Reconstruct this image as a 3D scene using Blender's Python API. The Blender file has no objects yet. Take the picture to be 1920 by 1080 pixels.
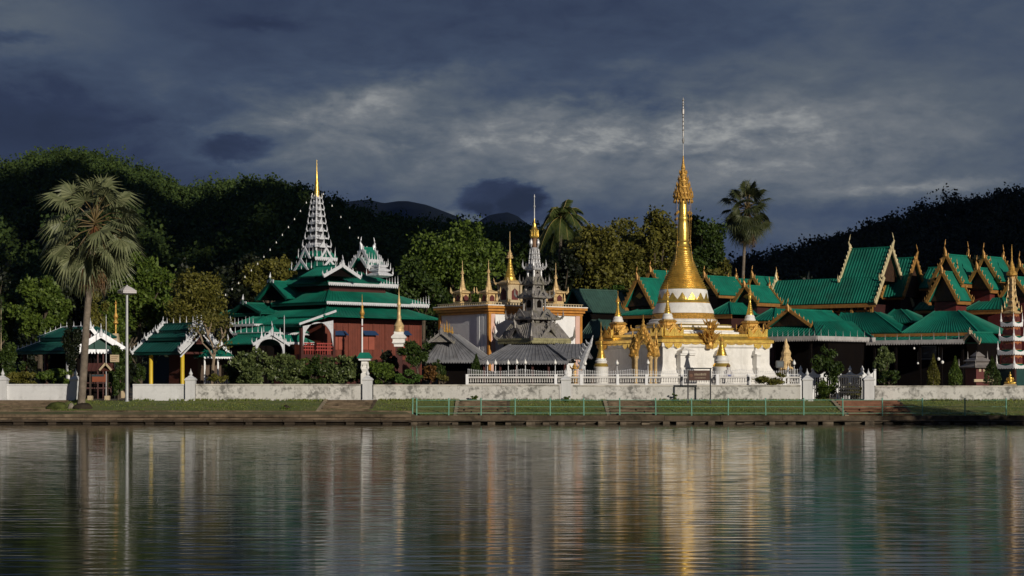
import bpy, math, random
import numpy as np
from mathutils import Vector, Matrix

SC = bpy.context.scene
COL = SC.collection
R = math.radians
random.seed(11)
RG = np.random.default_rng(11)

# ------------------------------------------------------------------ camera
F_PX, HZ, CAM_H = 3600.0, 715.0, 2.8           # focal length in photo pixels, eye level row, eye height
cam_d = bpy.data.cameras.new('camera')
cam = bpy.data.objects.new('camera', cam_d)
COL.objects.link(cam)
cam.location = (0, 0, CAM_H)
cam.rotation_euler = (R(90), 0, 0)
cam_d.sensor_width = 36.0
cam_d.lens = 36.0 * F_PX / 1920.0
cam_d.shift_y = (HZ - 540.0) / 1920.0
cam_d.clip_start, cam_d.clip_end = 0.5, 30000.0
SC.camera = cam

# ------------------------------------------------------------------ light
SUN_AZ, SUN_EL = 32.0, 15.5                      # degrees to the right of straight behind the camera, above the horizon
to_sun = Vector((math.sin(R(SUN_AZ)) * math.cos(R(SUN_EL)), -math.cos(R(SUN_AZ)) * math.cos(R(SUN_EL)), math.sin(R(SUN_EL))))
sun_d = bpy.data.lights.new('sun', 'SUN')
sun_d.energy = 3.3
sun_d.angle = R(0.55)
sun_d.color = (1.0, 0.915, 0.785)
sun = bpy.data.objects.new('sun', sun_d)
sun.rotation_euler = to_sun.to_track_quat('Z', 'Y').to_euler()
sun.location = (60, -120, 80)
COL.objects.link(sun)

SC.view_settings.view_transform = 'Standard'
SC.view_settings.look = 'None'
SC.view_settings.exposure = 0.0
SC.view_settings.gamma = 1.0
SC.view_settings.use_curve_mapping = False
SC.cycles.max_bounces = 6
SC.cycles.transparent_max_bounces = 6


def lin(r, g, b):
    f = lambda c: (c / 255.0 / 12.92) if c <= 10 else (((c / 255.0) + 0.055) / 1.055) ** 2.4
    return (f(r), f(g), f(b), 1.0)


# ------------------------------------------------------------------ node helper
class NT:
    def __init__(s, tree):
        s.t = tree
        s.t.nodes.clear()

    def n(s, typ, **kw):
        nd = s.t.nodes.new(typ)
        for k, v in kw.items():
            setattr(nd, k, v)
        return nd

    def put(s, sock, v):
        if hasattr(v, 'is_output') or isinstance(v, bpy.types.NodeSocket):
            s.t.links.new(v, sock)
        else:
            sock.default_value = v

    def math(s, op, a, b=0.0, c=None, clamp=False):
        nd = s.n('ShaderNodeMath', operation=op, use_clamp=clamp)
        s.put(nd.inputs[0], a)
        s.put(nd.inputs[1], b)
        if c is not None:
            s.put(nd.inputs[2], c)
        return nd.outputs[0]

    def noise(s, vec, scale, detail=4.0, rough=0.55, dist=0.0):
        nd = s.n('ShaderNodeTexNoise')
        if vec is not None:
            s.put(nd.inputs['Vector'], vec)
        s.put(nd.inputs['Scale'], scale)
        s.put(nd.inputs['Detail'], detail)
        s.put(nd.inputs['Roughness'], rough)
        s.put(nd.inputs['Distortion'], dist)
        return nd.outputs['Fac']

    def ramp(s, fac, stops):
        nd = s.n('ShaderNodeValToRGB')
        s.put(nd.inputs[0], fac)
        e = nd.color_ramp.elements
        while len(e) < len(stops):
            e.new(0.5)
        for i, (p, c) in enumerate(stops):
            e[i].position = p
            e[i].color = c if len(c) == 4 else (*c, 1.0)
        return nd.outputs[0]

    def mix(s, f, a, b, blend='MIX'):
        nd = s.n('ShaderNodeMix', data_type='RGBA', blend_type=blend)
        s.put(nd.inputs[0], f)
        s.put(nd.inputs[6], a)
        s.put(nd.inputs[7], b)
        return nd.outputs[2]

    def mapping(s, vec, scale=(1, 1, 1), rot=(0, 0, 0)):
        nd = s.n('ShaderNodeMapping')
        s.put(nd.inputs['Vector'], vec)
        nd.inputs['Scale'].default_value = scale
        nd.inputs['Rotation'].default_value = rot
        return nd.outputs[0]


# ------------------------------------------------------------------ world: storm sky over a Nishita base
def az_el(px, py):
    a = math.atan((px - 960) / F_PX)
    return math.degrees(a), math.degrees(math.atan((HZ - py) / F_PX * math.cos(a)))


def make_world():
    w = bpy.data.worlds.new('World')
    SC.world = w
    w.use_nodes = True
    t = NT(w.node_tree)
    out = t.n('ShaderNodeOutputWorld')
    bg = t.n('ShaderNodeBackground')
    bg.inputs['Strength'].default_value = 0.1
    t.t.links.new(bg.outputs[0], out.inputs[0])
    sky = t.n('ShaderNodeTexSky', sky_type='NISHITA')
    sky.sun_disc = False
    sky.sun_elevation = R(SUN_EL)
    sky.sun_rotation = R(180.0 - SUN_AZ)
    tc = t.n('ShaderNodeTexCoord')
    sep = t.n('ShaderNodeSeparateXYZ')
    t.t.links.new(tc.outputs['Generated'], sep.inputs[0])
    x, y, z = sep.outputs
    deg = 57.29578
    az = t.math('MULTIPLY', t.math('ARCTAN2', x, y), deg)
    el = t.math('MULTIPLY', t.math('ARCSINE', z), deg)
    com = t.n('ShaderNodeCombineXYZ')
    t.put(com.inputs[0], az)
    t.put(com.inputs[1], t.math('MULTIPLY', el, 2.3))
    base = com.outputs[0]
    n_big = t.noise(base, 0.16, 5.0, 0.55, 0.6)
    n_mid = t.noise(base, 0.42, 7.0, 0.60, 0.4)
    n_fine = t.noise(base, 1.3, 6.0, 0.6, 0.2)
    wx = t.math('MULTIPLY', t.math('SUBTRACT', n_mid, 0.5), 3.4)
    wy = t.math('MULTIPLY', t.math('SUBTRACT', t.noise(base, 0.55, 6.0, 0.6), 0.5), 1.9)
    az2, el2 = t.math('ADD', az, wx), t.math('ADD', el, wy)
    wx3 = t.math('ADD', az, t.math('MULTIPLY', t.math('SUBTRACT', n_fine, 0.5), 0.75))
    wy3 = t.math('ADD', el, t.math('MULTIPLY', t.math('SUBTRACT', t.noise(base, 1.6, 5.0, 0.6), 0.5), 0.55))

    wisp = t.math('ADD', -0.25, t.math('ADD', t.math('MULTIPLY', n_mid, 1.6), t.math('MULTIPLY', n_fine, 0.9)))

    def blob(px, py, rx, ry, amp, soft=1.0, tilt=0.0, fine=False, tex=0):
        a0, e0 = az_el(px, py)
        ra, re = math.degrees(rx / F_PX), math.degrees(ry / F_PX)
        A, E = (wx3, wy3) if fine else (az2, el2)
        da, de = t.math('SUBTRACT', A, a0), t.math('SUBTRACT', E, e0)
        if tilt:
            de = t.math('SUBTRACT', de, t.math('MULTIPLY', da, tilt))
        da, de = t.math('DIVIDE', da, ra), t.math('DIVIDE', de, re)
        d2 = t.math('ADD', t.math('MULTIPLY', da, da), t.math('MULTIPLY', de, de))
        if soft < 1.0:
            mr = t.n('ShaderNodeMapRange', interpolation_type='SMOOTHSTEP')
            t.put(mr.inputs[0], d2)
            mr.inputs[1].default_value, mr.inputs[2].default_value = 1.0 - soft, 1.0 + soft
            mr.inputs[3].default_value, mr.inputs[4].default_value = 1.0, 0.0
            g = mr.outputs[0]
        else:
            g = t.math('POWER', 2.71828, t.math('MULTIPLY', d2, -1.0))
        g = t.math('MULTIPLY', g, amp)
        return t.math('MULTIPLY', g, wisp) if tex else g

    f = t.math('ADD', 0.385, t.math('MULTIPLY', t.math('SUBTRACT', n_big, 0.5), 0.30))
    f = t.math('ADD', f, t.math('MULTIPLY', t.math('SUBTRACT', n_mid, 0.5), 0.26))
    f = t.math('ADD', f, t.math('MULTIPLY', t.math('SUBTRACT', n_fine, 0.5), 0.08))
    for b in BLOBS:
        f = t.math('ADD', f, blob(*b[0], **b[1]))
    colr = t.ramp(f, [(0.0, lin(30, 37, 56)), (0.22, lin(44, 53, 77)), (0.42, lin(64, 76, 97)),
                      (0.62, lin(88, 97, 108)), (0.82, lin(116, 121, 126)), (1.0, lin(156, 158, 157))])
    vm = t.n('ShaderNodeVectorMath', operation='SCALE')
    t.put(vm.inputs[0], colr)
    vm.inputs['Scale'].default_value = 9.6
    c = t.mix(0.985, sky.outputs[0], vm.outputs[0])
    t.put(bg.inputs['Color'], c)


BLOBS = [
    ((1150, 262, 560, 80, 0.26), dict(tex=1)),
    ((1050, 255, 330, 50, 0.10), dict(tex=1)),
    ((1400, 235, 240, 40, 0.10), dict(tex=1)),
    ((740, 175, 170, 34, 0.17), dict(tilt=0.22, tex=1)),
    ((640, 225, 260, 70, 0.20), dict(tilt=0.10, tex=1)),
    ((1080, 178, 230, 22, -0.10), dict(tilt=-0.05)),
    ((1560, 300, 480, 120, 0.16), dict(tex=1)),
    ((1000, 345, 620, 55, 0.15), {}),
    ((1720, 352, 210, 11, 0.24), dict(tilt=0.05, fine=True)),
    ((1640, 395, 420, 22, -0.10), dict(fine=True)),
    ((1600, 445, 420, 40, 0.05), {}),
    ((40, 40, 170, 80, 0.26), {}),
    ((60, 245, 360, 110, -0.27), dict(tilt=-0.22)),
    ((800, 30, 800, 90, -0.09), {}),
    ((1750, 110, 500, 180, 0.15), {}),
    ((440, 277, 64, 25, -0.27), dict(soft=0.75, fine=True)),
    ((490, 44, 80, 11, -0.14), dict(fine=True)),
    ((30, 68, 60, 12, -0.22), dict(fine=True)),
    ((940, 372, 82, 36, -0.40), dict(soft=0.4, fine=True)),
    ((985, 395, 45, 40, -0.20), dict(soft=0.6, fine=True)),
    ((880, 392, 40, 16, -0.12), dict(soft=0.6, fine=True)),
    ((850, 408, 60, 12, 0.22), dict(fine=True)),
    ((1005, 432, 40, 12, 0.20), dict(fine=True)),
    ((1330, 296, 70, 8, -0.15), dict(fine=True)),
    ((1450, 250, 80, 12, -0.15), dict(fine=True)),
    ((1190, 120, 60, 10, 0.10), dict(fine=True)),
]
make_world()


# ------------------------------------------------------------------ pixel <-> world helpers
def PX(px, Y):
    return (px - 960.0) / F_PX * Y


def PZ(py, Y):
    return CAM_H + (HZ - py) / F_PX * Y


# ------------------------------------------------------------------ materials
MATS = {}


def mat(name, col, rough=0.6, metal=0.0, var=0.18, vscale=1.2, bump=0.0, bscale=8.0, spec=0.5, dirt=None, island=0.0, streak=None):
    """col: linear rgb; var: value variation by noise; dirt=(rgb, amount, scale); streak adds vertical run-off stains."""
    if name in MATS:
        return MATS[name]
    m = bpy.data.materials.new(name)
    m.use_nodes = True
    t = NT(m.node_tree)
    out = t.n('ShaderNodeOutputMaterial')
    p = t.n('ShaderNodeBsdfPrincipled')
    t.t.links.new(p.outputs[0], out.inputs[0])
    tc = t.n('ShaderNodeTexCoord').outputs['Object']
    c = (*col[:3], 1.0)
    n1 = t.noise(tc, vscale, 6.0, 0.6)
    lo = tuple(max(0, v * (1 - var)) for v in col[:3]) + (1,)
    hi = tuple(min(1, v * (1 + var)) for v in col[:3]) + (1,)
    cc = t.ramp(n1, [(0.3, lo), (0.7, hi)])
    if island:
        geo = t.n('ShaderNodeNewGeometry')
        r = geo.outputs['Random Per Island']
        k = t.math('ADD', 1.0 - island, t.math('MULTIPLY', r, 2 * island))
        vm = t.n('ShaderNodeVectorMath', operation='SCALE')
        t.put(vm.inputs[0], cc)
        t.put(vm.inputs['Scale'], k)
        cc = vm.outputs[0]
    if dirt:
        dc, amt, ds = dirt
        d = t.noise(tc, ds, 8.0, 0.65, 0.3)
        d = t.math('ADD', t.math('MULTIPLY', d, 0.62), t.math('MULTIPLY', t.noise(tc, ds * 0.22, 3.0, 0.5), 0.40))
        mask = t.ramp(d, [(0.50, (0, 0, 0, 1)), (0.62, (1, 1, 1, 1))])
        cc = t.mix(t.math('MULTIPLY', mask, amt), cc, (*dc[:3], 1.0))
    if streak:
        dc, amt, ds = streak
        v = t.mapping(tc, (ds, ds, ds * 0.12))
        d = t.noise(v, 1.0, 6.0, 0.6)
        mask = t.ramp(d, [(0.5, (0, 0, 0, 1)), (0.72, (1, 1, 1, 1))])
        cc = t.mix(t.math('MULTIPLY', mask, amt), cc, (*dc[:3], 1.0))
    t.put(p.inputs['Base Color'], cc)
    p.inputs['Roughness'].default_value = rough
    p.inputs['Metallic'].default_value = metal
    p.inputs['Specular IOR Level'].default_value = spec if rough < 0.85 else 0.08
    if bump:
        b = t.n('ShaderNodeBump')
        b.inputs['Strength'].default_value = bump
        b.inputs['Distance'].default_value = 0.05
        t.put(b.inputs['Height'], t.noise(tc, bscale, 5.0, 0.6))
        t.t.links.new(b.outputs[0], p.inputs['Normal'])
    MATS[name] = m
    return m


def leaf_mat(name, col, col2, trans=0.25, rough=0.55):
    if name in MATS:
        return MATS[name]
    m = bpy.data.materials.new(name)
    m.use_nodes = True
    t = NT(m.node_tree)
    out = t.n('ShaderNodeOutputMaterial')
    p = t.n('ShaderNodeBsdfPrincipled')
    tr = t.n('ShaderNodeBsdfTranslucent')
    mx = t.n('ShaderNodeMixShader')
    mx.inputs[0].default_value = trans
    geo = t.n('ShaderNodeNewGeometry')
    tc = t.n('ShaderNodeTexCoord').outputs['Object']
    k = t.math('ADD', t.math('MULTIPLY', geo.outputs['Random Per Island'], 0.6), t.math('MULTIPLY', t.noise(tc, 0.6, 4.0), 0.5))
    c = t.ramp(k, [(0.15, (*col, 1)), (0.9, (*col2, 1))])
    t.put(p.inputs['Base Color'], c)
    p.inputs['Roughness'].default_value = rough
    p.inputs['Specular IOR Level'].default_value = 0.3
    t.put(tr.inputs['Color'], c)
    t.t.links.new(p.outputs[0], mx.inputs[1])
    t.t.links.new(tr.outputs[0], mx.inputs[2])
    t.t.links.new(mx.outputs[0], out.inputs[0])
    MATS[name] = m
    return m


M_WHITE = mat('white_lime_wash', (0.80, 0.78, 0.74), 0.75, var=0.07, vscale=0.9, bump=0.15, dirt=((0.45, 0.43, 0.38), 0.35, 1.7), streak=((0.40, 0.38, 0.34), 0.4, 1.6))
M_CLEAN = mat('white_paint', (0.82, 0.82, 0.82), 0.6, var=0.05, vscale=2.0, streak=((0.55, 0.55, 0.55), 0.3, 1.2))
M_WALLP = mat('aged_white_paint', (0.62, 0.62, 0.62), 0.75, var=0.08, vscale=1.2, bump=0.15, dirt=((0.30, 0.30, 0.29), 0.35, 2.2), streak=((0.36, 0.36, 0.35), 0.4, 1.0))
M_STAIN = mat('stained_plaster', (0.56, 0.545, 0.51), 0.85, var=0.12, vscale=0.8, bump=0.3, dirt=((0.10, 0.098, 0.088), 0.8, 3.2), streak=((0.36, 0.34, 0.30), 0.45, 1.1))
M_TRIM = mat('silver_white_trim', (0.66, 0.67, 0.70), 0.45, metal=0.15, var=0.16, vscale=6.0)
M_GREEN = mat('green_roof_metal', (0.004, 0.138, 0.090), 0.62, var=0.3, vscale=0.55, spec=0.25, dirt=((0.018, 0.066, 0.046), 0.4, 0.8), streak=((0.003, 0.07, 0.048), 0.5, 0.9))
M_GREEN2 = mat('teal_roof_metal', (0.005, 0.158, 0.104), 0.62, var=0.26, vscale=0.6, spec=0.25, dirt=((0.02, 0.075, 0.052), 0.5, 0.9), streak=((0.003, 0.085, 0.06), 0.5, 1.1))
M_GSHADE = mat('shaded_green_roof', (0.004, 0.066, 0.052), 0.62, var=0.25, vscale=0.8, spec=0.25, dirt=((0.012, 0.035, 0.03), 0.5, 0.9))  # green roof colour darkened for slopes turned away from the sun
M_GDARK = mat('dark_green_roof', (0.003, 0.05, 0.036), 0.55, var=0.2, vscale=0.9, spec=0.3)
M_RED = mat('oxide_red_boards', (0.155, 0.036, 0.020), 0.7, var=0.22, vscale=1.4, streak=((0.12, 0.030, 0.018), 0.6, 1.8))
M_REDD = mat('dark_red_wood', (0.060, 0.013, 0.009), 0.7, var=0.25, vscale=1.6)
M_DARK = mat('interior_shade', (0.005, 0.0035, 0.003), 0.9, var=0.3)  # near-black colour stands in for shade inside verandahs, halls and niches
M_GOLD = mat('gold_leaf_paint', (0.86, 0.56, 0.125), 0.33, metal=0.78, var=0.25, vscale=2.6, bump=0.3, bscale=9.0, dirt=((0.45, 0.26, 0.06), 0.35, 1.6))
M_GOLDO = mat('old_gold_carving', (0.56, 0.32, 0.07), 0.45, metal=0.4, var=0.5, vscale=7.0, bump=0.6, bscale=14.0)
M_PALEG = mat('pale_gold_plaster', (0.62, 0.44, 0.21), 0.5, metal=0.2, var=0.28, vscale=5.0, bump=0.4, bscale=12.0)
M_ORANGE = mat('orange_gold_cornice', (0.55, 0.24, 0.045), 0.5, metal=0.2, var=0.2, vscale=3.0)
M_ZINC = mat('weathered_zinc_roof', (0.19, 0.19, 0.20), 0.6, metal=0.15, var=0.3, vscale=1.1, streak=((0.09, 0.08, 0.075), 0.6, 1.5))
M_MONDOP = mat('aged_zinc_fretwork', (0.235, 0.218, 0.205), 0.5, metal=0.25, var=0.35, vscale=3.5, bump=0.5, bscale=10.0, dirt=((0.16, 0.15, 0.05), 0.35, 1.7))
M_SILVER = mat('bright_silver_fretwork', (0.52, 0.52, 0.53), 0.4, metal=0.35, var=0.3, vscale=7.0, bump=0.5, bscale=12.0)
M_STEELP = mat('galvanised_pole', (0.45, 0.46, 0.47), 0.5, metal=0.3, var=0.12, vscale=1.0)
M_RAIL = mat('pale_green_rail_paint', (0.13, 0.31, 0.22), 0.55, var=0.25, vscale=2.0)
M_IRON = mat('black_iron', (0.02, 0.02, 0.022), 0.5, var=0.2)
M_STEP = mat('stone_steps', (0.155, 0.115, 0.076), 0.9, var=0.4, vscale=1.5, bump=0.6, bscale=6.0, dirt=((0.045, 0.034, 0.022), 0.8, 1.1))
M_CONC = mat('weathered_concrete', (0.24, 0.21, 0.17), 0.9, var=0.35, vscale=1.6, bump=0.5, bscale=7.0, dirt=((0.06, 0.05, 0.04), 0.7, 1.3))
M_EDGE = mat('pale_stair_edge', (0.36, 0.29, 0.19), 0.9, var=0.25, vscale=2.0, bump=0.3)
M_BARK = mat('palm_bark', (0.17, 0.14, 0.11), 0.9, var=0.35, vscale=3.0, bump=0.7, bscale=9.0)
M_BARK2 = mat('tree_bark', (0.10, 0.080, 0.058), 0.9, var=0.35, vscale=3.0, bump=0.6)
M_BROWN = mat('brown_sign_board', (0.075, 0.034, 0.022), 0.6, var=0.2)
M_BRROOF = mat('brown_tin_roof', (0.085, 0.028, 0.020), 0.6, var=0.2)
M_YELLOW = mat('yellow_column_paint', (0.66, 0.46, 0.03), 0.5, var=0.12)
M_PAVE = mat('compound_paving', (0.20, 0.17, 0.13), 0.9, var=0.25, vscale=0.7)
M_BRICK = mat('brick_planter', (0.30, 0.16, 0.10), 0.85, var=0.3, vscale=4.0)
M_BLUE = mat('blue_window_awning', (0.02, 0.06, 0.15), 0.5, var=0.15)
M_CREAM = mat('cream_wood_trim', (0.48, 0.38, 0.24), 0.6, var=0.15)
M_BULB = mat('white_glass_globe', (0.85, 0.83, 0.78), 0.3, var=0.03)
M_EAVE = mat('shaded_white_eave', (0.42, 0.40, 0.39), 0.7, var=0.2, vscale=2.0)  # white eaves with the shade of their left-facing side greyed into the colour
M_PINK = mat('pink_plaster_pilaster', (0.66, 0.43, 0.36), 0.7, var=0.1)


# ------------------------------------------------------------------ mesh builder
class MB:
    def __init__(s):
        s.v, s.f, s.M = [], [], Matrix()

    def at(s, M):
        s.M = M
        return s

    def add(s, vs, fs):
        o = len(s.v)
        M = s.M
        s.v += [tuple(M @ Vector(v)) for v in vs]
        s.f += [tuple(i + o for i in f) for f in fs]
        return s

    def box(s, x0, x1, y0, y1, z0, z1):
        vs = [(x0, y0, z0), (x1, y0, z0), (x1, y1, z0), (x0, y1, z0), (x0, y0, z1), (x1, y0, z1), (x1, y1, z1), (x0, y1, z1)]
        return s.add(vs, [(3, 2, 1, 0), (4, 5, 6, 7), (0, 1, 5, 4), (1, 2, 6, 5), (2, 3, 7, 6), (3, 0, 4, 7)])

    def cbox(s, x, y, z, sx, sy, sz):
        """box standing on z"""
        return s.box(x - sx / 2, x + sx / 2, y - sy / 2, y + sy / 2, z, z + sz)

    def beam(s, a, b, w, h):
        """bar of section w x h from a to b; its top edge stays upright"""
        a, b = Vector(a), Vector(b)
        d = (b - a).normalized()
        up = Vector((0, 0, 1)) if abs(d.z) < 0.98 else Vector((0, 1, 0))
        sd = d.cross(up).normalized() * w / 2
        u = sd.cross(d).normalized() * h / 2
        vs = [p + i * sd + j * u for p in (a, b) for i, j in ((-1, -1), (1, -1), (1, 1), (-1, 1))]
        return s.add(vs, [(3, 2, 1, 0), (4, 5, 6, 7), (0, 1, 5, 4), (1, 2, 6, 5), (2, 3, 7, 6), (3, 0, 4, 7)])

    def slab(s, a, b, c, d, t):
        a, b, c, d = map(Vector, (a, b, c, d))
        n = (c - a).cross(d - b).normalized() * t
        vs = [a, b, c, d, a - n, b - n, c - n, d - n]
        return s.add(vs, [(0, 1, 2, 3), (7, 6, 5, 4), (0, 4, 5, 1), (1, 5, 6, 2), (2, 6, 7, 3), (3, 7, 4, 0)])

    def ribs(s, a, b, c, d, pitch=0.28, h=0.035, t=0.08):
        """corrugated roof sheet; a-b eave, d-c ridge; seen from outside a,b,c,d run counter-clockwise"""
        a, b, c, d = map(Vector, (a, b, c, d))
        n = (c - a).cross(d - b).normalized()
        L = max((b - a).length, (c - d).length)
        k = max(2, int(L / pitch))
        us, hs = [], []
        for i in range(k):
            for fr, hh in ((0.0, 0), (0.58, 0), (0.68, h), (0.90, h)):
                us.append((i + fr) / k)
                hs.append(hh)
        us.append(1.0)
        hs.append(0)
        vs, fs = [], []
        for u, hh in zip(us, hs):
            vs.append(a.lerp(b, u) + n * hh)
            vs.append(d.lerp(c, u) + n * hh)
        for i in range(len(us) - 1):
            fs.append((2 * i, 2 * i + 2, 2 * i + 3, 2 * i + 1))
        o = len(vs)
        vs += [a - n * t, b - n * t, c - n * t, d - n * t]
        e = 2 * (len(us) - 1)
        fs += [(o + 3, o + 2, o + 1, o), (0, o, o + 1, e), (e, o + 1, o + 2, e + 1), (e + 1, o + 2, o + 3, 1), (1, o + 3, o, 0)]
        return s.add(vs, fs)

    def lathe(s, prof, n=20, c=(0, 0, 0), rot=0.0):
        vs, fs = [], []
        for r, z in prof:
            for i in range(n):
                a = rot + 2 * math.pi * i / n
                vs.append((c[0] + r * math.cos(a), c[1] + r * math.sin(a), c[2] + z))
        for j in range(len(prof) - 1):
            for i in range(n):
                k = (i + 1) % n
                fs.append((j * n + i, j * n + k, (j + 1) * n + k, (j + 1) * n + i))
        fs.append(tuple(range(n - 1, -1, -1)))
        fs.append(tuple((len(prof) - 1) * n + i for i in range(n)))
        return s.add(vs, fs)

    def sq(s, prof, c=(0, 0, 0)):
        """square-plan lathe: prof of (half side, z)"""
        return s.lathe([(r * 1.41421, z) for r, z in prof], 4, c, math.pi / 4)

    def redent(s, prof, c=(0, 0, 0), k=0.72):
        """redented (stepped-corner) square plan: prof of (half side, z)"""
        vs, fs = [], []
        pat = []
        for sx, sy in ((1, 1), (-1, 1), (-1, -1), (1, -1)):
            q = [(1, 0.0), (1, k), (0.5 + k / 2, k), (0.5 + k / 2, 0.5 + k / 2), (k, 0.5 + k / 2), (k, 1)]
            q = q[1:]
            if sx * sy < 0:
                q = q[::-1]
            pat += [(sx * u, sy * w) for u, w in q]
        n = len(pat)
        for r, z in prof:
            vs += [(c[0] + r * u, c[1] + r * w, c[2] + z) for u, w in pat]
        for j in range(len(prof) - 1):
            for i in range(n):
                m = (i + 1) % n
                fs.append((j * n + i, j * n + m, (j + 1) * n + m, (j + 1) * n + i))
        fs.append(tuple(range(n - 1, -1, -1)))
        fs.append(tuple((len(prof) - 1) * n + i for i in range(n)))
        return s.add(vs, fs)

    def tube(s, pts, rad, n=6):
        pts = [Vector(p) for p in pts]
        if not hasattr(rad, '__len__'):
            rad = [rad] * len(pts)
        vs, fs = [], []
        for i, p in enumerate(pts):
            d = (pts[min(i + 1, len(pts) - 1)] - pts[max(i - 1, 0)]).normalized()
            u = d.cross(Vector((0, 0, 1)))
            if u.length < 1e-3:
                u = Vector((1, 0, 0))
            u.normalize()
            w = u.cross(d)
            for k in range(n):
                a = 2 * math.pi * k / n
                vs.append(p + (u * math.cos(a) + w * math.sin(a)) * rad[i])
        for j in range(len(pts) - 1):
            for k in range(n):
                m = (k + 1) % n
                fs.append((j * n + k, j * n + m, (j + 1) * n + m, (j + 1) * n + k))
        fs.append(tuple(range(n - 1, -1, -1)))
        fs.append(tuple((len(pts) - 1) * n + i for i in range(n)))
        return s.add(vs, fs)

    def plate(s, poly, o, u, w, t):
        """flat polygon (a,b) -> o + a*u + b*w, thickness t along u x w"""
        o, u, w = Vector(o), Vector(u), Vector(w)
        nn = u.cross(w).normalized() * t / 2
        n = len(poly)
        vs = [o + a * u + b * w + nn for a, b in poly] + [o + a * u + b * w - nn for a, b in poly]
        fs = [tuple(range(n)), tuple(range(2 * n - 1, n - 1, -1))]
        fs += [(i, i + n, (i + 1) % n + n, (i + 1) % n) for i in range(n)]
        return s.add(vs, fs)

    def valance(s, a, b, h, tooth=0.22, t=0.04, cut=0.45):
        """scalloped eave board hanging from a-b"""
        a, b = Vector(a), Vector(b)
        L = (b - a).length
        u = (b - a).normalized()
        k = max(2, int(L / tooth))
        p = [(0, 0), (0, -h)]
        for i in range(k):
            p += [((i + 0.5) * L / k, -h * (1 - cut)), ((i + 1) * L / k, -h)]
        p += [(L, 0)]
        q = [(0, 0), (0, -h * (1 - cut)), (L, -h * (1 - cut)), (L, 0)]
        s.plate(q, a, u, (0, 0, 1), t)
        for i in range(k):
            x0, x1 = i * L / k, (i + 1) * L / k
            xm = (x0 + x1) / 2
            z0 = -h * (1 - cut)
            s.plate([(x0 + 0.01, z0 + 0.003), (x0 + 0.2 * (x1 - x0), -h * 0.85), (xm, -h), (x1 - 0.2 * (x1 - x0), -h * 0.85), (x1 - 0.01, z0 + 0.003)], a, u, (0, 0, 1), t * 0.8)
        return s

    def spike(s, p, h, r, n=5):
        p = Vector(p)
        return s.lathe([(r * 0.6, 0), (r, h * 0.18), (r * 0.45, h * 0.42), (r * 0.5, h * 0.5), (0.004, h)], n, tuple(p))

    def spikes(s, a, b, n, h, r):
        a, b = Vector(a), Vector(b)
        for i in range(n):
            q = a.lerp(b, (i + 0.5) / n)
            s.spike(q, h * (0.8 + 0.4 * random.random()), r)
        return s

    def build(s, name, m, parent=None, smooth=False, angle=40):
        me = bpy.data.meshes.new(name)
        me.from_pydata(s.v, [], s.f)
        if smooth:
            me.shade_smooth()
            me.set_sharp_from_angle(angle=R(angle))
        me.materials.append(m)
        o = bpy.data.objects.new(name, me)
        COL.objects.link(o)
        if parent is not None:
            o.parent = parent
        return o


def thing(name, label, cat, loc=(0, 0, 0), rz=0.0, group=None):
    o = bpy.data.objects.new(name, None)
    o.empty_display_size = 0.3
    o.location = loc
    o.rotation_euler = (0, 0, rz)
    COL.objects.link(o)
    return tag(o, label, cat, group)


def tag(o, label, cat, group=None):
    o['label'], o['category'] = label, cat
    if group:
        o['group'] = group
    return o


def structure(o):
    o['kind'] = 'structure'
    return o


def dup(o, loc, label=None, rz=None, parent=None, scale=None):
    c = o.copy()
    COL.objects.link(c)
    if parent is not None:
        c.parent = parent
    if loc is not None:
        c.location = loc
    if rz is not None:
        c.rotation_euler = (0, 0, rz)
    if scale is not None:
        c.scale = scale if hasattr(scale, '__len__') else (scale,) * 3
    if label:
        c['label'] = label
    for ch in list(o.children):
        dup(ch, None, parent=c)
    return c


def np_mesh(name, V, m, parent=None):
    """V: (n,4,3) array of quads"""
    n = len(V)
    me = bpy.data.meshes.new(name)
    me.vertices.add(n * 4)
    me.vertices.foreach_set('co', V.reshape(-1).astype(np.float32))
    me.loops.add(n * 4)
    me.loops.foreach_set('vertex_index', np.arange(n * 4, dtype=np.int32))
    me.polygons.add(n)
    me.polygons.foreach_set('loop_start', np.arange(0, n * 4, 4, dtype=np.int32))
    me.update(calc_edges=True)
    me.validate()
    me.materials.append(m)
    o = bpy.data.objects.new(name, me)
    COL.objects.link(o)
    if parent is not None:
        o.parent = parent
    return o


def unit(n):
    v = RG.normal(size=(n, 3))
    return v / np.linalg.norm(v, axis=1, keepdims=True)


def leaf_quads(P, size, aspect=0.6, droop=0.0, out=None):
    """leaf-shaped quads at P, random orientation (optionally leaning along out)"""
    n = len(P)
    a = unit(n)
    if out is not None:
        a = a * 0.9 + out * 0.8
    a[:, 2] -= droop
    a /= np.linalg.norm(a, axis=1, keepdims=True)
    b = np.cross(a, unit(n))
    b /= np.linalg.norm(b, axis=1, keepdims=True) + 1e-9
    s = (size * (0.65 + 0.7 * RG.random(n)))[:, None]
    A, B = a * s * 0.5, b * s * 0.5 * aspect
    return np.stack([P - A, P + B - A * 0.1, P + A, P - B - A * 0.1], axis=1)

# ================================================================== SETTING
WATER_Y = 125.3


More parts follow.
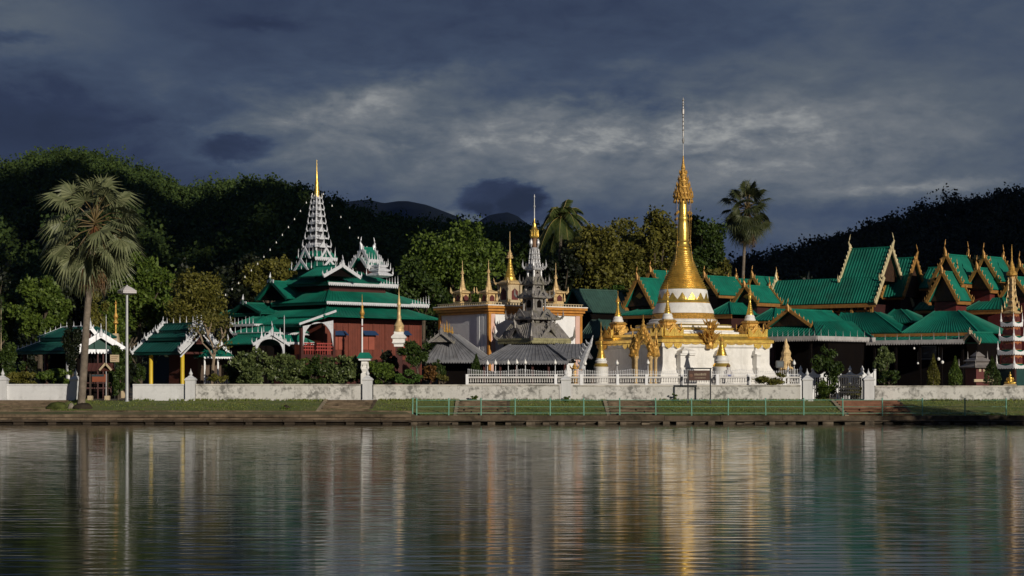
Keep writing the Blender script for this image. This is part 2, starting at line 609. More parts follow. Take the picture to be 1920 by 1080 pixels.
def make_water():
    m = bpy.data.materials.new('lake_water')
    m.use_nodes = True
    t = NT(m.node_tree)
    out = t.n('ShaderNodeOutputMaterial')
    p = t.n('ShaderNodeBsdfPrincipled')
    t.t.links.new(p.outputs[0], out.inputs[0])
    p.inputs['Base Color'].default_value = (0.010, 0.014, 0.007, 1)
    p.inputs['Roughness'].default_value = 0.075
    p.inputs['Specular IOR Level'].default_value = 0.42
    p.inputs['IOR'].default_value = 1.333
    tc = t.n('ShaderNodeTexCoord').outputs['Object']
    warp = t.noise(t.mapping(tc, (0.05, 0.08, 1)), 1.0, 3.0)
    h1 = t.noise(t.mapping(tc, (0.55, 2.3, 1)), 1.0, 2.0, 0.5, 0.6)
    h2 = t.noise(t.mapping(tc, (1.7, 6.5, 1), (0, 0, 0.12)), 1.0, 2.0, 0.55, 0.3)
    h3 = t.noise(t.mapping(tc, (0.16, 0.55, 1), (0, 0, -0.1)), 1.0, 2.0, 0.5)
    h = t.math('ADD', t.math('MULTIPLY', h1, 0.9), t.math('MULTIPLY', h2, 0.26))
    h = t.math('ADD', h, t.math('MULTIPLY', h3, 1.3))
    h = t.math('MULTIPLY', h, t.math('ADD', 0.55, t.math('MULTIPLY', warp, 0.9)))
    b = t.n('ShaderNodeBump')
    b.inputs['Strength'].default_value = 1.0
    b.inputs['Distance'].default_value = 0.004
    t.put(b.inputs['Height'], h)
    t.t.links.new(b.outputs[0], p.inputs['Normal'])
    # real ripples where the lake is seen from close by, dying out towards a flat outer sheet
    x0, x1, y0, y1 = -44.0, 44.0, 16.0, WATER_Y + 0.9
    nx, ny = 300, 2300
    X, Yg = np.meshgrid(np.linspace(x0, x1, nx), np.linspace(y0, y1, ny))
    g = np.random.default_rng(77)
    Zw = np.zeros_like(X)
    for k in range(40):
        lam = 0.21 * (1.0 / 0.21) ** g.random()
        th = g.normal(0, 0.40)
        kv = 2 * np.pi / lam
        ph = g.random() * 6.283
        am = lam ** 0.65
        mod = 0.65 + 0.35 * np.sin(X * g.uniform(0.05, 0.22) + Yg * g.uniform(0.02, 0.12) + g.random() * 6.28)
        Zw += am * mod * np.sin(kv * (X * np.sin(th) + Yg * np.cos(th)) + ph + 1.6 * np.sin(X * g.uniform(0.5, 1.5) + Yg * 0.3 + k))
    sl = np.gradient(Zw, (y1 - y0) / (ny - 1), axis=0).std()
    fade = np.clip((X - x0) / 4, 0, 1) * np.clip((x1 - X) / 4, 0, 1) * np.clip((Yg - y0) / 4, 0, 1)
    patch = 0.75 + 0.25 * np.sin(X * 0.11 + 1.7 * np.sin(Yg * 0.06)) * np.sin(Yg * 0.13 + 0.6)
    Zw *= WAVE_SLOPE / sl * fade * patch
    co = np.stack([X, Yg, Zw], -1).reshape(-1, 3)
    idx = np.arange(nx * ny).reshape(ny, nx)
    q = np.stack([idx[:-1, :-1], idx[:-1, 1:], idx[1:, 1:], idx[1:, :-1]], -1).reshape(-1, 4)
    extra = np.array([(-420, 8, 0), (420, 8, 0), (420, y0, 0), (-420, y0, 0), (-420, y1, 0), (x0, y0, 0), (x0, y1, 0), (x1, y0, 0), (x1, y1, 0), (420, y1, 0)], float)
    b0 = len(co)
    co = np.concatenate([co, extra])
    q = np.concatenate([q, np.array([(0, 1, 2, 3), (3, 5, 6, 4), (7, 2, 9, 8)]) + b0])
    me = bpy.data.meshes.new('water')
    me.vertices.add(len(co))
    me.vertices.foreach_set('co', co.reshape(-1).astype(np.float32))
    me.loops.add(len(q) * 4)
    me.loops.foreach_set('vertex_index', q.reshape(-1).astype(np.int32))
    me.polygons.add(len(q))
    me.polygons.foreach_set('loop_start', np.arange(0, len(q) * 4, 4, dtype=np.int32))
    me.update(calc_edges=True)
    me.shade_smooth()
    me.materials.append(m)
    o = bpy.data.objects.new('water', me)
    COL.objects.link(o)
    structure(o)


WAVE_SLOPE = 0.028
make_water()

QX = PX(772, 126.6)       # where the stone steps give way to the concrete quay


def make_ground():
    m = bpy.data.materials.new('earth')
    m.use_nodes = True
    t = NT(m.node_tree)
    out = t.n('ShaderNodeOutputMaterial')
    p = t.n('ShaderNodeBsdfPrincipled')
    t.t.links.new(p.outputs[0], out.inputs[0])
    tc = t.n('ShaderNodeTexCoord').outputs['Object']
    c = t.ramp(t.noise(tc, 0.5, 8, 0.65), [(0.3, (0.035, 0.045, 0.016, 1)), (0.55, (0.075, 0.066, 0.035, 1)), (0.75, (0.13, 0.105, 0.07, 1))])
    t.put(p.inputs['Base Color'], c)
    p.inputs['Roughness'].default_value = 0.95
    ys = [(-3000, 0.9), (6.5, 0.9), (9.5, -1.2), (124.0, -1.2), (125.6, -0.5), (126.9, None), (133.0, 1.46), (134, 1.5), (200, 1.5), (420, 1.5), (12000, 1.5)]
    xs = [-9000, -420, -60, QX - 0.4, QX + 0.4, 60, 420, 9000]
    v, f = [], []
    for y, z in ys:
        for x in xs:
            v.append((x, y, z if z is not None else (0.80 if x < QX else 0.50)))
    n = len(xs)
    for j in range(len(ys) - 1):
        for i in range(n - 1):
            f.append((j * n + i, j * n + i + 1, (j + 1) * n + i + 1, (j + 1) * n + i))
    structure(MB().add(v, f).build('ground', m))
    # paved court behind the boundary wall
    mb = MB().add([(-60, 134.2, 1.504), (60, 134.2, 1.504), (60, 230, 1.504), (-60, 230, 1.504)], [(0, 1, 2, 3)])
    structure(mb.build('courtyard', M_PAVE))


make_ground()


def bank_z(x, y):
    z0 = 0.80 if x < QX else 0.50
    u = min(1, max(0, (y - 126.9) / 6.1))
    return z0 + (1.46 - z0) * u


def make_bank():
    m = bpy.data.materials.new('lawn')
    m.use_nodes = True
    t = NT(m.node_tree)
    out = t.n('ShaderNodeOutputMaterial')
    p = t.n('ShaderNodeBsdfPrincipled')
    t.t.links.new(p.outputs[0], out.inputs[0])
    tc = t.n('ShaderNodeTexCoord').outputs['Object']
    n1 = t.noise(t.mapping(tc, (0.35, 0.9, 1)), 1.0, 7, 0.65)
    c = t.ramp(n1, [(0.32, (0.070, 0.115, 0.016, 1)), (0.5, (0.135, 0.160, 0.028, 1)), (0.66, (0.22, 0.175, 0.065, 1))])
    n2 = t.noise(tc, 4.0, 5)
    c = t.mix(t.math('MULTIPLY', n2, 0.5), c, (0.08, 0.115, 0.02, 1))
    t.put(p.inputs['Base Color'], c)
    p.inputs['Roughness'].default_value = 0.95
    b = t.n('ShaderNodeBump')
    b.inputs['Strength'].default_value = 0.8
    b.inputs['Distance'].default_value = 0.08
    t.put(b.inputs['Height'], t.noise(tc, 7.0, 5))
    t.t.links.new(b.outputs[0], p.inputs['Normal'])
    v, f = [], []
    xs = np.linspace(-60, 60, 161)
    ys = np.linspace(127.1, 132.95, 13)
    for y in ys:
        for x in xs:
            edge = 0.0 if y in (ys[0], ys[-1]) else 0.05 * RG.random()
            v.append((x, y, bank_z(x, y) + 0.012 + edge))
    n = len(xs)
    for j in range(len(ys) - 1):
        for i in range(n - 1):
            f.append((j * n + i, j * n + i + 1, (j + 1) * n + i + 1, (j + 1) * n + i))
    structure(MB().add(v, f).build('lawn', m, smooth=True))
    # grass blades: denser along the wall foot and the water edge
    N = 26000
    x = RG.uniform(-40, 40, N)
    y = 127.2 + 5.7 * RG.random(N)
    k = RG.random(N)
    y = np.where(k < 0.28, 132.9 - np.abs(RG.normal(0, 0.16, N)), y)
    dens = np.sin(x * 0.55) + np.sin(x * 1.7 + 1.3) + np.sin(y * 1.3 + x * 0.2)
    keep = (RG.random(N) < 0.55 + 0.22 * dens)
    for a0, a1 in STAIR_X:
        keep &= ~((x > a0 - 0.1) & (x < a1 + 0.3))
    keep &= ~((x > PX(146, 133)) & (x < PX(250, 133)) & (y > 132.6))
    x, y = x[keep], y[keep]
    n = len(x)
    z = np.array([bank_z(a, b_) for a, b_ in zip(x, y)]) + 0.02
    h = 0.04 + 0.06 * RG.random(n)
    h = np.where(y > 132.5, h * 1.8, h)
    dx = RG.normal(0, 0.05, n)
    w = 0.02 + 0.02 * RG.random(n)
    V = np.stack([np.stack([x - w, y, z], 1), np.stack([x + w, y, z], 1),
                  np.stack([x + dx + w * 0.3, y + RG.normal(0, 0.03, n), z + h], 1), np.stack([x + dx - w * 0.3, y, z + h], 1)], 1)
    o = np_mesh('grass', V, leaf_mat('grass_blades', (0.068, 0.11, 0.014), (0.20, 0.22, 0.042), 0.3))
    o['kind'] = 'stuff'


STAIR_X = [(PX(600, 127), PX(690, 127)), (PX(858, 127), PX(950, 127)), (PX(1146, 127), PX(1232, 127)), (PX(1592, 127), PX(1712, 127)), (-60, PX(92, 127))]
make_bank()


def make_embankment():
    # left: long worn stone steps
    mb = MB()
    x0 = -60
    tops = [(126.9, 127.35, 0.86), (126.35, 126.9, 0.62), (125.85, 126.35, 0.40)]
    for y0, y1, z in tops:
        x = x0
        while x < QX:
            w = random.uniform(1.2, 3.2)
            x1 = min(QX, x + w)
            dz, dy = random.uniform(-0.02, 0.015), random.uniform(-0.02, 0.02)
            mb.box(x, x1 - 0.015, y0 + dy, y1 + 0.2, z - 0.19, z + dz)
            x = x1
        mb.box(x0, QX, y0 + 0.12, y1 + 0.4, z - 0.5, z - 0.192)
    structure(mb.build('embankment_steps', M_STEP))
    mb = MB()
    x = x0
    while x < QX:                                       # overhanging lowest course on stub blocks
        w = random.uniform(1.6, 2.6)
        mb.box(x, min(QX, x + w - 0.03), 125.35, 125.95, 0.16, 0.16 + random.uniform(0.10, 0.15))
        mb.box(x + 0.1, x + 0.1 + random.uniform(0.4, 0.7), 125.5, 126.0, -0.5, 0.155)
        x += w
    mb.box(x0, QX, 125.75, 126.4, -0.6, 0.157)
    structure(mb.build('embankment_kerb', mat('dark_wet_stone', (0.06, 0.046, 0.033), 0.85, var=0.4, bump=0.5)))
    # right: low concrete quay with block footing
    mb = MB()
    x = QX
    while x < 62:
        w = random.uniform(3.0, 5.0)
        dz = random.uniform(-0.02, 0.03)
        mb.box(x, x + w - 0.02, 126.45 + random.uniform(-0.03, 0.03), 127.3, 0.22, 0.54 + dz)
        x += w
    structure(mb.build('quay', mat('mossy_quay_wall', (0.10, 0.076, 0.052), 0.9, var=0.4, vscale=1.4, bump=0.6, bscale=6, dirt=((0.030, 0.028, 0.018), 0.8, 1.2))))
    mb, mk = MB(), MB()
    x = QX
    while x < 62:
        w = random.uniform(0.85, 1.5)
        bw = random.uniform(0.35, 0.75)
        mb.box(x, x + bw, 125.40 + random.uniform(-0.12, 0.2), 126.5, -0.5, 0.13 + random.uniform(-0.05, 0.05))
        if random.random() < 0.75:
            mk.box(x + bw + 0.03, x + w - 0.02, 125.9, 126.5, 0.03, 0.13)
        mk.box(x + 0.01, x + w, 125.72, 126.44, 0.185, 0.225 + random.uniform(0, 0.03))
        x += w
    structure(mb.build('quay_footing', mat('wet_footing_blocks', (0.135, 0.108, 0.078), 0.9, var=0.5, vscale=0.8, bump=0.7, bscale=5, dirt=((0.035, 0.028, 0.02), 0.85, 1.0))))
    structure(mk.build('quay_ledge', mat('quay_ledge_concrete', (0.115, 0.092, 0.066), 0.9, var=0.45, vscale=0.8, bump=0.6, dirt=((0.03, 0.025, 0.018), 0.8, 0.9))))


make_embankment()


def make_stairs():
    names = ['wide worn brown stone stairway at the left end of the lawn',
             'brown stone stairway with pale edge, on the lawn below the small roofed shrine pillar',
             'brown stone stairway behind the green railing, below the grey tin hall',
             'brown stone stairway behind the green railing, below the white chedi platform',
             'reddish stone stairway behind the green railing, leading to the iron gate']
    order = [STAIR_X[4]] + STAIR_X[:4]
    for i, ((a0, a1), lab) in enumerate(zip(order, names)):
        cx = (max(a0, -48) + a1) / 2
        z0 = 0.80 if cx < QX else 0.50
        t = thing('stone_stairway', lab, 'stairway', (cx, 127.2, z0), group='stairways down the grassy bank')
        n = 7
        mb = MB()
        for k in range(n):
            y0 = k * 5.7 / n
            zt = (k + 1) * (1.46 - z0) / n + 0.05
            mb.box(max(a0, -48) - cx, a1 - cx, y0, y0 + 5.7 / n + 0.1, -0.25, zt + random.uniform(-0.01, 0.01))
        mb.build('treads', M_STEP if i != 4 else mat('red_stone_steps', (0.19, 0.095, 0.06), 0.9, var=0.3, bump=0.5), t)
        if i:
            e = MB().slab((a0 - cx - 0.28, -0.2, 0.06), (a0 - cx - 0.01, -0.2, 0.06), (a0 - cx - 0.01, 5.6, 1.56 - z0), (a0 - cx - 0.28, 5.6, 1.56 - z0), 0.3)
            e.build('side_kerb', M_EDGE, t)
            e = MB().slab((a1 - cx + 0.01, -0.2, 0.04), (a1 - cx + 0.2, -0.2, 0.04), (a1 - cx + 0.2, 5.6, 1.54 - z0), (a1 - cx + 0.01, 5.6, 1.54 - z0), 0.3)
            e.build('side_kerb', M_STEP, t)


make_stairs()


# ------------------------------------------------------------------ hills and far mountains
def interp(tab, x):
    xs = [p[0] for p in tab]
    ys = [p[1] for p in tab]
    return np.interp(x, xs, ys)


RIDGE_L = [(-900, 350), (-500, 330), (-200, 335), (0, 332), (30, 325), (60, 317), (110, 310), (150, 308), (200, 315), (240, 330), (280, 343), (330, 366), (370, 374),
           (400, 372), (430, 365), (470, 364), (520, 366), (560, 376), (600, 391), (640, 410), (700, 428), (780, 440), (900, 446), (1000, 452), (1100, 480),
           (1250, 522), (1400, 545)]
RIDGE_R = [(1250, 545), (1330, 530), (1400, 520), (1450, 512), (1500, 498), (1540, 484), (1570, 475), (1610, 462), (1650, 447), (1700, 430), (1750, 408), (1800, 401), (1860, 392),
           (1920, 388), (2100, 360), (2500, 390), (2900, 470)]
FAR = [(300, 520), (520, 430), (590, 398), (640, 379), (690, 374), (720, 381), (745, 377), (765, 377), (800, 384), (840, 399), (870, 411), (893, 418), (915, 404), (935, 400), (952, 398), (970, 405),
       (990, 420), (1015, 432), (1060, 460), (1150, 500), (1300, 512), (1700, 520)]


def hill(name, ridge, Yr, Yf, Yb, mat_, nx=120, ny=26, rough=0.05, px0=None, px1=None):
    px0 = ridge[0][0] if px0 is None else px0
    px1 = ridge[-1][0] if px1 is None else px1
    pxs = np.linspace(px0, px1, nx)
    v, f = [], []
    ph = RG.random((6, 2)) * 6.28
    for j in range(ny):
        u = j / (ny - 1)
        for px in pxs:
            yr = Yr * (1 + 0.06 * math.sin(px * 0.011 + ph[0, 0]) + 0.03 * math.sin(px * 0.031 + ph[1, 0]))
            zr = CAM_H + (HZ - interp(ridge, px)) / F_PX * yr
            x_r = (px - 960) / F_PX * yr
            if u < 0.72:
                q = u / 0.72
                y = Yf + (yr - Yf) * q
                s = q ** 1.15
                z = 1.2 + (zr - 1.2) * s
                # spurs and gullies
                w = math.sin(math.pi * q)
                z += zr * rough * w * (math.sin(px * 0.021 + 2.2 * q + ph[2, 0]) + 0.6 * math.sin(px * 0.047 - 3.1 * q + ph[3, 0]))
                x = x_r * (0.55 + 0.45 * q) if abs(x_r) > 0 else x_r
                x = x_r * (y / yr) * (1 + 0.0 * q)
            else:
                q = (u - 0.72) / 0.28
                y = yr + (Yb - yr) * q
                z = zr * (1 - q ** 1.3) - 2 * q
                x = x_r * (1 + 0.3 * q)
            v.append((x, y, z))
    for j in range(ny - 1):
        for i in range(nx - 1):
            f.append((j * nx + i, j * nx + i + 1, (j + 1) * nx + i + 1, (j + 1) * nx + i))
    o = structure(MB().add(v, f).build(name, mat_, smooth=True, angle=180))
    return o, np.array(v).reshape(ny, nx, 3)


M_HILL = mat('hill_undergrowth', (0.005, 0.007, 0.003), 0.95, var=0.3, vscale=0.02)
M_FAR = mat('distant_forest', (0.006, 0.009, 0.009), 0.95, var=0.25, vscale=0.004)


def forest(name, G, n, hgt, leaf, m, u0=0.0, u1=0.80, per=95):
    """one mass of many small tree crowns over the hill grid G (ny,nx,3)"""
    ny, nx, _ = G.shape
    u = np.sqrt(RG.random(n)) * (u1 - u0) + u0
    v = RG.random(n)
    # a double share right on the crest so that the skyline is made of trees
    k = n // 7
    u[:k] = RG.uniform(0.69, 0.75, k)
    fj, fi = u * (ny - 1), v * (nx - 1)
    j, i = np.minimum(fj.astype(int), ny - 2), np.minimum(fi.astype(int), nx - 2)
    a, b = (fj - j)[:, None], (fi - i)[:, None]
    P = G[j, i] * (1 - a) * (1 - b) + G[j + 1, i] * a * (1 - b) + G[j, i + 1] * (1 - a) * b + G[j + 1, i + 1] * a * b
    H = hgt * (0.55 + 0.75 * RG.random(n) ** 1.5)
    H *= np.where(RG.random(n) < 0.06, 1.35, 1.0)
    W = H * RG.uniform(0.32, 0.58, n)
    T = np.repeat(np.arange(n), per)
    d = unit(n * per)
    rad = RG.random(n * per) ** 0.4
    lob = 1 + 0.35 * np.sin(d[:, 0] * 5 + T * 1.7) * np.sin(d[:, 2] * 4 + T)
    C = d * rad[:, None] * lob[:, None]
    Q = P[T] + np.stack([C[:, 0] * W[T], C[:, 1] * W[T], H[T] * 0.62 + C[:, 2] * H[T] * 0.40], 1)
    V = leaf_quads(Q, np.full(n * per, leaf), 0.75)
    o = np_mesh(name, V, m)
    o['kind'] = 'stuff'
    return o


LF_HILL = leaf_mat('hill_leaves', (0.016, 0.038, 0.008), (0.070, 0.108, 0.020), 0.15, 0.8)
LF_HILLR = leaf_mat('shaded_hill_leaves', (0.014, 0.019, 0.010), (0.042, 0.050, 0.024), 0.08, 0.85)  # darker copy of the hill leaves; the right hill's shade is in the colour
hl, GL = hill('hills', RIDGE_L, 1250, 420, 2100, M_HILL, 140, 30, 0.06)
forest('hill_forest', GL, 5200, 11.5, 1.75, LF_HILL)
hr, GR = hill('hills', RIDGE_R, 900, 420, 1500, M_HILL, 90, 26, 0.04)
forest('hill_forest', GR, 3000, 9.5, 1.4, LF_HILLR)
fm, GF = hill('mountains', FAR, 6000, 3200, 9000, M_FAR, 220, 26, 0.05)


# ------------------------------------------------------------------ unseen cloud added behind the camera, its puffs placed to shade the hills
def hill_shade_cloud():
    m = bpy.data.materials.new('shade_cloud')
    m.use_nodes = True
    t = NT(m.node_tree)
    out = t.n('ShaderNodeOutputMaterial')
    p = t.n('ShaderNodeBsdfPrincipled')
    t.t.links.new(p.outputs[0], out.inputs[0])
    tc = t.n('ShaderNodeTexCoord').outputs['Object']
    t.put(p.inputs['Base Color'], t.ramp(t.noise(tc, 0.01, 6), [(0.3, (0.55, 0.56, 0.6, 1)), (0.7, (0.75, 0.75, 0.77, 1))]))
    p.inputs['Roughness'].default_value = 1.0
    p.inputs['Specular IOR Level'].default_value = 0.0
    g = random.Random(9)
    mb = MB()
    H = 930.0
    k = H / to_sun.z
    off = to_sun * k
    puffs = []
    for i in range(38):                        # broken shade on the left flank of the left hill
        puffs.append((g.uniform(-600, -150), g.uniform(470, 1450), 0.62))
    for i in range(60):                        # closed shade on its right flank
        puffs.append((g.uniform(-210, 190), g.uniform(470, 1500), 1.0))
    for i in range(40):                        # shade on the right hill
        puffs.append((g.uniform(60, 620), g.uniform(470, 1150), 1.0))
    for (x, y, rs) in puffs:
        c = Vector((x, y, 0)) + off
        c.z = H + g.uniform(-25, 45)
        r = g.uniform(75, 125) * rs
        ph = [g.uniform(0, 6.28) for _ in range(3)]
        n, kk = 18, 10
        vs, fs = [], []
        for j in range(kk + 1):
            a = math.pi * j / kk
            for i in range(n):
                b = 2 * math.pi * i / n
                q = 1 + 0.14 * math.sin(3 * b + ph[0]) * math.sin(a) + 0.10 * math.sin(5 * b + 4 * a + ph[1])
                vs.append((c.x + r * q * math.sin(a) * math.cos(b), c.y + r * q * math.sin(a) * math.sin(b), c.z + 0.42 * r * q * math.cos(a)))
        for j in range(kk):
            for i in range(n):
                m2 = (i + 1) % n
                fs.append((j * n + i, (j + 1) * n + i, (j + 1) * n + m2, j * n + m2))
        mb.v += vs and [tuple(v) for v in vs]
        o = len(mb.v) - len(vs)
        mb.f += [tuple(q + o for q in f) for f in fs]
    o = mb.build('added_shade_clouds', m, None, True, 180)
    o['kind'] = 'stuff'


hill_shade_cloud()


# ------------------------------------------------------------------ boundary wall, pillars
WY = 133.0
WZ = 1.44


def wall_seg(px0, px1, py_top, m, label, capdark=True):
    x0, x1 = PX(px0, WY), PX(px1, WY)
    zt = PZ(py_top, WY)
    t = thing('boundary_wall', label, 'wall', ((x0 + x1) / 2, WY, WZ), group='white boundary walls along the lawn')
    h = (x1 - x0) / 2
    MB().box(-h, h, 0, 0.28, -0.2, zt - WZ - 0.10).build('wall_face', m, t)
    MB().box(-h, h, -0.05, 0.33, zt - WZ - 0.098, zt - WZ).build('coping', mat('weathered_coping', (0.50, 0.47, 0.41), 0.85, var=0.2, vscale=1.2, bump=0.3, dirt=((0.10, 0.095, 0.08), 0.7, 1.6)) if m is M_STAIN else m, t)
    return t


wall_seg(10, 136, 720, M_WALLP, 'clean white wall between the two leftmost wall pillars, left of the tall fan palm')
wall_seg(249, 347, 720, M_WALLP, 'short clean white wall in front of the pavilion with yellow columns')
wall_seg(367, 679, 720, M_STAIN, 'stained white wall in front of the frangipani bushes and the dark red temple')
wall_seg(700, 1049, 721, M_STAIN, 'stained white wall in front of the grey tin-roofed hall')
wall_seg(1074, 1501, 722, M_STAIN, 'stained white wall in front of the golden chedi, brown sign standing before it')
wall_seg(1641, 2350, 723, M_STAIN, 'greyish wall right of the iron gate, conical shrubs behind it')


def make_pillar():
    t = thing('wall_pillar', '', 'pillar', (0, 0, 0), group='pillars of the boundary wall')
    MB().sq([(0.37, -0.2), (0.37, 0.10), (0.33, 0.13), (0.33, 1.38), (0.36, 1.42), (0.39, 1.47), (0.39, 1.52)]).build('shaft', M_WALLP, t)
    MB().sq([(0.36, 1.522), (0.30, 1.60), (0.20, 1.66), (0.13, 1.74), (0.06, 1.78)]).build('cap', M_WALLP, t)
    MB().lathe([(0.06, 1.77), (0.12, 1.83), (0.14, 1.90), (0.08, 2.0), (0.03, 2.12), (0.006, 2.26)], 10).build('lotus_finial', M_WALLP, t, True)
    return t


P0 = make_pillar()
pl = [(4, 'white wall pillar at the far left end of the wall, cut by the picture edge'), (141, 'white wall pillar right beside the tall fan palm trunk'),
      (357, 'white wall pillar beside the pavilion with yellow columns'), (689, 'white wall pillar below the little green-roofed shrine box'),
      (1061, 'white wall pillar at the right end of the grey tin-roofed hall'), (1514, 'white gate pillar on the left of the iron gate'), (1629, 'white gate pillar on the right of the iron gate')]
for i, (px, lab) in enumerate(pl):
    o = P0 if i == 0 else dup(P0, None)
    o.location = (PX(px, 132.95), 133.1, WZ)
    o['label'] = lab


# ------------------------------------------------------------------ green railing along the quay
def make_railing():
    posts = [773, 781, 841, 902, 966, 1031, 1095, 1162, 1229, 1297, 1365, 1436, 1507, 1580, 1655, 1730, 1809, 1887]
    Y = 126.95
    t = thing('steel_railing', 'pale green steel railing with three bars along the concrete quay', 'railing', (PX(1300, Y), Y, 0.5))
    ox = PX(1300, Y)
    for i, px in enumerate(posts):
        x = PX(px, Y) - ox + random.uniform(-0.02, 0.02)
        tilt = random.uniform(-0.02, 0.02)
        MB().tube([(x, 0, -0.05), (x + tilt, 0, 1.20)], 0.045, 8).build('post', M_RAIL, t, True)
    xa, xb = PX(781, Y) - ox, PX(1888, Y) - ox
    for z, r in ((1.06, 0.022), (0.62, 0.017), (0.20, 0.022)):
        pts = [(xa + (xb - xa) * k / 24, -0.03, z + random.uniform(-0.008, 0.008)) for k in range(25)]
        MB().tube(pts, r, 6).build('rail', M_RAIL, t, True)


make_railing()


# ------------------------------------------------------------------ white spear fence with balustrade on the chedi terrace
def make_fence():
    Y = 137.0
    xa, xb = PX(876, Y), PX(1499, Y)
    ox = (xa + xb) / 2
    t = thing('picket_fence', 'white spear-topped picket fence on a baluster plinth in front of the chedi', 'fence', (ox, Y, 1.5))
    z0, z1 = PZ(717, Y) - 1.5, PZ(706, Y) - 1.5
    mb = MB().box(xa - ox, xb - ox, -0.14, 0.14, -0.1, z0 - 0.08)
    mb.box(xa - ox, xb - ox, -0.16, 0.16, z1 - 0.12, z1)
    k = int((xb - xa) / 0.17)
    for i in range(k):
        mb.lathe([(0.035, z0), (0.06, z0 + 0.08), (0.03, z0 + 0.16), (0.05, z1 - 0.125)], 6, (xa - ox + (i + 0.5) * 0.17, 0, 0))
    mb.build('balustrade', mat('greyed_white_paint', (0.60, 0.58, 0.55), 0.7, var=0.15, vscale=1.5), t)
    mb = MB()
    zt = PZ(694, Y) - 1.5
    k = int((xb - xa) / 0.125)
    for i in range(k):
        x = xa - ox + (i + 0.5) * 0.125
        bay = ((i * 0.125) % 3.9) / 3.9
        h = zt - 0.16 * math.sin(math.pi * bay)
        mb.box(x - 0.010, x + 0.010, -0.012, 0.012, z1 + 0.003, h)
        mb.lathe([(0.012, h), (0.030, h + 0.03), (0.002, h + 0.12)], 4, (x, 0, 0))
    mb.build('picket_panel', M_CLEAN, t)
    MB().box(xa - ox, xb - ox, -0.014, 0.014, z1 + 0.14, z1 + 0.17).build('rail', M_CLEAN, t)
    for px in (876, 1042, 1090, 1158, 1212, 1279, 1345, 1404, 1470):
        x = PX(px, Y) - ox
        MB().box(x - 0.10, x + 0.10, -0.19, 0.19, -0.1, z1 + 0.16).build('post', M_CLEAN, t)
    # lamps on slim posts along the fence
    lp = thing('garden_lamp', '', 'lamp', (0, 0, 0), group='white bulb lamps along the picket fence')
    MB().tube([(0, 0, 0), (0, 0, 1.02)], [0.03, 0.022], 6).build('lamp_post', M_CLEAN, lp)
    MB().lathe([(0.03, 1.02), (0.07, 1.04), (0.05, 1.08)], 8).build('collar', M_IRON, lp)
    MB().lathe([(0.05, 1.08), (0.11, 1.13), (0.125, 1.20), (0.09, 1.29), (0.04, 1.37), (0.006, 1.46)], 10).build('bulb', M_BULB, lp, True)
    L = [(914, 'leftmost white bulb lamp before the grey tin hall, beside the cone shrub'), (929, 'white bulb lamp second in the row before the grey tin hall'),
         (953, 'white bulb lamp third in the row before the grey tin hall'), (969, 'white bulb lamp fourth in the row before the grey tin hall'),
         (985, 'white bulb lamp fifth in the row before the grey tin hall'), (1041, 'white bulb lamp alone at the right end of the grey tin hall'),
         (1097, 'white bulb lamp beside the silver naga ornament'), (1157, 'white bulb lamp between the small golden stupa and the golden arch'), (1215, 'white bulb lamp just right of the golden arch'),
         (1489, 'white bulb lamp left of the gate, by the cream pinnacle')]
    for i, (px, lab) in enumerate(L):
        o = lp if i == 0 else dup(lp, None)
        o.location = (PX(px, Y + 0.5), Y + 0.5, PZ(712, Y + 0.5) + random.uniform(-0.04, 0.04))
        o['label'] = lab
        z = o.location.z
    # dark fence posts to the right of the sign
    bp = thing('fence_lamp', 'slim black lamp post on the fence left of the brown sign', 'lamp', (PX(1279, Y - 0.3), Y - 0.3, 1.5), group='slim black posts on the picket fence')
    MB().tube([(0, 0, 0), (0, 0, 1.35)], 0.03, 6).build('post', M_IRON, bp)
    MB().lathe([(0.03, 1.35), (0.07, 1.38), (0.07, 1.58), (0.02, 1.66), (0.005, 1.78)], 8).build('lantern', M_IRON, bp)
    o = dup(bp, (PX(1404, Y - 0.3), Y - 0.3, 1.5), 'slim black lamp post on the fence right of the seated guardian figure')
    o = dup(bp, (PX(1340, Y - 0.3), Y - 0.3, 1.5), 'slim black lamp post on the fence beside the right front stupa')


make_fence()


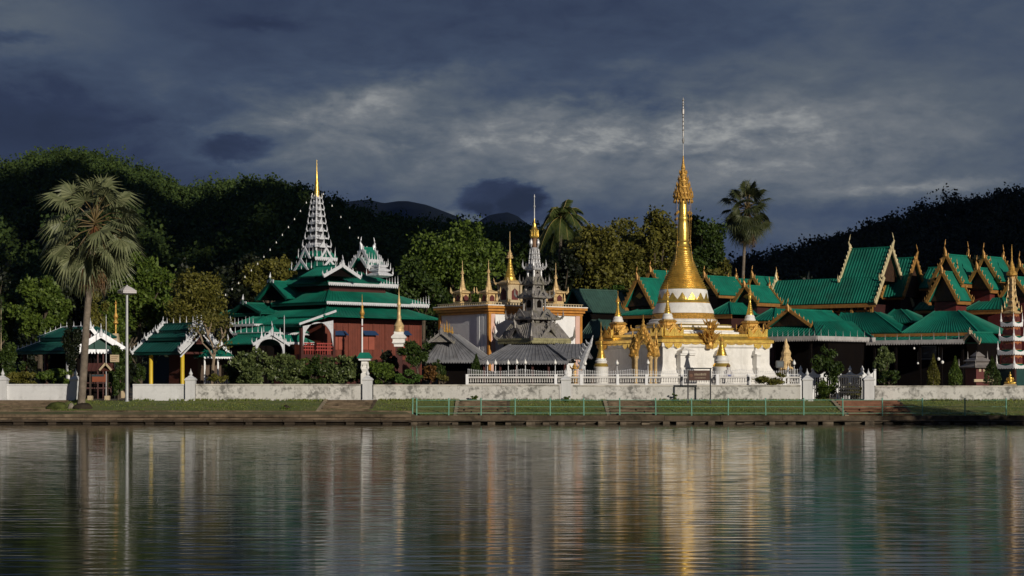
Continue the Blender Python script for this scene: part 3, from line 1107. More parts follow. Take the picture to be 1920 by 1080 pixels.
# ------------------------------------------------------------------ iron gate
def make_gate():
    Y = 133.2
    x0, x1 = PX(1572, Y), PX(1617, Y)
    t = thing('iron_gate', 'black iron gate leaf closing the right half of the wall opening', 'gate', (x1, Y, WZ))
    w = x1 - x0
    zt = PZ(703, Y) - WZ
    MB().box(-w, -w + 0.05, -0.03, 0.03, 0, zt).box(-0.05, 0, -0.03, 0.03, 0, zt).box(-w + 0.051, -0.051, -0.025, 0.025, zt - 0.06, zt).box(-w + 0.051, -0.051, -0.025, 0.025, 0.02, 0.12).build('gate_frame', M_IRON, t)
    mb = MB()
    for i in range(13):
        x = -w + 0.11 + i * (w - 0.22) / 12
        mb.box(x - 0.012, x + 0.012, -0.012, 0.012, 0.121, zt - 0.061)
    mb.build('bars', M_IRON, t)
    mb = MB()
    for j, zz in enumerate((0.5, 0.75, 1.0)):
        for i in range(12):
            x = -w + 0.11 + (i + 0.5) * (w - 0.22) / 12
            mb.lathe([(0.01, zz), (0.05, zz + 0.07), (0.05, zz + 0.12), (0.01, zz + 0.19)], 6, (x, 0, 0))
    mb.build('scrollwork', M_IRON, t)
    MB().box(-w + 0.02, -w + 0.09, -0.07, -0.031, 0.85, 1.0).build('latch', M_IRON, t)
    # white inner fence with lotus finials seen above the gate
    Y = 141.0
    x0, x1 = PX(1478, Y), PX(1640, Y)
    ox = (x0 + x1) / 2
    t = thing('lotus_fence', 'white scalloped inner fence with lotus finials behind the iron gate', 'fence', (ox, Y, 1.5))
    z1 = PZ(697, Y) - 1.5
    mb = MB()
    k = 7
    for i in range(k):
        a, b = x0 - ox + i * (x1 - x0) / k, x0 - ox + (i + 1) * (x1 - x0) / k
        poly = [(a + 0.1, z1 - 0.42)] + [(b - 0.1, z1 - 0.42)] + [(b - 0.1 - (b - a - 0.2) * q / 8, z1 - 0.20 * math.sin(math.pi * q / 8) ** 0.7) for q in range(9)]
        mb.plate(poly, (0, 0, 0), (1, 0, 0), (0, 0, 1), 0.06)
    mb.build('scalloped_panel', M_CLEAN, t)
    mb = MB()
    for i in range(int((x1 - x0) / 0.16)):
        x = x0 - ox + 0.08 + i * 0.16
        mb.box(x - 0.02, x + 0.02, -0.02, 0.02, 0, z1 - 0.423)
    mb.build('picket_panel', M_CLEAN, t)
    for i in range(k + 1):
        x = x0 - ox + i * (x1 - x0) / k
        p = MB().box(x - 0.09, x + 0.09, -0.09, 0.09, -0.05, z1 + 0.05).build('post', M_CLEAN, t)
        MB().lathe([(0.05, z1 + 0.05), (0.12, z1 + 0.12), (0.13, z1 + 0.2), (0.06, z1 + 0.32), (0.005, z1 + 0.46)], 8, (x, 0, 0)).build('lotus_finial', M_CLEAN, p, True)


make_gate()

# ================================================================== BUILDINGS
GZ = 1.5                                  # level of the temple court


class Bld:
    """frame of a building: origin on the court at photo column px and distance Y; local +x faces front-right, -y faces front-left"""

    def __init__(s, name, label, cat, px, Y, gam, group=None):
        s.g = R(gam)
        s.ox, s.oy = PX(px, Y), Y
        s.t = thing(name, label, cat, (s.ox, Y, GZ), -s.g, group)
        s.c, s.sn = math.cos(s.g), math.sin(s.g)

    def ty(s, px, x=0.0):
        k = (px - 960) / F_PX
        return (k * (s.oy - x * s.sn) - s.ox - x * s.c) / (s.sn - k * s.c)

    def tx(s, px, y=0.0):
        k = (px - 960) / F_PX
        return (k * (s.oy + y * s.c) - s.ox - y * s.sn) / (s.c + k * s.sn)

    def at(s, px, Y):
        """local (x, y) of the court point seen at px, distance Y"""
        dx, dy = PX(px, Y) - s.ox, Y - s.oy
        return (dx * s.c - dy * s.sn, dx * s.sn + dy * s.c)

    def z(s, py, x=0.0, y=0.0):
        return PZ(py, s.oy - x * s.sn + y * s.c) - GZ


def xf(x=0, y=0, z=0, rz=0):
    return Matrix.Translation((x, y, z)) @ Matrix.Rotation(rz, 4, 'Z')


def gable_roof(par, M, x0, x1, hw, ze, zr, m_roof, m_barge, m_ped, ht=0.0, pitch=0.28, ends=(1, 1), barge=(0.10, 0.30), finial=0.9, teeth=True, m_fascia=None, fas=0.22, two=True, hang=0.55, ped_in=0.35, ribh=0.035):
    """gable roof in the frame M, ridge along local x from x0 to x1, eaves at y=+-hw height ze, ridge (or top edge at y=+-ht) at zr"""
    mb = MB().at(M)
    ov = 0.0
    for sgn in ((-1, 1) if two else (-1,)):
        a, b = (x0, sgn * hw, ze), (x1, sgn * hw, ze)
        d, c = (x0, sgn * (ht + 0.02), zr), (x1, sgn * (ht + 0.02), zr)
        if sgn < 0:
            mb.ribs(a, b, c, d, pitch, ribh)
        else:
            mb.ribs(b, a, d, c, pitch, ribh)
    if ht == 0:
        mb.beam((x0 - 0.0, 0, zr + 0.05), (x1, 0, zr + 0.05), 0.16, 0.12)
    roof = mb.build('roof', m_roof, par)
    if m_fascia:
        f = MB().at(M)
        for sgn in ((-1, 1) if two else (-1,)):
            f.box(x0 + 0.02, x1 - 0.02, sgn * (hw - 0.06) - 0.04, sgn * (hw - 0.06) + 0.04, ze - fas - 0.05, ze - 0.075)
        f.build('fascia', m_fascia, roof)
    bw, bh = barge
    for e, xe, sx in ((0, x0, -1), (1, x1, 1)):
        if not ends[e]:
            continue
        b = MB().at(M)
        sl = Vector((0, hw - ht, zr - ze))
        for sgn in (-1, 1):
            p, q = Vector((xe + sx * (bw / 2 + 0.003), sgn * (hw + 0.02), ze)), Vector((xe + sx * (bw / 2 + 0.003), sgn * ht, zr + 0.02))
            b.beam(p - (q - p).normalized() * 0.15, q, bw, bh)
            if teeth:
                L = (q - p).length
                k = max(3, int(L / 0.42))
                nrm = Vector((0, sgn * (zr - ze), hw - ht)).normalized()
                for i in range(k):
                    o = p.lerp(q, (i + 0.6) / k) + nrm * bh * 0.45
                    tip = o + nrm * 0.20 + (q - p).normalized() * 0.16
                    b.tube([o, o.lerp(tip, 0.5) + nrm * 0.03, tip], [0.06, 0.045, 0.006], 4)
            if hang:
                o = p + Vector((0, 0, 0))
                b.tube([o, o + Vector((0, sgn * 0.22, 0.02)) * hang, o + Vector((0, sgn * 0.40, 0.30)) * hang, o + Vector((0, sgn * 0.36, 0.8)) * hang], [bh * 0.42, bh * 0.36, bh * 0.2, 0.008], 5)
        if finial and ht == 0:
            o = Vector((xe + sx * bw / 2, 0, zr + 0.05))
            h = finial
            b.tube([o - Vector((0, 0, 0.15)), o + Vector((sx * 0.06, 0, 0.22)) * h, o + Vector((sx * 0.16, 0, 0.42)) * h, o + Vector((sx * 0.10, 0, 0.66)) * h, o + Vector((sx * 0.02, 0, 1.0)) * h],
                   [0.15, 0.13, 0.075, 0.05, 0.008], 6)
        b.build('bargeboard', m_barge, roof)
        if m_ped and ht == 0:
            xi = xe - sx * ped_in
            P = MB().at(M)
            P.plate([(-hw + 0.12, ze), (hw - 0.12, ze), (0, zr - 0.16)], (xi, 0, 0), (0, 1, 0), (0, 0, 1), 0.08)
            pd = P.build('pediment', m_ped, roof)
    return roof


def hip_tier(par, x0, x1, y0, y1, ix0, ix1, iy0, iy1, ze, zt, m_roof, m_fas=None, pitch=0.35, valance=0.0, m_edge=None, sides='fblr', ribh=0.03, name='roof', spk=None):
    """ring of four roof slopes; outer rectangle at ze, inner at zt. sides: l=-y face, r=+x face, b=+y, f=-x"""
    mb = MB()
    O = [(x0, y0, ze), (x1, y0, ze), (x1, y1, ze), (x0, y1, ze)]
    I = [(ix0, iy0, zt), (ix1, iy0, zt), (ix1, iy1, zt), (ix0, iy1, zt)]
    for k in range(4):
        a, b, c, d = O[k], O[(k + 1) % 4], I[(k + 1) % 4], I[k]
        mb.ribs(a, b, c, d, pitch, ribh, 0.07)
    for k in range(4):
        mb.beam(Vector(O[k]) + Vector((0, 0, 0.04)), Vector(I[k]) + Vector((0, 0, 0.04)), 0.14, 0.08)
    roof = mb.build(name, m_roof, par)
    if m_edge:
        e = MB()
        e.box(x0 + 0.03, x1 - 0.04, y0 + 0.0, y0 + 0.10, ze - 0.24, ze - 0.09)
        e.box(x0 + 0.03, x0 + 0.10, y0 + 0.101, y1, ze - 0.24, ze - 0.09)
        e.build('eave_board', m_edge, roof)
    if valance:
        f = MB()
        f.valance((x1 + 0.03, y0, ze + 0.02), (x1 + 0.03, y1, ze + 0.02), valance, 0.20, 0.05)
        f.valance((x1, y1 + 0.03, ze + 0.02), (x0, y1 + 0.03, ze + 0.02), valance, 0.20, 0.05)
        f.build('fretwork', m_fas, roof)
    if spk:
        h, r, n = spk
        f = MB()
        f.spikes((x1, y0, ze + 0.05), (x1, y1, ze + 0.05), n, h, r)
        for p in O:
            f.tube([Vector(p), Vector(p) + Vector((0, 0, 0.25)), Vector(p) + Vector((0, 0, h * 1.4))], [0.12, 0.07, 0.01], 5)
        f.build('ridge_spikes', m_fas, roof)
    return roof


def pyatthat(par, cx, cy, tiers, m_body, m_trim, m_dark, n_sp=3):
    """stack of square tiers: (half side, z_bottom, z_top)"""
    for i, (h, z0, z1) in enumerate(tiers):
        H = z1 - z0
        b = MB().sq([(h * 0.62, z0), (h * 0.62, z0 + H * 0.55)], (cx, cy, 0)).build('tier', m_dark, par)
        f = MB()
        f.sq([(h * 0.64, z0 + H * 0.02), (h * 0.70, z0 + H * 0.06), (h * 0.64, z0 + H * 0.13)], (cx, cy, 0))
        f.sq([(h * 0.98, z0 + H * 0.56), (h, z0 + H * 0.58), (h * 0.95, z0 + H * 0.70), (h * 0.70, z0 + H * 0.86), (h * 0.60, z0 + H * 1.0)], (cx, cy, 0))
        for sx, sy in ((1, 1), (1, -1), (-1, 1), (-1, -1)):
            f.box(cx + sx * h * 0.63 - 0.05, cx + sx * h * 0.63 + 0.05, cy + sy * h * 0.63 - 0.05, cy + sy * h * 0.63 + 0.05, z0 + H * 0.13, z0 + H * 0.5)
            o = Vector((cx + sx * h, cy + sy * h, z0 + H * 0.55))
            f.tube([o, o + Vector((sx * 0.06, sy * 0.06, H * 0.25)), o + Vector((sx * 0.02, sy * 0.02, H * 0.85))], [0.09, 0.06, 0.008], 4)
            for q in range(1, n_sp + 1):
                u = -1 + 2 * q / (n_sp + 1)
                for p in ((cx + sx * h, cy + u * h), (cx + u * h, cy + sy * h)):
                    f.lathe([(0.05, z0 + H * 0.55), (0.06, z0 + H * 0.72), (0.006, z0 + H * (0.95 + 0.12 * (1 - abs(u))))], 4, (p[0], p[1], 0))
        # little openwork gable in the middle of each side
        for sx, sy in ((1, 0), (-1, 0), (0, 1), (0, -1)):
            u, o = ((0, 1, 0), (cx + sx * (h + 0.02), cy, z0 + H * 0.5)) if sx else ((1, 0, 0), (cx, cy + sy * (h + 0.02), z0 + H * 0.5))
            f.plate([(-h * 0.45, 0), (h * 0.45, 0), (0, H * 0.62)], o, u, (0, 0, 1), 0.06)
        f.build('fretwork', m_trim, b)


def spire_rod(mb, x, y, z0, z1, r=0.05):
    mb.lathe([(r, z0), (r * 0.8, z0 + (z1 - z0) * 0.3), (r * 1.8, z0 + (z1 - z0) * 0.33), (r * 0.7, z0 + (z1 - z0) * 0.37), (r * 0.6, z0 + (z1 - z0) * 0.6), (r * 1.6, z0 + (z1 - z0) * 0.63), (r * 0.5, z0 + (z1 - z0) * 0.66), (r * 0.4, z1)], 8, (x, y, 0))
    return mb


# ------------------------------------------------------------------ the big red temple with green tiered roofs
def red_temple():
    b = Bld('red_temple', 'large dark red wooden temple with stacked green roofs and a white pointed spire', 'temple', 608, 148, 45)
    T = b.t
    yb = b.ty(822)
    xa = b.tx(470)
    zC, zCt = b.z(592), b.z(566)
    ov = 1.1
    # walls
    zw = zC - 0.10
    w = MB().box(xa + 1.0, -1.5, 1.2, yb - 0.6, -0.2, zw)
    wall = w.build('wall', M_RED, T)
    # frame posts, floor beam and boarding battens on the right-hand face
    fr = MB()
    zfl = b.z(668)
    for k in range(9):
        y = 1.2 + (yb - 1.8) * k / 8
        fr.box(-1.497, -1.44, y - 0.07, y + 0.07, 0, zw)
    for k in range(40):
        y = 1.2 + (yb - 1.8) * (k + 0.5) / 40
        fr.box(-1.497, -1.485, y - 0.012, y + 0.012, zfl, zw)
    fr.box(-1.497, -1.36, 1.1, yb - 0.6, zfl - 0.2, zfl)
    fr.box(-1.497, -1.40, 1.1, yb - 0.6, zw - 0.35, zw - 0.1)
    fr.build('timber_frame', mat('brown_red_timber', (0.15, 0.036, 0.02), 0.7, var=0.25), wall)
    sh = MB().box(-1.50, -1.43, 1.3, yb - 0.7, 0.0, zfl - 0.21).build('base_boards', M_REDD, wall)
    for px0, px1 in ((622, 650), (680, 706), (745, 768)):
        y0, y1 = b.ty(px0, -1.3), b.ty(px1, -1.3)
        zz0, zz1 = b.z(627, 0, y0), b.z(619, 0, y0)
        win = MB().slab((-1.0, y0, zz0), (-1.0, y1, zz0), (-1.47, y1, zz1), (-1.47, y0, zz1), 0.05).build('window', M_BLUE, wall)
        zs = b.z(655, 0, y0)
        MB().box(-1.47, -1.43, y0 + 0.1, (y0 + y1) / 2 - 0.03, zs, zz0).box(-1.47, -1.43, (y0 + y1) / 2 + 0.03, y1 - 0.1, zs, zz0).build('shutter', mat('brick_red_shutter', (0.30, 0.075, 0.045), 0.7, var=0.2), win)
    # tier C (lowest), B, A
    A0 = 2.6
    hip_tier(T, xa, 0, 0, yb, xa + A0, -A0, A0, yb - A0, zC, zCt, M_GREEN, M_TRIM, m_edge=M_GDARK)
    x1, y0, y1 = -1.2, 1.2, b.ty(804, -1.2)
    xaB = b.tx(508, 1.2)
    zB, zBt = b.z(565, -1.2, 1.2), b.z(535, -3.6, 3.6)
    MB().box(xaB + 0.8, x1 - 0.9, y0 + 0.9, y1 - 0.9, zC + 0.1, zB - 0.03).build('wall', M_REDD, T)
    hip_tier(T, xaB, x1, y0, y1, xaB + 2.6, x1 - 2.6, y0 + 2.6, y1 - 4.6, zB, zBt, M_GREEN, M_TRIM, valance=0.26, m_edge=M_GDARK)
    x2, y2, y3 = -2.2, 2.2, b.ty(746, -2.2)
    xaA = b.tx(514, 2.2)
    zA, zAt = b.z(529, -2.2, 2.2), b.z(507, -4.6, 4.6)
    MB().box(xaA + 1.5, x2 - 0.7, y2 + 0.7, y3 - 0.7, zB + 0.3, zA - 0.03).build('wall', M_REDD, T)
    hip_tier(T, xaA, x2, y2, y3, xaA + 2.7, x2 - 2.4, y2 + 2.4, y3 - 2.0, zA, zAt, M_GREEN, M_TRIM, valance=0.28, m_edge=M_GDARK)
    # ornamental corner combs in white at the eave ends
    for (x, y, zz) in ((x1, y1, zB), (x2, y3, zA)):
        f = MB()
        for k in range(7):
            f.spike((x, y - 0.3 * k, zz + 0.05), 0.75 - 0.07 * k, 0.05)
        f.beam((x, y - 2.0, zz + 0.05), (x, y + 0.1, zz + 0.05), 0.05, 0.06)
        f.build('corner_comb', M_TRIM, T)
    # dark gables looking front-left
    for px, pyt, pyb, yy, hw in ((508, 528, 560, 0.9, 1.9), (457, 569, 588, -0.6, 2.1)):
        xg = b.tx(px, yy)
        ze, zr = b.z(pyb, xg, yy), b.z(pyt, xg, yy)
        gable_roof(T, xf(xg, yy, 0, R(90)), 0, 4.0, hw, ze, zr, M_GREEN, M_GDARK, M_DARK, pitch=0.35, ends=(1, 0), teeth=False, finial=0.5, hang=0.3, barge=(0.08, 0.2))
        s = MB()
        s.tube([(xg, yy - 0.05, zr), (xg, yy - 0.1, zr + 0.35), (xg, yy - 0.05, zr + 0.75)], [0.14, 0.10, 0.01], 5)
        s.box(xg - 0.4, xg + 0.4, yy - 0.08, yy - 0.02, zr - 0.12, zr + 0.16)
        s.build('ridge_crest', M_TRIM, T)
    # left wing: the lower roof runs on to the left, then a stair of small white-edged roofs
    xl = b.tx(427, 1.0)
    hip_tier(T, xl, xa + 1.8, -0.4, 7.0, xl + 2.2, xa, 2.4, 4.6, b.z(588, xa, 0), b.z(569, xa, 2.5), M_GREEN, M_TRIM, m_edge=M_GDARK)
    MB().box(xl + 0.8, xa + 1.5, 0.6, 6.5, -0.2, b.z(588, xa, 0) - 0.05).build('wall', M_DARK, T)
    # porch roof below tier C on the left face
    xp0, xp1 = b.tx(478, -1.8), -0.2
    zp, zpt = b.z(607, -1, -1.8), b.z(593, -1, 0.4)
    mb = MB().ribs((xp0, -2.2, zp), (xp1, -2.2, zp), (xp1, 0.6, zpt), (xp0, 0.6, zpt), 0.35, 0.03)
    pr = mb.build('porch_roof', M_GREEN, T)
    MB().box(xp0 + 0.05, xp1 - 0.02, -2.19, -2.10, zp - 0.25, zp - 0.1).build('eave_board', M_GDARK, pr)
    # white lattice arch at the right end of the porch
    lat = MB()
    xa_ = xp1 + 0.06
    q0, q1 = Vector((xa_, -2.35, zp - 0.05)), Vector((xa_, 1.3, zpt + 0.42))
    lat.beam(q0, q1, 0.08, 0.17)
    k = 14
    for i in range(k):
        u0, u1 = i / k, (i + 1) / k
        def arch(u):
            s = 2 * u - 1
            return zp - 0.12 - 1.25 * abs(s) ** 2.4 + (0.25 if abs(s) < 0.86 else -0.4)
        y0_, y1_ = -2.0 + 3.0 * u0, -2.0 + 3.0 * u1
        t0, t1 = zp - 0.20 + 0.5 * u0, zp - 0.20 + 0.5 * u1
        lat.plate([(y0_ + 0.004, arch(u0)), (y1_ - 0.004, arch(u1)), (y1_ - 0.004, t1), (y0_ + 0.004, t0)], (xa_, 0, 0), (0, 1, 0), (0, 0, 1), 0.05)
    lat.build('lattice_arch', M_TRIM, T)
    cl = MB()
    for (x, y) in ((xa_ - 0.1, -2.05), (xa_ - 0.1, 1.1), (xp0 + 0.3, -2.05), (-4.5, -2.05)):
        cl.cbox(x, y, -0.1, 0.24, 0.24, zp - 0.25)
    cl.build('porch_columns', M_REDD, T)
    fl = b.z(655)
    MB().box(xp0, xp1, -2.1, 1.15, -0.1, fl - 0.4).build('porch_floor', M_REDD, T)
    rl = MB()
    for zz in (0.35, 0.6, 0.85):
        rl.beam((xa_ - 0.1, -2.0, fl - 0.4 + zz), (xa_ - 0.1, 1.0, fl - 0.4 + zz), 0.06, 0.09)
    for i in range(12):
        rl.cbox(xa_ - 0.1, -1.9 + i * 0.24, fl - 0.4, 0.05, 0.05, 0.85)
    rl.build('balustrade', mat('bright_red_paint', (0.33, 0.05, 0.04), 0.6), T)
    # small stepped white-edged roofs at far left
    for px0, px1, py_t, py_e, dy in ((437, 478, 594, 609, -2.6), (436, 500, 612, 625, -3.4), (432, 508, 629, 643, -4.2)):
        xs0, xs1 = b.tx(px0, dy), b.tx(px1, dy)
        ze, zt = b.z(py_e, xs0, dy), b.z(py_t, xs0, dy)
        r = hip_tier(T, xs0, xs1, dy, dy + 4.2, xs0 + 1.0, xs1 - 0.6, dy + 1.3, dy + 3, ze, zt, M_GREEN2, M_TRIM)
        v = MB().valance((xs0, dy - 0.03, ze + 0.03), (xs1, dy - 0.03, ze + 0.03), 0.20, 0.18, 0.05)
        v.valance((xs1 + 0.03, dy, ze + 0.03), (xs1 + 0.03, dy + 4.2, ze + 0.03), 0.20, 0.18, 0.05)
        v.spikes((xs0, dy, ze), (xs1, dy, ze), 6, 0.55, 0.04)
        v.tube([(xs0, dy, ze), (xs0 - 0.2, dy - 0.05, ze + 0.2), (xs0 - 0.3, dy - 0.05, ze + 0.7)], [0.12, 0.1, 0.01], 5)
        v.build('fretwork', M_TRIM, r)
    MB().box(b.tx(440, -2), b.tx(505, -2), -3.2, 0.5, -0.1, b.z(643, b.tx(470, -3), -3)).build('wall', M_DARK, T)
    # ---- spire
    cx, cy = b.at(594, 155)
    z = lambda py: b.z(py, cx, cy)
    S_ = F_PX / 155
    hs = lambda p: p / S_ / 1.41421
    # two small green skirt roofs carrying the spire
    for pxh, pe, pt, ph in ((52, 506, 494, 30), (38, 484, 472, 24)):
        h, hi = hs(pxh), hs(ph)
        MB().box(cx - hi * 1.2, cx + hi * 1.2, cy - hi * 1.2, cy + hi * 1.2, z(pe) - 1.0, z(pe) - 0.02).build('wall', M_GDARK, T)
        r = hip_tier(T, cx - h, cx + h, cy - h, cy + h, cx - hi, cx + hi, cy - hi, cy + hi, z(pe), z(pt), M_GREEN2, M_TRIM, valance=0.30)
        v = MB()
        for sx, sy in ((1, 1), (1, -1), (-1, -1), (-1, 1)):
            v.spikes((cx + h * sx, cy + h * sy, z(pe)), (cx - h * sy, cy + h * sx, z(pe)), 5, 0.75, 0.05)
        # gable fronts on the two visible sides
        for u, o in (((0, 1, 0), (cx + h + 0.05, cy, z(pe))), ((1, 0, 0), (cx, cy - h - 0.05, z(pe)))):
            g = 0.62 * h
            hh = z(pt) - z(pe) + 0.35
            v.plate([(-g, -0.1), (-g + 0.22, -0.1), (0, hh - 0.26), (g - 0.22, -0.1), (g, -0.1), (0, hh)], o, u, (0, 0, 1), 0.08)
        v.build('fretwork', M_TRIM, r)
    # extra gable facing right front on the top roof
    xg, yg = b.at(641, 150.5)
    zr, ze = b.z(498, xg, yg), b.z(518, xg, yg)
    gable_roof(T, xf(xg, yg, 0, 0), -3.2, 0, 1.75, ze, zr, M_GREEN2, M_TRIM, M_DARK, ends=(0, 1), barge=(0.10, 0.26), finial=0.8, pitch=0.35)
    ys = [474, 458, 443, 429, 415, 402, 390, 379, 369]
    ws = [25, 20.5, 17.5, 15, 13, 11.5, 9.5, 8, 6.5]
    tiers = [(hs(ws[i]), z(ys[i]), z(ys[i + 1] - 2)) for i in range(8)]
    pyatthat(T, cx, cy, tiers, M_TRIM, M_TRIM, mat('dark_spire_panel', (0.05, 0.05, 0.055), 0.6, var=0.3))
    g = MB()
    g.lathe([(hs(9), z(371)), (hs(9), z(368)), (hs(6.5), z(364)), (hs(7.5), z(360)), (hs(5.5), z(356)), (hs(6.5), z(352)), (hs(4.8), z(347)), (hs(5.5), z(343)), (hs(3.5), z(338)), (hs(2.6), z(330)), (hs(1.2), z(318)), (0.012, z(300))], 12, (cx, cy, 0))
    g.build('golden_finial', M_GOLD, T, True)
    # ---- side turret
    cx, cy = b.at(690, 157)
    z = lambda py: b.z(py, cx, cy)
    h = hs(33)
    MB().box(cx - h * 0.75, cx + h * 0.6, cy - h * 0.6, cy + h * 0.75, z(524), z(493)).build('turret_wall', M_REDD, T)
    gable_roof(T, xf(cx, cy, 0, R(90)), -h * 1.0, h * 0.9, h * 0.95, z(500), z(484), M_GREEN2, M_TRIM, M_REDD, ht=h * 0.3, ends=(1, 1), barge=(0.10, 0.24), pitch=0.35)
    r = gable_roof(T, xf(cx, cy, 0, R(90)), -h * 0.62, h * 0.55, h * 0.72, z(489), z(466), M_GREEN2, M_TRIM, M_GDARK, ends=(1, 1), barge=(0.10, 0.26), finial=0.9, pitch=0.35)
    v = MB()
    for (yy, zz, x0, x1) in ((-h * 0.95, z(500), -h, h * 0.9), (-h * 0.72, z(489), -h * 0.62, h * 0.55)):
        v.valance((cx - yy + 0.04, cy + x0, zz + 0.08), (cx - yy + 0.04, cy + x1, zz + 0.08), 0.34, 0.2, 0.05)
        v.spikes((cx - yy, cy + x0, zz), (cx - yy, cy + x1, zz), 4, 0.6, 0.045)
    v.build('fretwork', M_TRIM, T)
    xq, yq = b.at(712, 154)
    v = MB()
    for k, (dz0, dz1) in enumerate(((520, 511), (511, 503), (503, 496))):
        z0, z1 = b.z(dz0, xq, yq), b.z(dz1, xq, yq)
        hh = 0.75 - 0.14 * k
        v.sq([(hh * 0.6, z0), (hh, z0 + 0.12), (hh, z0 + 0.2), (hh * 0.6, z1)], (xq, yq, 0))
        for sx, sy in ((1, 1), (1, -1), (-1, 1), (-1, -1)):
            v.spike((xq + sx * hh, yq + sy * hh, z0 + 0.18), 0.6, 0.06)
    v.build('stair_pinnacle', M_TRIM, T)
    # ---- arched entry porch in white
    xe, ye = b.at(508, 141.5)
    zr, ze = b.z(626, xe, ye), b.z(645, xe, ye)
    M = xf(xe, ye, 0, 0)
    hw = 1.55
    gable_roof(T, M, -4.0, 0, hw, ze, zr, M_GREEN2, M_TRIM, None, ends=(0, 1), barge=(0.10, 0.20), finial=0.9, pitch=0.35)
    v = MB().at(M)
    for k in range(12):
        u0, u1 = -1 + 2 * k / 12, -1 + 2 * (k + 1) / 12
        arch = lambda u: ze - 0.25 + 0.62 * max(0.0, 1 - (u / 0.8) ** 2) ** 0.5 - (0.75 if abs(u) > 0.84 else 0)
        v.plate([(u0 * hw * 0.86, arch(u0)), (u1 * hw * 0.86, arch(u1)), (u1 * hw * 0.86, ze + (zr - ze) * (1 - abs(u1)) * 0.9), (u0 * hw * 0.86, ze + (zr - ze) * (1 - abs(u0)) * 0.9)], (-0.12, 0, 0), (0, 1, 0), (0, 0, 1), 0.05)
    for sx in (-1, 1):
        v.cbox(-0.14, sx * hw * 0.8, ze - 1.6, 0.10, 0.10, 1.6)
    v.spike((0.0, -hw * 0.55, ze + (zr - ze) * 0.45), 0.9, 0.12)
    v.spike((0.0, hw * 0.55, ze + (zr - ze) * 0.45), 0.9, 0.12)
    v.build('lattice_arch', M_TRIM, T)
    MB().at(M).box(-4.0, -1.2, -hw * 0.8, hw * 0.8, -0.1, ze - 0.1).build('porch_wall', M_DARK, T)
    return b


RT = red_temple()


# strings of little bells from the spire
def bell_string(label, a, b_, n, sag):
    a, b_ = Vector(a), Vector(b_)
    t = thing('bell_string', label, 'bell string', a, 0, 'bell strings hung from the white spire')
    pts = []
    for i in range(21):
        u = i / 20
        p = (b_ - a) * u
        p.z -= sag * 4 * u * (1 - u)
        pts.append(p)
    MB().tube(pts, 0.006, 4).build('cable', M_IRON, t)
    for i in range(n):
        u = (i + 0.6) / n
        p = (b_ - a) * u
        p.z -= sag * 4 * u * (1 - u)
        MB().lathe([(0.012, 0.0), (0.03, -0.04), (0.036, -0.11), (0.05, -0.15)], 7, tuple(p)).build('bell', M_BULB, t, True)


Ys = 155
bell_string('string of small white bells sloping down to the left from the white spire', (PX(592, Ys), Ys, PZ(352, Ys)), (PX(418, 146), 146, PZ(555, 146)), 15, 0.6)
bell_string('string of small white bells sloping down to the right from the white spire', (PX(596, Ys), Ys, PZ(348, Ys)), (PX(742, 160), 160, PZ(515, 160)), 9, 0.4)


# ------------------------------------------------------------------ left pavilions
def spiky_edge(mb, a, b, n, h=0.35, r=0.05, tr=0.07):
    mb.tube([a, b], tr, 5)
    mb.spikes(a, b, n, h, r)


def pavilion_left():
    b = Bld('pavilion', 'low green tiered pavilion with spiky white roof edge at far left, behind bushes', 'pavilion', 122, 143, 46)
    xa = b.tx(30)
    ze, zt = b.z(657), b.z(637, -1, 1.4)
    r = hip_tier(b.t, xa, 0, 0, 5.5, xa + 1.9, -0.5, 1.5, 4.0, ze, zt, M_GSHADE, M_TRIM, pitch=0.35, m_edge=M_GDARK)
    e = MB()
    spiky_edge(e, (xa, 0, ze + 0.05), (xa + 1.9, 1.5, zt + 0.05), 7)
    e.build('roof_crest', M_TRIM, r)
    ze2, zt2 = b.z(632, -1, 1.2), b.z(613, -1, 2.6)
    xb = b.tx(70, 1.2)
    MB().box(xb + 0.4, -0.8, 1.6, 4.0, ze, ze2).build('wall', M_DARK, b.t)
    r = hip_tier(b.t, xb, -0.2, 1.2, 4.6, xb + 1.3, -0.7, 2.7, 3.1, ze2, zt2, M_GSHADE, M_TRIM, pitch=0.35, m_edge=M_GDARK)
    e = MB()
    spiky_edge(e, (xb, 1.2, ze2 + 0.05), (xb + 1.3, 2.7, zt2 + 0.05), 5)
    spiky_edge(e, (xb + 1.3, 2.7, zt2 + 0.05), (-0.7, 2.7, zt2 + 0.05), 4, 0.5)
    e.build('roof_crest', M_TRIM, r)
    for x, y in ((-0.4, 0.5), (-0.4, 4.8), (xa + 0.5, 0.5), (xa / 2, 0.5)):
        MB().cbox(x, y, -0.1, 0.22, 0.22, ze).build('column', M_CLEAN if x > -1 else M_REDD, b.t)
    MB().box(xa + 0.6, -0.6, 2.6, 5.0, -0.1, ze - 0.1).build('wall', M_DARK, b.t)


pavilion_left()


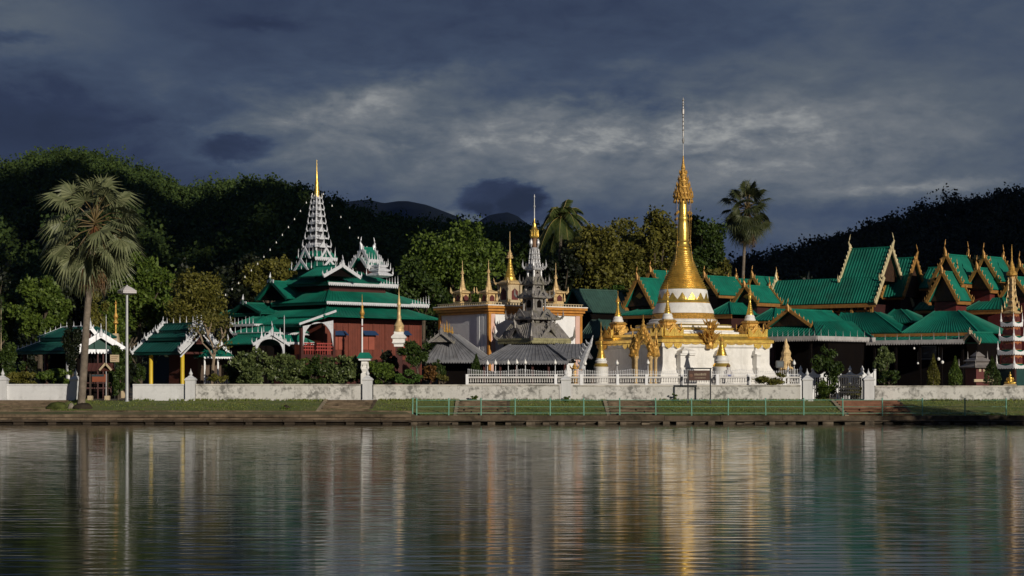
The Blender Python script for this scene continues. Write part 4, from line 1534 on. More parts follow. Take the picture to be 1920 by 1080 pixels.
def white_gable_house():
    b = Bld('gabled_pavilion', 'green pavilion with a broad white fretted gable, right of the tall fan palm', 'pavilion', 189, 142, -20)
    ze, zr = b.z(655), b.z(628)
    hw = 1.7
    # ridge runs away from the viewer
    gable_roof(b.t, xf(0, 0, 0, R(90)), 0, 5, hw, ze, zr, M_GREEN, M_TRIM, M_GDARK, ends=(1, 0), barge=(0.10, 0.40), finial=0.8, pitch=0.35, teeth=True)
    ze2, zr2 = b.z(650, 0.3, 1.8), b.z(613, 0, 1.8)
    gable_roof(b.t, xf(-0.5, 2.2, 0, R(90)), 0, 3, 1.2, ze2, zr2, M_GREEN2, M_TRIM, M_REDD, ends=(1, 0), barge=(0.1, 0.26), finial=0.8, pitch=0.35)
    v = MB()
    v.valance((-hw, -0.05, ze), (hw * 0.5, -0.05, ze), 0.34, 0.22, 0.06)
    v.tube([(hw * 0.5, -0.05, ze), (hw * 0.72, -0.05, ze - 0.5), (hw * 0.78, -0.05, ze - 1.1)], [0.12, 0.08, 0.05], 5)
    v.build('fretwork', M_TRIM, b.t)
    for x in (-1.4, -0.2, 0.2, 0.75, 1.3):
        MB().cbox(x, 0.15, -0.1, 0.10, 0.10, ze).build('column', M_REDD, b.t)
    MB().box(-1.6, 1.6, 1.2, 4.5, -0.1, ze - 0.05).build('wall', M_DARK, b.t)
    MB().box(-1.5, 1.45, 0.05, 0.12, 0.75, 0.85).box(-1.5, 1.45, 0.05, 0.12, 1.15, 1.22).build('railing', M_REDD, b.t)
    t = thing('notice_sign', 'small white notice board on a post right of the white fretted gable', 'sign', (PX(215, 138), 138, GZ))
    zc = PZ(672, 138) - GZ
    MB().box(-0.32, 0.32, -0.03, 0.03, zc - 0.26, zc + 0.26).build('board', M_CREAM, t)
    MB().box(-0.03, 0.03, 0.032, 0.07, -0.1, zc + 0.2).build('post', M_IRON, t)
    w = MB()
    for k in range(3):
        w.box(-0.25, 0.25 - 0.08 * k, -0.037, -0.032, zc + 0.10 - 0.13 * k, zc + 0.15 - 0.13 * k)
    w.build('lettering', mat('faded_lettering', (0.25, 0.16, 0.10), 0.7), t)


white_gable_house()


def yellow_pavilion():
    b = Bld('pavilion', 'green three-tiered pavilion standing on bright yellow columns', 'pavilion', 338, 140, 44)
    xa = b.tx(250)
    T = b.t
    y1 = 3.4
    tiers = [(659, 638, 0.0, 1.05, xa, 0.0), (632, 622, 0.75, 1.4, xa + 0.75, -0.05), (618, 607, 1.2, 1.68, xa + 1.5, -0.35)]
    for i, (pe, pt, ya, yb, x0, x1) in enumerate(tiers):
        ze, zt = b.z(pe, 0, ya), b.z(pt, 0, yb)
        last = i == 2
        r = gable_roof(T, xf(0, y1 / 2, 0, 0), x0, x1, y1 / 2 - ya, ze, zt, M_GSHADE, M_TRIM, None, ht=(0 if last else y1 / 2 - yb), ends=(1, 1), barge=(0.10, 0.24), finial=0.6 if last else 0, pitch=0.35, teeth=True, m_fascia=M_GDARK, fas=0.18)
        e = MB()
        e.spikes((x0, ya, ze + 0.04), (x0 + 0.01, yb, zt + 0.04), 4, 0.38, 0.05)
        if last:
            e.spikes((x0, y1 / 2, zt + 0.08), (x1, y1 / 2, zt + 0.08), 5, 0.45, 0.05)
        e.build('roof_crest', M_TRIM, r)
        if i:
            MB().box(x0 + 0.5, x1 - 0.4, ya + 0.25, y1 - ya - 0.25, ze - 0.5, ze - 0.02).build('clerestory', M_REDD, T)
    # big silver-white gable on the right end
    z0, z1 = b.z(654), b.z(612, 0, y1 / 2)
    g = MB()
    for sy in (-1, 1):
        p, q = Vector((0.25, y1 / 2 + sy * (y1 / 2 + 0.25), z0 - 0.1)), Vector((0.25, y1 / 2, z1))
        g.beam(p, q, 0.12, 0.34)
        g.spikes(p + Vector((0, 0, 0.12)), q + Vector((0, 0, 0.12)), 8, 0.34, 0.05)
        g.beam(p + Vector((0.1, 0, -0.5)), q + Vector((0.1, 0, -0.55)), 0.06, 0.10)
    g.spike((0.25, y1 / 2, z1), 0.9, 0.14)
    g.build('gable_fretwork', M_TRIM, T)
    zc = b.z(659)
    for x, y in ((b.tx(283, 0.35), 0.35), (b.tx(342, 0.35), 0.35), (b.tx(283, 0.35), y1 - 0.3), (-0.3, y1 - 0.3)):
        MB().lathe([(0.18, -0.1), (0.18, 0.15), (0.15, 0.2), (0.15, zc - 0.2), (0.18, zc - 0.12), (0.18, zc)], 14, (x, y, 0)).build('column', M_YELLOW, T, True)
    MB().box(xa + 0.9, -0.4, 2.6, 2.9, -0.1, zc - 0.2).build('back_wall', mat('red_brown_panel', (0.085, 0.022, 0.012), 0.7), T)
    MB().box(xa + 1.6, -0.5, 0.9, 1.8, -0.1, 0.95).build('planter', M_BRICK, T)
    MB().box(xa + 1.5, 0.6, 0.6, 0.9, -0.1, 0.35).build('step', M_CLEAN, T)
    MB().box(xa, 0, 0.1, 3.3, zc - 0.18, zc - 0.02).build('ceiling_frame', M_REDD, T)


yellow_pavilion()


def kiosk():
    b = Bld('kiosk', 'tiny white-railed kiosk with a green gabled roof beside the yellow-column pavilion', 'kiosk', 416, 141, -25)
    ze, zr = b.z(669), b.z(648)
    gable_roof(b.t, xf(0, 0.2, 0, R(90)), 0, 2.0, 0.62, b.z(663), zr, M_GREEN2, M_TRIM, M_GREEN2, ends=(1, 0), barge=(0.08, 0.16), finial=0.5, hang=0.3)
    hip_tier(b.t, -1.45, 0.75, -0.3, 2.4, -0.8, 0.3, 0.5, 1.6, ze, b.z(656), M_GREEN2, M_TRIM, valance=0.14)
    MB().valance((-1.45, -0.34, ze), (0.75, -0.34, ze), 0.16, 0.18, 0.04).build('fretwork', M_CLEAN, b.t)
    for x in (-1.3, -0.3, 0.6):
        MB().cbox(x, 0, -0.1, 0.11, 0.11, ze + 0.05).build('column', M_CLEAN, b.t)
    rl = MB()
    for i in range(13):
        rl.cbox(-1.2 + i * 0.145, 0, 0, 0.045, 0.045, 1.5)
    rl.box(-1.25, 0.55, -0.03, 0.03, 1.5, 1.58)
    rl.build('railing', M_CLEAN, b.t)
    MB().box(-1.2, 0.5, 1.4, 2.2, -0.1, ze - 0.1).build('back_wall', mat('dull_brown_wall', (0.09, 0.06, 0.04), 0.8), b.t)


kiosk()


def notice_shelter():
    Y = 134.0
    t = thing('notice_shelter', 'small brown-roofed notice shelter on two posts in the wall opening by the fan palm', 'notice board', (PX(186, Y), Y, 1.46))
    zr, ze = PZ(681, Y) - 1.46, PZ(695, Y) - 1.46
    x0, x1 = PX(161, Y) - t.location.x, PX(212, Y) - t.location.x
    roof = MB().ribs((x0, -0.75, ze), (x1, -0.75, ze), (x1, 0, zr), (x0, 0, zr), 0.3, 0.02, 0.05).ribs((x1, 0.75, ze), (x0, 0.75, ze), (x0, 0, zr), (x1, 0, zr), 0.3, 0.02, 0.05).build('roof', M_BRROOF, t)
    bb = MB()
    xg = x1 - 0.35
    zg = zr - 0.02
    bb.beam((xg - 0.42, -0.85, ze + 0.02), (xg, -0.85, zg), 0.07, 0.13).beam((xg + 0.42, -0.85, ze + 0.02), (xg, -0.85, zg), 0.07, 0.13)
    bb.build('gable_trim', M_CREAM, roof)
    MB().ribs((xg + 0.4, -0.8, ze + 0.03), (xg + 0.4, 0, ze + 0.1), (xg, 0, zg + 0.02), (xg, -0.8, zg + 0.02), 0.3, 0.02, 0.04).ribs((xg - 0.4, 0, ze + 0.1), (xg - 0.4, -0.8, ze + 0.03), (xg, -0.8, zg + 0.02), (xg, 0, zg + 0.02), 0.3, 0.02, 0.04).build('small_gable', M_BRROOF, roof)
    for px in (170, 202):
        x = PX(px, Y) - t.location.x
        p = MB().cbox(x, -0.1, 0.1, 0.11, 0.11, ze + 0.1).build('post', mat('dark_timber', (0.055, 0.035, 0.025), 0.8), t)
        MB().sq([(0.17, -0.15), (0.17, 0.30), (0.14, 0.34)], (x, -0.1, 0)).build('footing', M_CREAM, p)
    bd = MB().box(PX(171, Y) - t.location.x + 0.08, PX(201, Y) - t.location.x - 0.08, -0.08, 0.0, PZ(716, Y) - 1.46, PZ(701, Y) - 1.46).build('board', mat('orange_brown_panel', (0.22, 0.055, 0.02), 0.6), t)
    MB().box(-0.5, 0.35, -0.10, -0.083, PZ(706, Y) - 1.46, PZ(702, Y) - 1.46).build('notice', mat('dark_glass_panel', (0.04, 0.06, 0.07), 0.3), bd)


notice_shelter()


def small_things_left():
    # street lamp on the lawn
    Y = 132.3
    t = thing('street_lamp', 'tall grey lamp post with a small roof-shaped lantern on the lawn by the wall', 'street lamp', (PX(238, Y), Y, bank_z(PX(238, Y), Y)))
    zt = PZ(551, Y) - t.location.z
    MB().tube([(0, 0, -0.1), (0, 0, zt * 0.5), (0, 0, zt)], [0.115, 0.10, 0.085], 12).build('pole', M_STEELP, t, True)
    MB().lathe([(0.17, -0.1), (0.17, 0.05), (0.13, 0.09)], 12).build('base', M_STEELP, t)
    ln = MB().sq([(0.26, zt - 0.04), (0.50, zt + 0.04), (0.50, zt + 0.10), (0.46, zt + 0.14), (0.50, zt + 0.15), (0.50, zt + 0.21), (0.26, zt + 0.42), (0.05, zt + 0.56), (0.02, zt + 0.62)]).build('lantern', mat('lantern_enamel', (0.55, 0.52, 0.52), 0.5, var=0.1), t)
    t.rotation_euler = (0, 0, R(35))
    # flagpoles and ornate masts
    def mast(name, label, px, Y, py_t, m, r=0.045, group='slim poles in front of the temple'):
        q = thing(name, label, 'pole', (PX(px, Y), Y, GZ), 0, group)
        h = PZ(py_t, Y) - GZ
        MB().tube([(0, 0, -0.1), (0, 0, h)], [r, r * 0.7], 8).build('shaft', m, q)
        MB().lathe([(r * 0.7, h), (r * 1.5, h + 0.05), (r * 0.5, h + 0.14), (0.004, h + 0.3)], 8).build('tip', m, q)
        return q, h
    mast('flagpole', 'plain grey pole in front of the white entry arch of the red temple', 533, 140, 598, M_STEELP)
    mast('flagpole', 'thin grey pole left of the white fretted gable', 199, 140, 597, M_STEELP, 0.035)
    mast('flagpole', 'thin pale pole at the far left edge above the first wall pillar', 2, 141, 565, M_CREAM, 0.035)
    q, h = mast('flagpole', 'white pole topped by a gold lantern finial before the red temple wall', 679, 141, 590, M_CLEAN, 0.075)
    zz = h
    MB().lathe([(0.08, zz - 0.3), (0.16, zz - 0.25), (0.10, zz - 0.1), (0.20, zz + 0.1), (0.13, zz + 0.3), (0.07, zz + 0.5), (0.10, zz + 0.58), (0.03, zz + 0.75), (0.02, zz + 1.2), (0.006, zz + 1.5)], 10).build('gold_finial', M_GOLDO, q, True)
    MB().lathe([(0.08, zz - 0.9), (0.15, zz - 0.86), (0.08, zz - 0.8)], 8).build('red_collar', mat('bright_red_paint', (0.33, 0.05, 0.04), 0.6), q)
    q, h = mast('flagpole', 'gold ornate mast far behind the lamp post on the left', 217, 150, 570, M_GOLDO, 0.09)
    MB().lathe([(0.09, h - 1.6), (0.22, h - 1.5), (0.10, h - 1.2), (0.20, h - 1.0), (0.09, h - 0.7)], 8).build('rings', M_GOLDO, q, True)
    MB().sq([(0.9, -0.1), (0.9, h - 4.9), (0.7, h - 4.7), (0.55, h - 3.6), (0.35, h - 3.4), (0.2, h - 2.3)]).build('pedestal', M_CREAM, q)
    # ornate gold mast on a white pedestal by the red temple
    Y = 143.5
    q = thing('prayer_mast', 'gilded tapering mast on a white pedestal in front of the red temple', 'mast', (PX(748, Y), Y, GZ))
    z = lambda py: PZ(py, Y) - GZ
    MB().lathe([(0.42, z(622)), (0.34, z(616)), (0.40, z(611)), (0.22, z(604)), (0.15, z(598)), (0.17, z(596)), (0.13, z(590)), (0.12, z(574)), (0.16, z(570)), (0.09, z(566)), (0.10, z(562)), (0.05, z(556)), (0.02, z(546)), (0.006, z(536))], 12).build('shaft', M_PALEG, q, True)
    MB().cbox(0, 0, -0.1, 0.5, 0.5, z(648)).build('plinth', M_REDD, q)
    MB().sq([(0.35, z(650)), (0.35, z(646)), (0.50, z(643)), (0.44, z(640)), (0.44, z(636)), (0.55, z(634)), (0.55, z(631)), (0.35, z(626)), (0.35, z(622))]).build('pedestal', M_WHITE, q)
    # small green-roofed shrine box on a white pillar
    Y = 136.5
    q = thing('spirit_house', 'little green-roofed shrine box on an ornate white post behind the wall pillar', 'shrine', (PX(684, Y), Y, GZ))
    z = lambda py: PZ(py, Y) - GZ
    MB().sq([(0.52, z(672)), (0.52, z(670)), (0.36, z(663)), (0.30, z(661))]).build('roof', M_GREEN2, q)
    MB().sq([(0.40, z(676)), (0.42, z(674)), (0.42, z(672.2))]).build('ceiling', M_CLEAN, q)
    MB().sq([(0.26, -0.1), (0.26, z(701)), (0.15, z(698)), (0.24, z(692)), (0.12, z(686)), (0.22, z(681)), (0.15, z(676))]).build('post', M_WHITE, q)
    for sx, sy in ((1, 1), (1, -1), (-1, 1), (-1, -1)):
        MB().spike((sx * 0.22, sy * 0.22, z(692)), 0.6, 0.07).build('corner_ornament', M_WHITE, q)


small_things_left()


# ------------------------------------------------------------------ grey tin-roofed hall in front of the chapel
def tin_hall():
    b = Bld('tin_roofed_hall', 'low grey tin-roofed hall with scalloped eaves behind the picket fence', 'hall', 899, 142, 6)
    T = b.t
    x1 = b.tx(1066)
    ze, zt = b.z(678), b.z(647, 1, 3.2)
    r = hip_tier(T, 0, x1, 0, 7, 1.9, x1 - 1.6, 3.2, 3.8, ze, zt, M_ZINC, None, pitch=0.32)
    v = MB().valance((0, -0.04, ze + 0.02), (x1, -0.04, ze + 0.02), 0.26, 0.2, 0.05)
    v.box(-0.02, x1, -0.03, 0.05, ze - 0.02, ze + 0.06)
    v.build('scalloped_eave', M_ZINC, r)
    # second, higher roof to the right
    x2, x3 = b.tx(1024, 2.6), b.tx(1100, 2.6)
    ze2, zt2 = b.z(671, x2, 2.6), b.z(645, x2, 5)
    hip_tier(T, x2, x3, 2.4, 9, x2 + 0.6, x3 - 0.5, 5.0, 6.4, ze2, zt2, M_ZINC, None, pitch=0.32)
    MB().beam((x1 - 1.7, 3.0, zt), (x1 + 0.05, -0.05, ze + 0.12), 0.35, 0.10).build('hip_flashing', M_ZINC, r)
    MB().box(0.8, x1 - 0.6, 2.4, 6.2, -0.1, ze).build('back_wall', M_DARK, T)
    for i in range(6):
        MB().cbox(0.3 + i * (x1 - 0.6) / 5, 0.5, -0.1, 0.14, 0.14, ze).build('column', M_REDD, T)
    # steep left wing
    xl0, xl1 = b.tx(798, -0.4), b.tx(904, -0.4)
    ze3, zt3 = b.z(676, xl0, -0.4), b.z(626, xl0, 3.6)
    xr = b.tx(846, 3.6)
    r3 = hip_tier(T, xl0, xl1, -0.4, 8, xr - 0.1, xr + 0.12, 1.7, 6.5, ze3, zt3, M_ZINC, None, pitch=0.32)
    v = MB().valance((xl0, -0.44, ze3 + 0.02), (xl1, -0.44, ze3 + 0.02), 0.24, 0.2, 0.05)
    v.build('scalloped_eave', M_ZINC, r3)
    MB().box(xl0 + 0.8, xl1 - 0.8, 1.2, 7, -0.1, ze3).build('back_wall', M_DARK, T)
    xg = b.tx(826, -0.2)
    gable_roof(T, xf(xg, 0.1, 0, R(90)), 0, 3.0, 0.88, b.z(641, xg, 0), b.z(624, xg, 0), M_ZINC, M_MONDOP, M_MONDOP, ends=(1, 0), barge=(0.10, 0.16), finial=0.75, hang=0.4, ped_in=0.2)
    for x in (xl0 + 0.3, xl1 - 0.3):
        MB().cbox(x, 0, -0.1, 0.14, 0.14, ze3).build('column', M_REDD, T)
    # crest ornament on the ridge, and white naga barge at the right end
    s = MB()
    for k in range(5):
        s.spike((xr - 0.5 + k * 0.2, 1.9, zt3 - 0.05), 0.6 + 0.25 * (2 - abs(k - 2)), 0.12)
    s.build('ridge_crest', M_GOLDO, r3)
    n = MB()
    p = [b.at(px, 141) for px in (1090, 1094, 1100, 1107, 1112)]
    zz = [b.z(py, p[0][0], -1) for py in (692, 676, 660, 646, 628)]
    n.tube([(q[0], q[1], z_) for q, z_ in zip(p, zz)], [0.30, 0.24, 0.22, 0.14, 0.02], 6)
    for k in range(7):
        u = k / 6 * 3
        i = min(2, int(u))
        q = Vector((p[i][0], p[i][1], zz[i])).lerp(Vector((p[i + 1][0], p[i + 1][1], zz[i + 1])), u - i)
        n.tube([q, q + Vector((-0.28, 0, 0.14)), q + Vector((-0.36, 0, 0.38))], [0.12, 0.08, 0.01], 4)
    n.cbox(p[0][0], p[0][1], -0.1, 0.4, 0.4, zz[0])
    n.build('naga_bargeboard', M_SILVER, T)


tin_hall()


def cone_chedi_prof(z0, z1, r, rings=10, flare=1.0):
    """ringed cone from radius r at z0 to a slim neck at z1"""
    P = []
    for i in range(rings):
        u0, u1 = i / rings, (i + 1) / rings
        f = lambda u: r * (0.26 + 0.74 * (1 - u) ** 1.35)
        a, c = f(u0), f(u1)
        za, zc = z0 + (z1 - z0) * u0, z0 + (z1 - z0) * u1
        h = zc - za
        P += [(a, za), (a * 1.0, za + h * 0.55), (c * 0.985, za + h * 0.70), (c * 0.985, zc - h * 0.04)]
    return P


def hti(mb, x, y, z0, z1, r, n=12):
    """crown umbrella of stacked rings"""
    H = z1 - z0
    mb.lathe([(r * 0.35, z0), (r, z0 + H * 0.02), (r * 1.02, z0 + H * 0.07), (r * 0.75, z0 + H * 0.16), (r * 0.82, z0 + H * 0.19), (r * 0.82, z0 + H * 0.24), (r * 0.55, z0 + H * 0.36), (r * 0.62, z0 + H * 0.39), (r * 0.60, z0 + H * 0.43),
              (r * 0.36, z0 + H * 0.56), (r * 0.42, z0 + H * 0.59), (r * 0.22, z0 + H * 0.72), (r * 0.14, z0 + H * 0.85), (0.012, z1)], n, (x, y, 0))
    for k in range(10):
        a = 2 * math.pi * k / 10
        for q, zz in ((1.0, 0.05), (0.80, 0.22), (0.6, 0.41)):
            mb.lathe([(r * 0.05, z0 + H * zz), (r * 0.10, z0 + H * (zz + 0.03)), (0.004, z0 + H * (zz + 0.12))], 4, (x + r * q * math.cos(a), y + r * q * math.sin(a), 0))


# ------------------------------------------------------------------ white chapel with gold cornice and little chedis on its roof
def chapel():
    b = Bld('chapel', 'square white chapel with an orange gold cornice and four little golden chedis on its roof', 'chapel', 917, 151.3, 52)
    T = b.t
    xa, yb = b.tx(826), b.ty(1088)
    zc0, zc1 = b.z(588), b.z(572.5)
    wall = MB().box(xa, 0, 0, yb, -0.2, zc0).build('wall', M_CLEAN, T)
    c = MB()
    H = zc1 - zc0
    for i, (o, u0, u1) in enumerate(((0.16, 0.0, 0.22), (0.06, 0.22, 0.32), (0.28, 0.32, 0.58), (0.14, 0.58, 0.66), (0.42, 0.66, 0.97))):
        c.box(xa - o, o, -o, yb + o, zc0 + H * u0 + 0.002, zc0 + H * u1)
    c.build('cornice', M_ORANGE, T)
    MB().box(xa - 0.45, 0.45, -0.45, yb + 0.45, zc1 - H * 0.028, zc1 + 0.06).build('roof_terrace', M_WHITE, T)
    # corner pilasters
    for (x, y) in ((0, 0), (xa, 0), (0, yb)):
        MB().box(x - 0.12, x + 0.12, y - 0.12, y + 0.12, -0.1, zc0 - 0.003).build('gold_pilaster', M_ORANGE, T)
    g = MB()
    for (x0, x1_, y0, y1_) in ((0.003, 0.10, 0.13, 0.55), (0.003, 0.10, yb - 0.55, yb - 0.13)):
        g.box(x0, x1_, y0, y1_, -0.1, zc0 - 0.004)
    g.build('pink_pilaster', M_PINK, T)
    g = MB()
    for q in (0.13, 0.62, 1.1):
        g.box(-q - 0.36, -q, -0.10 - 0.02 * (q > 1), -0.003, -0.1, zc0 - 0.005)
    g.build('left_pilasters', M_CLEAN, T)
    # parapet balustrade
    pb = MB()
    for k in range(34):
        y = (k + 0.5) * yb / 34
        pb.lathe([(0.05, zc1 + 0.06), (0.07, zc1 + 0.11), (0.03, zc1 + 0.18), (0.05, zc1 + 0.22)], 6, (0.30, y, 0))
    for k in range(26):
        x = xa * (k + 0.5) / 26
        pb.lathe([(0.05, zc1 + 0.06), (0.07, zc1 + 0.11), (0.03, zc1 + 0.18), (0.05, zc1 + 0.22)], 6, (x, -0.30, 0))
    pb.box(0.24, 0.36, -0.24, yb, zc1 + 0.221, zc1 + 0.27)
    pb.box(xa, 0.36, -0.36, -0.241, zc1 + 0.221, zc1 + 0.27)
    pb.build('parapet', M_CREAM, T)
    # roof chedis
    S_ = F_PX / 156
    for px, Y, tip, h0, h1, base, body, rpx, bw in ((867, 155.3, 489, 514, 503, 543, 570, 6.0, 16), (916, 152.9, 487, 512, 500, 541, 570, 6.0, 16), (1042, 156.8, 493, 523, 510, 546, 570, 6.0, 17), (956, 155.8, 434, 485, 463, 526, 566, 11.0, 22)):
        x, y = b.at(px, Y)
        z = lambda py: b.z(py, x, y)
        m = lambda p: p / S_
        big = rpx > 8
        w = m(bw) * 0.66
        ch = MB()
        if big:
            ch.redent([(w * 1.15, zc1 + 0.06), (w * 1.15, z(564)), (w, z(562)), (w, z(534))], (x, y, 0))
            for sx, sy in ((1, 1), (1, -1), (-1, 1), (-1, -1)):
                ch.lathe([(0.16, z(562)), (0.12, z(558)), (0.12, z(538)), (0.17, z(535))], 10, (x + sx * w * 1.0, y + sy * w * 1.0, 0))
        else:
            ch.redent([(w * 1.1, zc1 + 0.06), (w * 1.1, z(566)), (w * 0.95, z(564)), (w * 0.95, z(552))], (x, y, 0))
        cbody = ch.build('chedi', M_PALEG if not big else M_CREAM, T)
        e = MB()
        ee = (535, 526) if big else (552, 544)
        e.redent([(w * 0.9, z(ee[0])), (w * 1.35, z(ee[0]) + 0.1), (w * 1.3, z(ee[0]) + 0.2), (m(rpx) * 1.1, z(ee[1]))], (x, y, 0))
        for sx, sy in ((1, 1), (1, -1), (-1, 1), (-1, -1)):
            e.tube([(x + sx * w * 1.2, y + sy * w * 1.2, z(ee[0]) + 0.1), (x + sx * w * 1.45, y + sy * w * 1.45, z(ee[0]) + 0.2), (x + sx * w * 1.5, y + sy * w * 1.5, z(ee[0]) + 0.6)], [0.15, 0.1, 0.01], 5)
            e.spike((x + sx * w * 1.05, y + sy * w * 1.05, z(566)), 0.9, 0.12)
        e.build('eaves', M_PALEG, cbody)
        d = MB()
        for sx, sy in ((1, 0), (-1, 0), (0, 1), (0, -1)):
            ww = w * 0.5
            hh0, hh1 = z(565), z(553 if not big else 541)
            u, o = ((0, 1, 0), (x + sx * (w * 1.02), y, 0)) if sx else ((1, 0, 0), (x, y + sy * (w * 1.02), 0))
            d.plate([(-ww, hh0), (ww, hh0), (ww, hh1 - ww * 0.8), (0, hh1), (-ww, hh1 - ww * 0.8)], o, u, (0, 0, 1), 0.05)
        d.build('niche', mat('dark_red_niche', (0.10, 0.016, 0.014), 0.7), cbody)
        s = MB()
        s.lathe([(m(rpx) * 1.1, z(ee[1]) - 0.05), (m(rpx) * 1.12, z(ee[1]) + 0.1)] + cone_chedi_prof(z(ee[1]) + 0.1, z(h0), m(rpx), 7) + [(m(rpx) * 0.22, z(h0) + 0.05)], 16, (x, y, 0))
        s.build('spire', M_GOLD if big else M_PALEG, cbody, True)
        s = MB()
        hti(s, x, y, z(h0), z(h1), m(rpx) * 0.55, 10)
        spire_rod(s, x, y, z(h1) - 0.1, z(tip), 0.035)
        s.build('crown', M_PALEG, cbody)


chapel()


# ------------------------------------------------------------------ grey fretted mondop tower
def mondop():
    Y = 150.0
    b = Bld('mondop', 'grey tiered tower of tin fretwork with a slim gold-tipped spire beside the white chapel', 'tower', 1002, Y, 50)
    T = b.t
    z = lambda py: b.z(py)
    S_ = F_PX / Y
    h = lambda p: p / S_ / 1.408
    MB().sq([(h(58), -0.1), (h(58), z(640))]).build('wall', M_DARK, T)
    # great lower roof with gables on every side
    H = h(68)
    hip_tier(T, -H, H, -H, H, -h(42), h(42), -h(42), h(42), z(639), z(607), M_MONDOP, M_MONDOP, pitch=0.3)
    v = MB()
    v.valance((-H, -H - 0.03, z(639)), (H, -H - 0.03, z(639)), 0.28, 0.2, 0.05).valance((H + 0.03, -H, z(639)), (H + 0.03, H, z(639)), 0.28, 0.2, 0.05)
    v.box(-H - 0.05, H + 0.05, -H - 0.1, -H + 0.02, z(639) + 0.0, z(639) + 0.16)
    v.box(H - 0.02, H + 0.1, -H + 0.021, H + 0.05, z(639) + 0.0, z(639) + 0.16)
    v.build('eave_fretwork', mat('mossy_tin_edge', (0.27, 0.25, 0.13), 0.6, var=0.35, vscale=4, bump=0.4), T)
    for rz in (0, 90, 180, 270):
        M = Matrix.Rotation(R(rz), 4, 'Z')
        gable_roof(T, M @ xf(0, 0, 0, 0), h(10), H * 0.93, h(30), z(636), z(613), M_MONDOP, M_MONDOP, M_DARK, ends=(0, 1), barge=(0.10, 0.28), finial=1.0, pitch=0.3, hang=0.5, ped_in=0.25)
    cs = MB()
    for sx, sy in ((1, 1), (1, -1), (-1, 1), (-1, -1)):
        o = Vector((sx * H, sy * H, z(637)))
        cs.tube([o, o + Vector((sx * 0.2, sy * 0.2, 0.25)), o + Vector((sx * 0.2, sy * 0.2, 1.0))], [0.18, 0.12, 0.01], 5)
    cs.build('corner_spikes', M_MONDOP, T)
    for i, (pb, pm, pt, wb, we, wt) in enumerate(((606, 600, 583, 40, 50, 26), (583, 559, 545, 21, 33, 19), (545, 534, 519, 17, 24, 14), (519, 506, 497, 13, 18, 10))):
        b1 = MB()
        b1.redent([(h(wb) * 0.9, z(pb)), (h(wb) * 0.9, z(pm) + 0.0), (h(wb), z(pm) + 0.02)])
        body = b1.build('tier', M_MONDOP if i else M_MONDOP, T)
        f = MB()
        zz, z2 = z(pm), z(pt)
        W, W2 = h(we), h(wt)
        f.sq([(W * 0.8, zz - 0.05), (W, zz), (W, zz + 0.14), (W * 0.9, zz + (z2 - zz) * 0.35), (W2 * 1.05, z2 - 0.05), (W2, z2)])
        for sx, sy in ((1, 1), (1, -1), (-1, 1), (-1, -1)):
            o = Vector((sx * W, sy * W, zz + 0.1))
            f.tube([o, o + Vector((sx * 0.12, sy * 0.12, 0.2)), o + Vector((sx * 0.10, sy * 0.10, 0.75))], [0.13, 0.09, 0.01], 5)
            f.lathe([(0.09, z(pb)), (0.07, z(pm))], 8, (sx * h(wb) * 0.95, sy * h(wb) * 0.95, 0))
        for rz in (0, 90, 180, 270):
            M = Matrix.Rotation(R(rz), 4, 'Z')
            f.at(M)
            f.plate([(-W * 0.55, 0), (-W * 0.35, 0), (0, (z2 - zz) * 0.8), (W * 0.35, 0), (W * 0.55, 0), (0, (z2 - zz) * 1.15)], (W + 0.02, 0, zz + 0.05), (0, 1, 0), (0, 0, 1), 0.08)
            f.spikes((W, -W, zz + 0.12), (W, W, zz + 0.12), 4, 0.45, 0.06)
            f.at(Matrix())
        f.build('fretwork', M_SILVER if i == 3 else M_MONDOP, body)
        d = MB()
        for rz in (0, 90, 180, 270):
            d.at(Matrix.Rotation(R(rz), 4, 'Z'))
            w = h(wb) * 0.34
            d.plate([(-w, z(pb) + 0.25), (w, z(pb) + 0.25), (w, z(pm) - 0.3), (0, z(pm) - 0.12), (-w, z(pm) - 0.3)], (h(wb) * 0.93, 0, 0), (0, 1, 0), (0, 0, 1), 0.05)
        d.build('niche', M_DARK, body)
    s = MB()
    s.redent([(h(10), z(498)), (h(13), z(494)), (h(9), z(490)), (h(11), z(486)), (h(7.5), z(480)), (h(9.5), z(476)), (h(6.5), z(473)), (h(5.5), z(470))])
    for j, (py, w) in enumerate(((496, 12), (487, 11), (478, 10))):
        for k4 in range(4):
            a = R(45 + 90 * k4)
            for da in (-0.4, 0.0, 0.4):
                s.spike((h(w) * 1.2 * math.cos(a + da), h(w) * 1.2 * math.sin(a + da), z(py)), 0.5, 0.09)
    s.build('silver_crest', M_SILVER, T)
    MB().lathe([(h(6), z(472)), (h(11), z(469)), (h(12), z(467)), (h(7), z(464))], 14).build('silver_cup', M_SILVER, T, True)
    MB().lathe([(h(6.5), z(466)), (h(8), z(458)), (h(7), z(450)), (h(8.5), z(446))], 12).build('neck', mat('copper_brown_neck', (0.20, 0.11, 0.06), 0.5, metal=0.3), T, True)
    pd = MB()
    for k4 in range(4):
        a = R(10 + 90 * k4)
        x, y = h(13) * math.cos(a), h(13) * math.sin(a)
        pd.lathe([(0.02, z(448)), (0.10, z(452)), (0.13, z(457)), (0.05, z(462)), (0.01, z(465))], 6, (x, y, 0))
    pd.build('pendants', M_SILVER, T)
    g = MB()
    g.lathe([(h(11), z(446)), (h(12), z(444)), (h(9), z(440)), (h(11), z(437)), (h(7), z(432)), (h(8.5), z(429)), (h(5), z(424)), (h(5.5), z(422)), (h(2.5), z(417)), (h(1.5), z(410))], 12)
    for k in range(9):
        a = 2 * math.pi * k / 9
        g.spike((h(10.5) * math.cos(a), h(10.5) * math.sin(a), z(444)), 0.55, 0.07)
    g.build('gold_crown', M_GOLD, T, True)
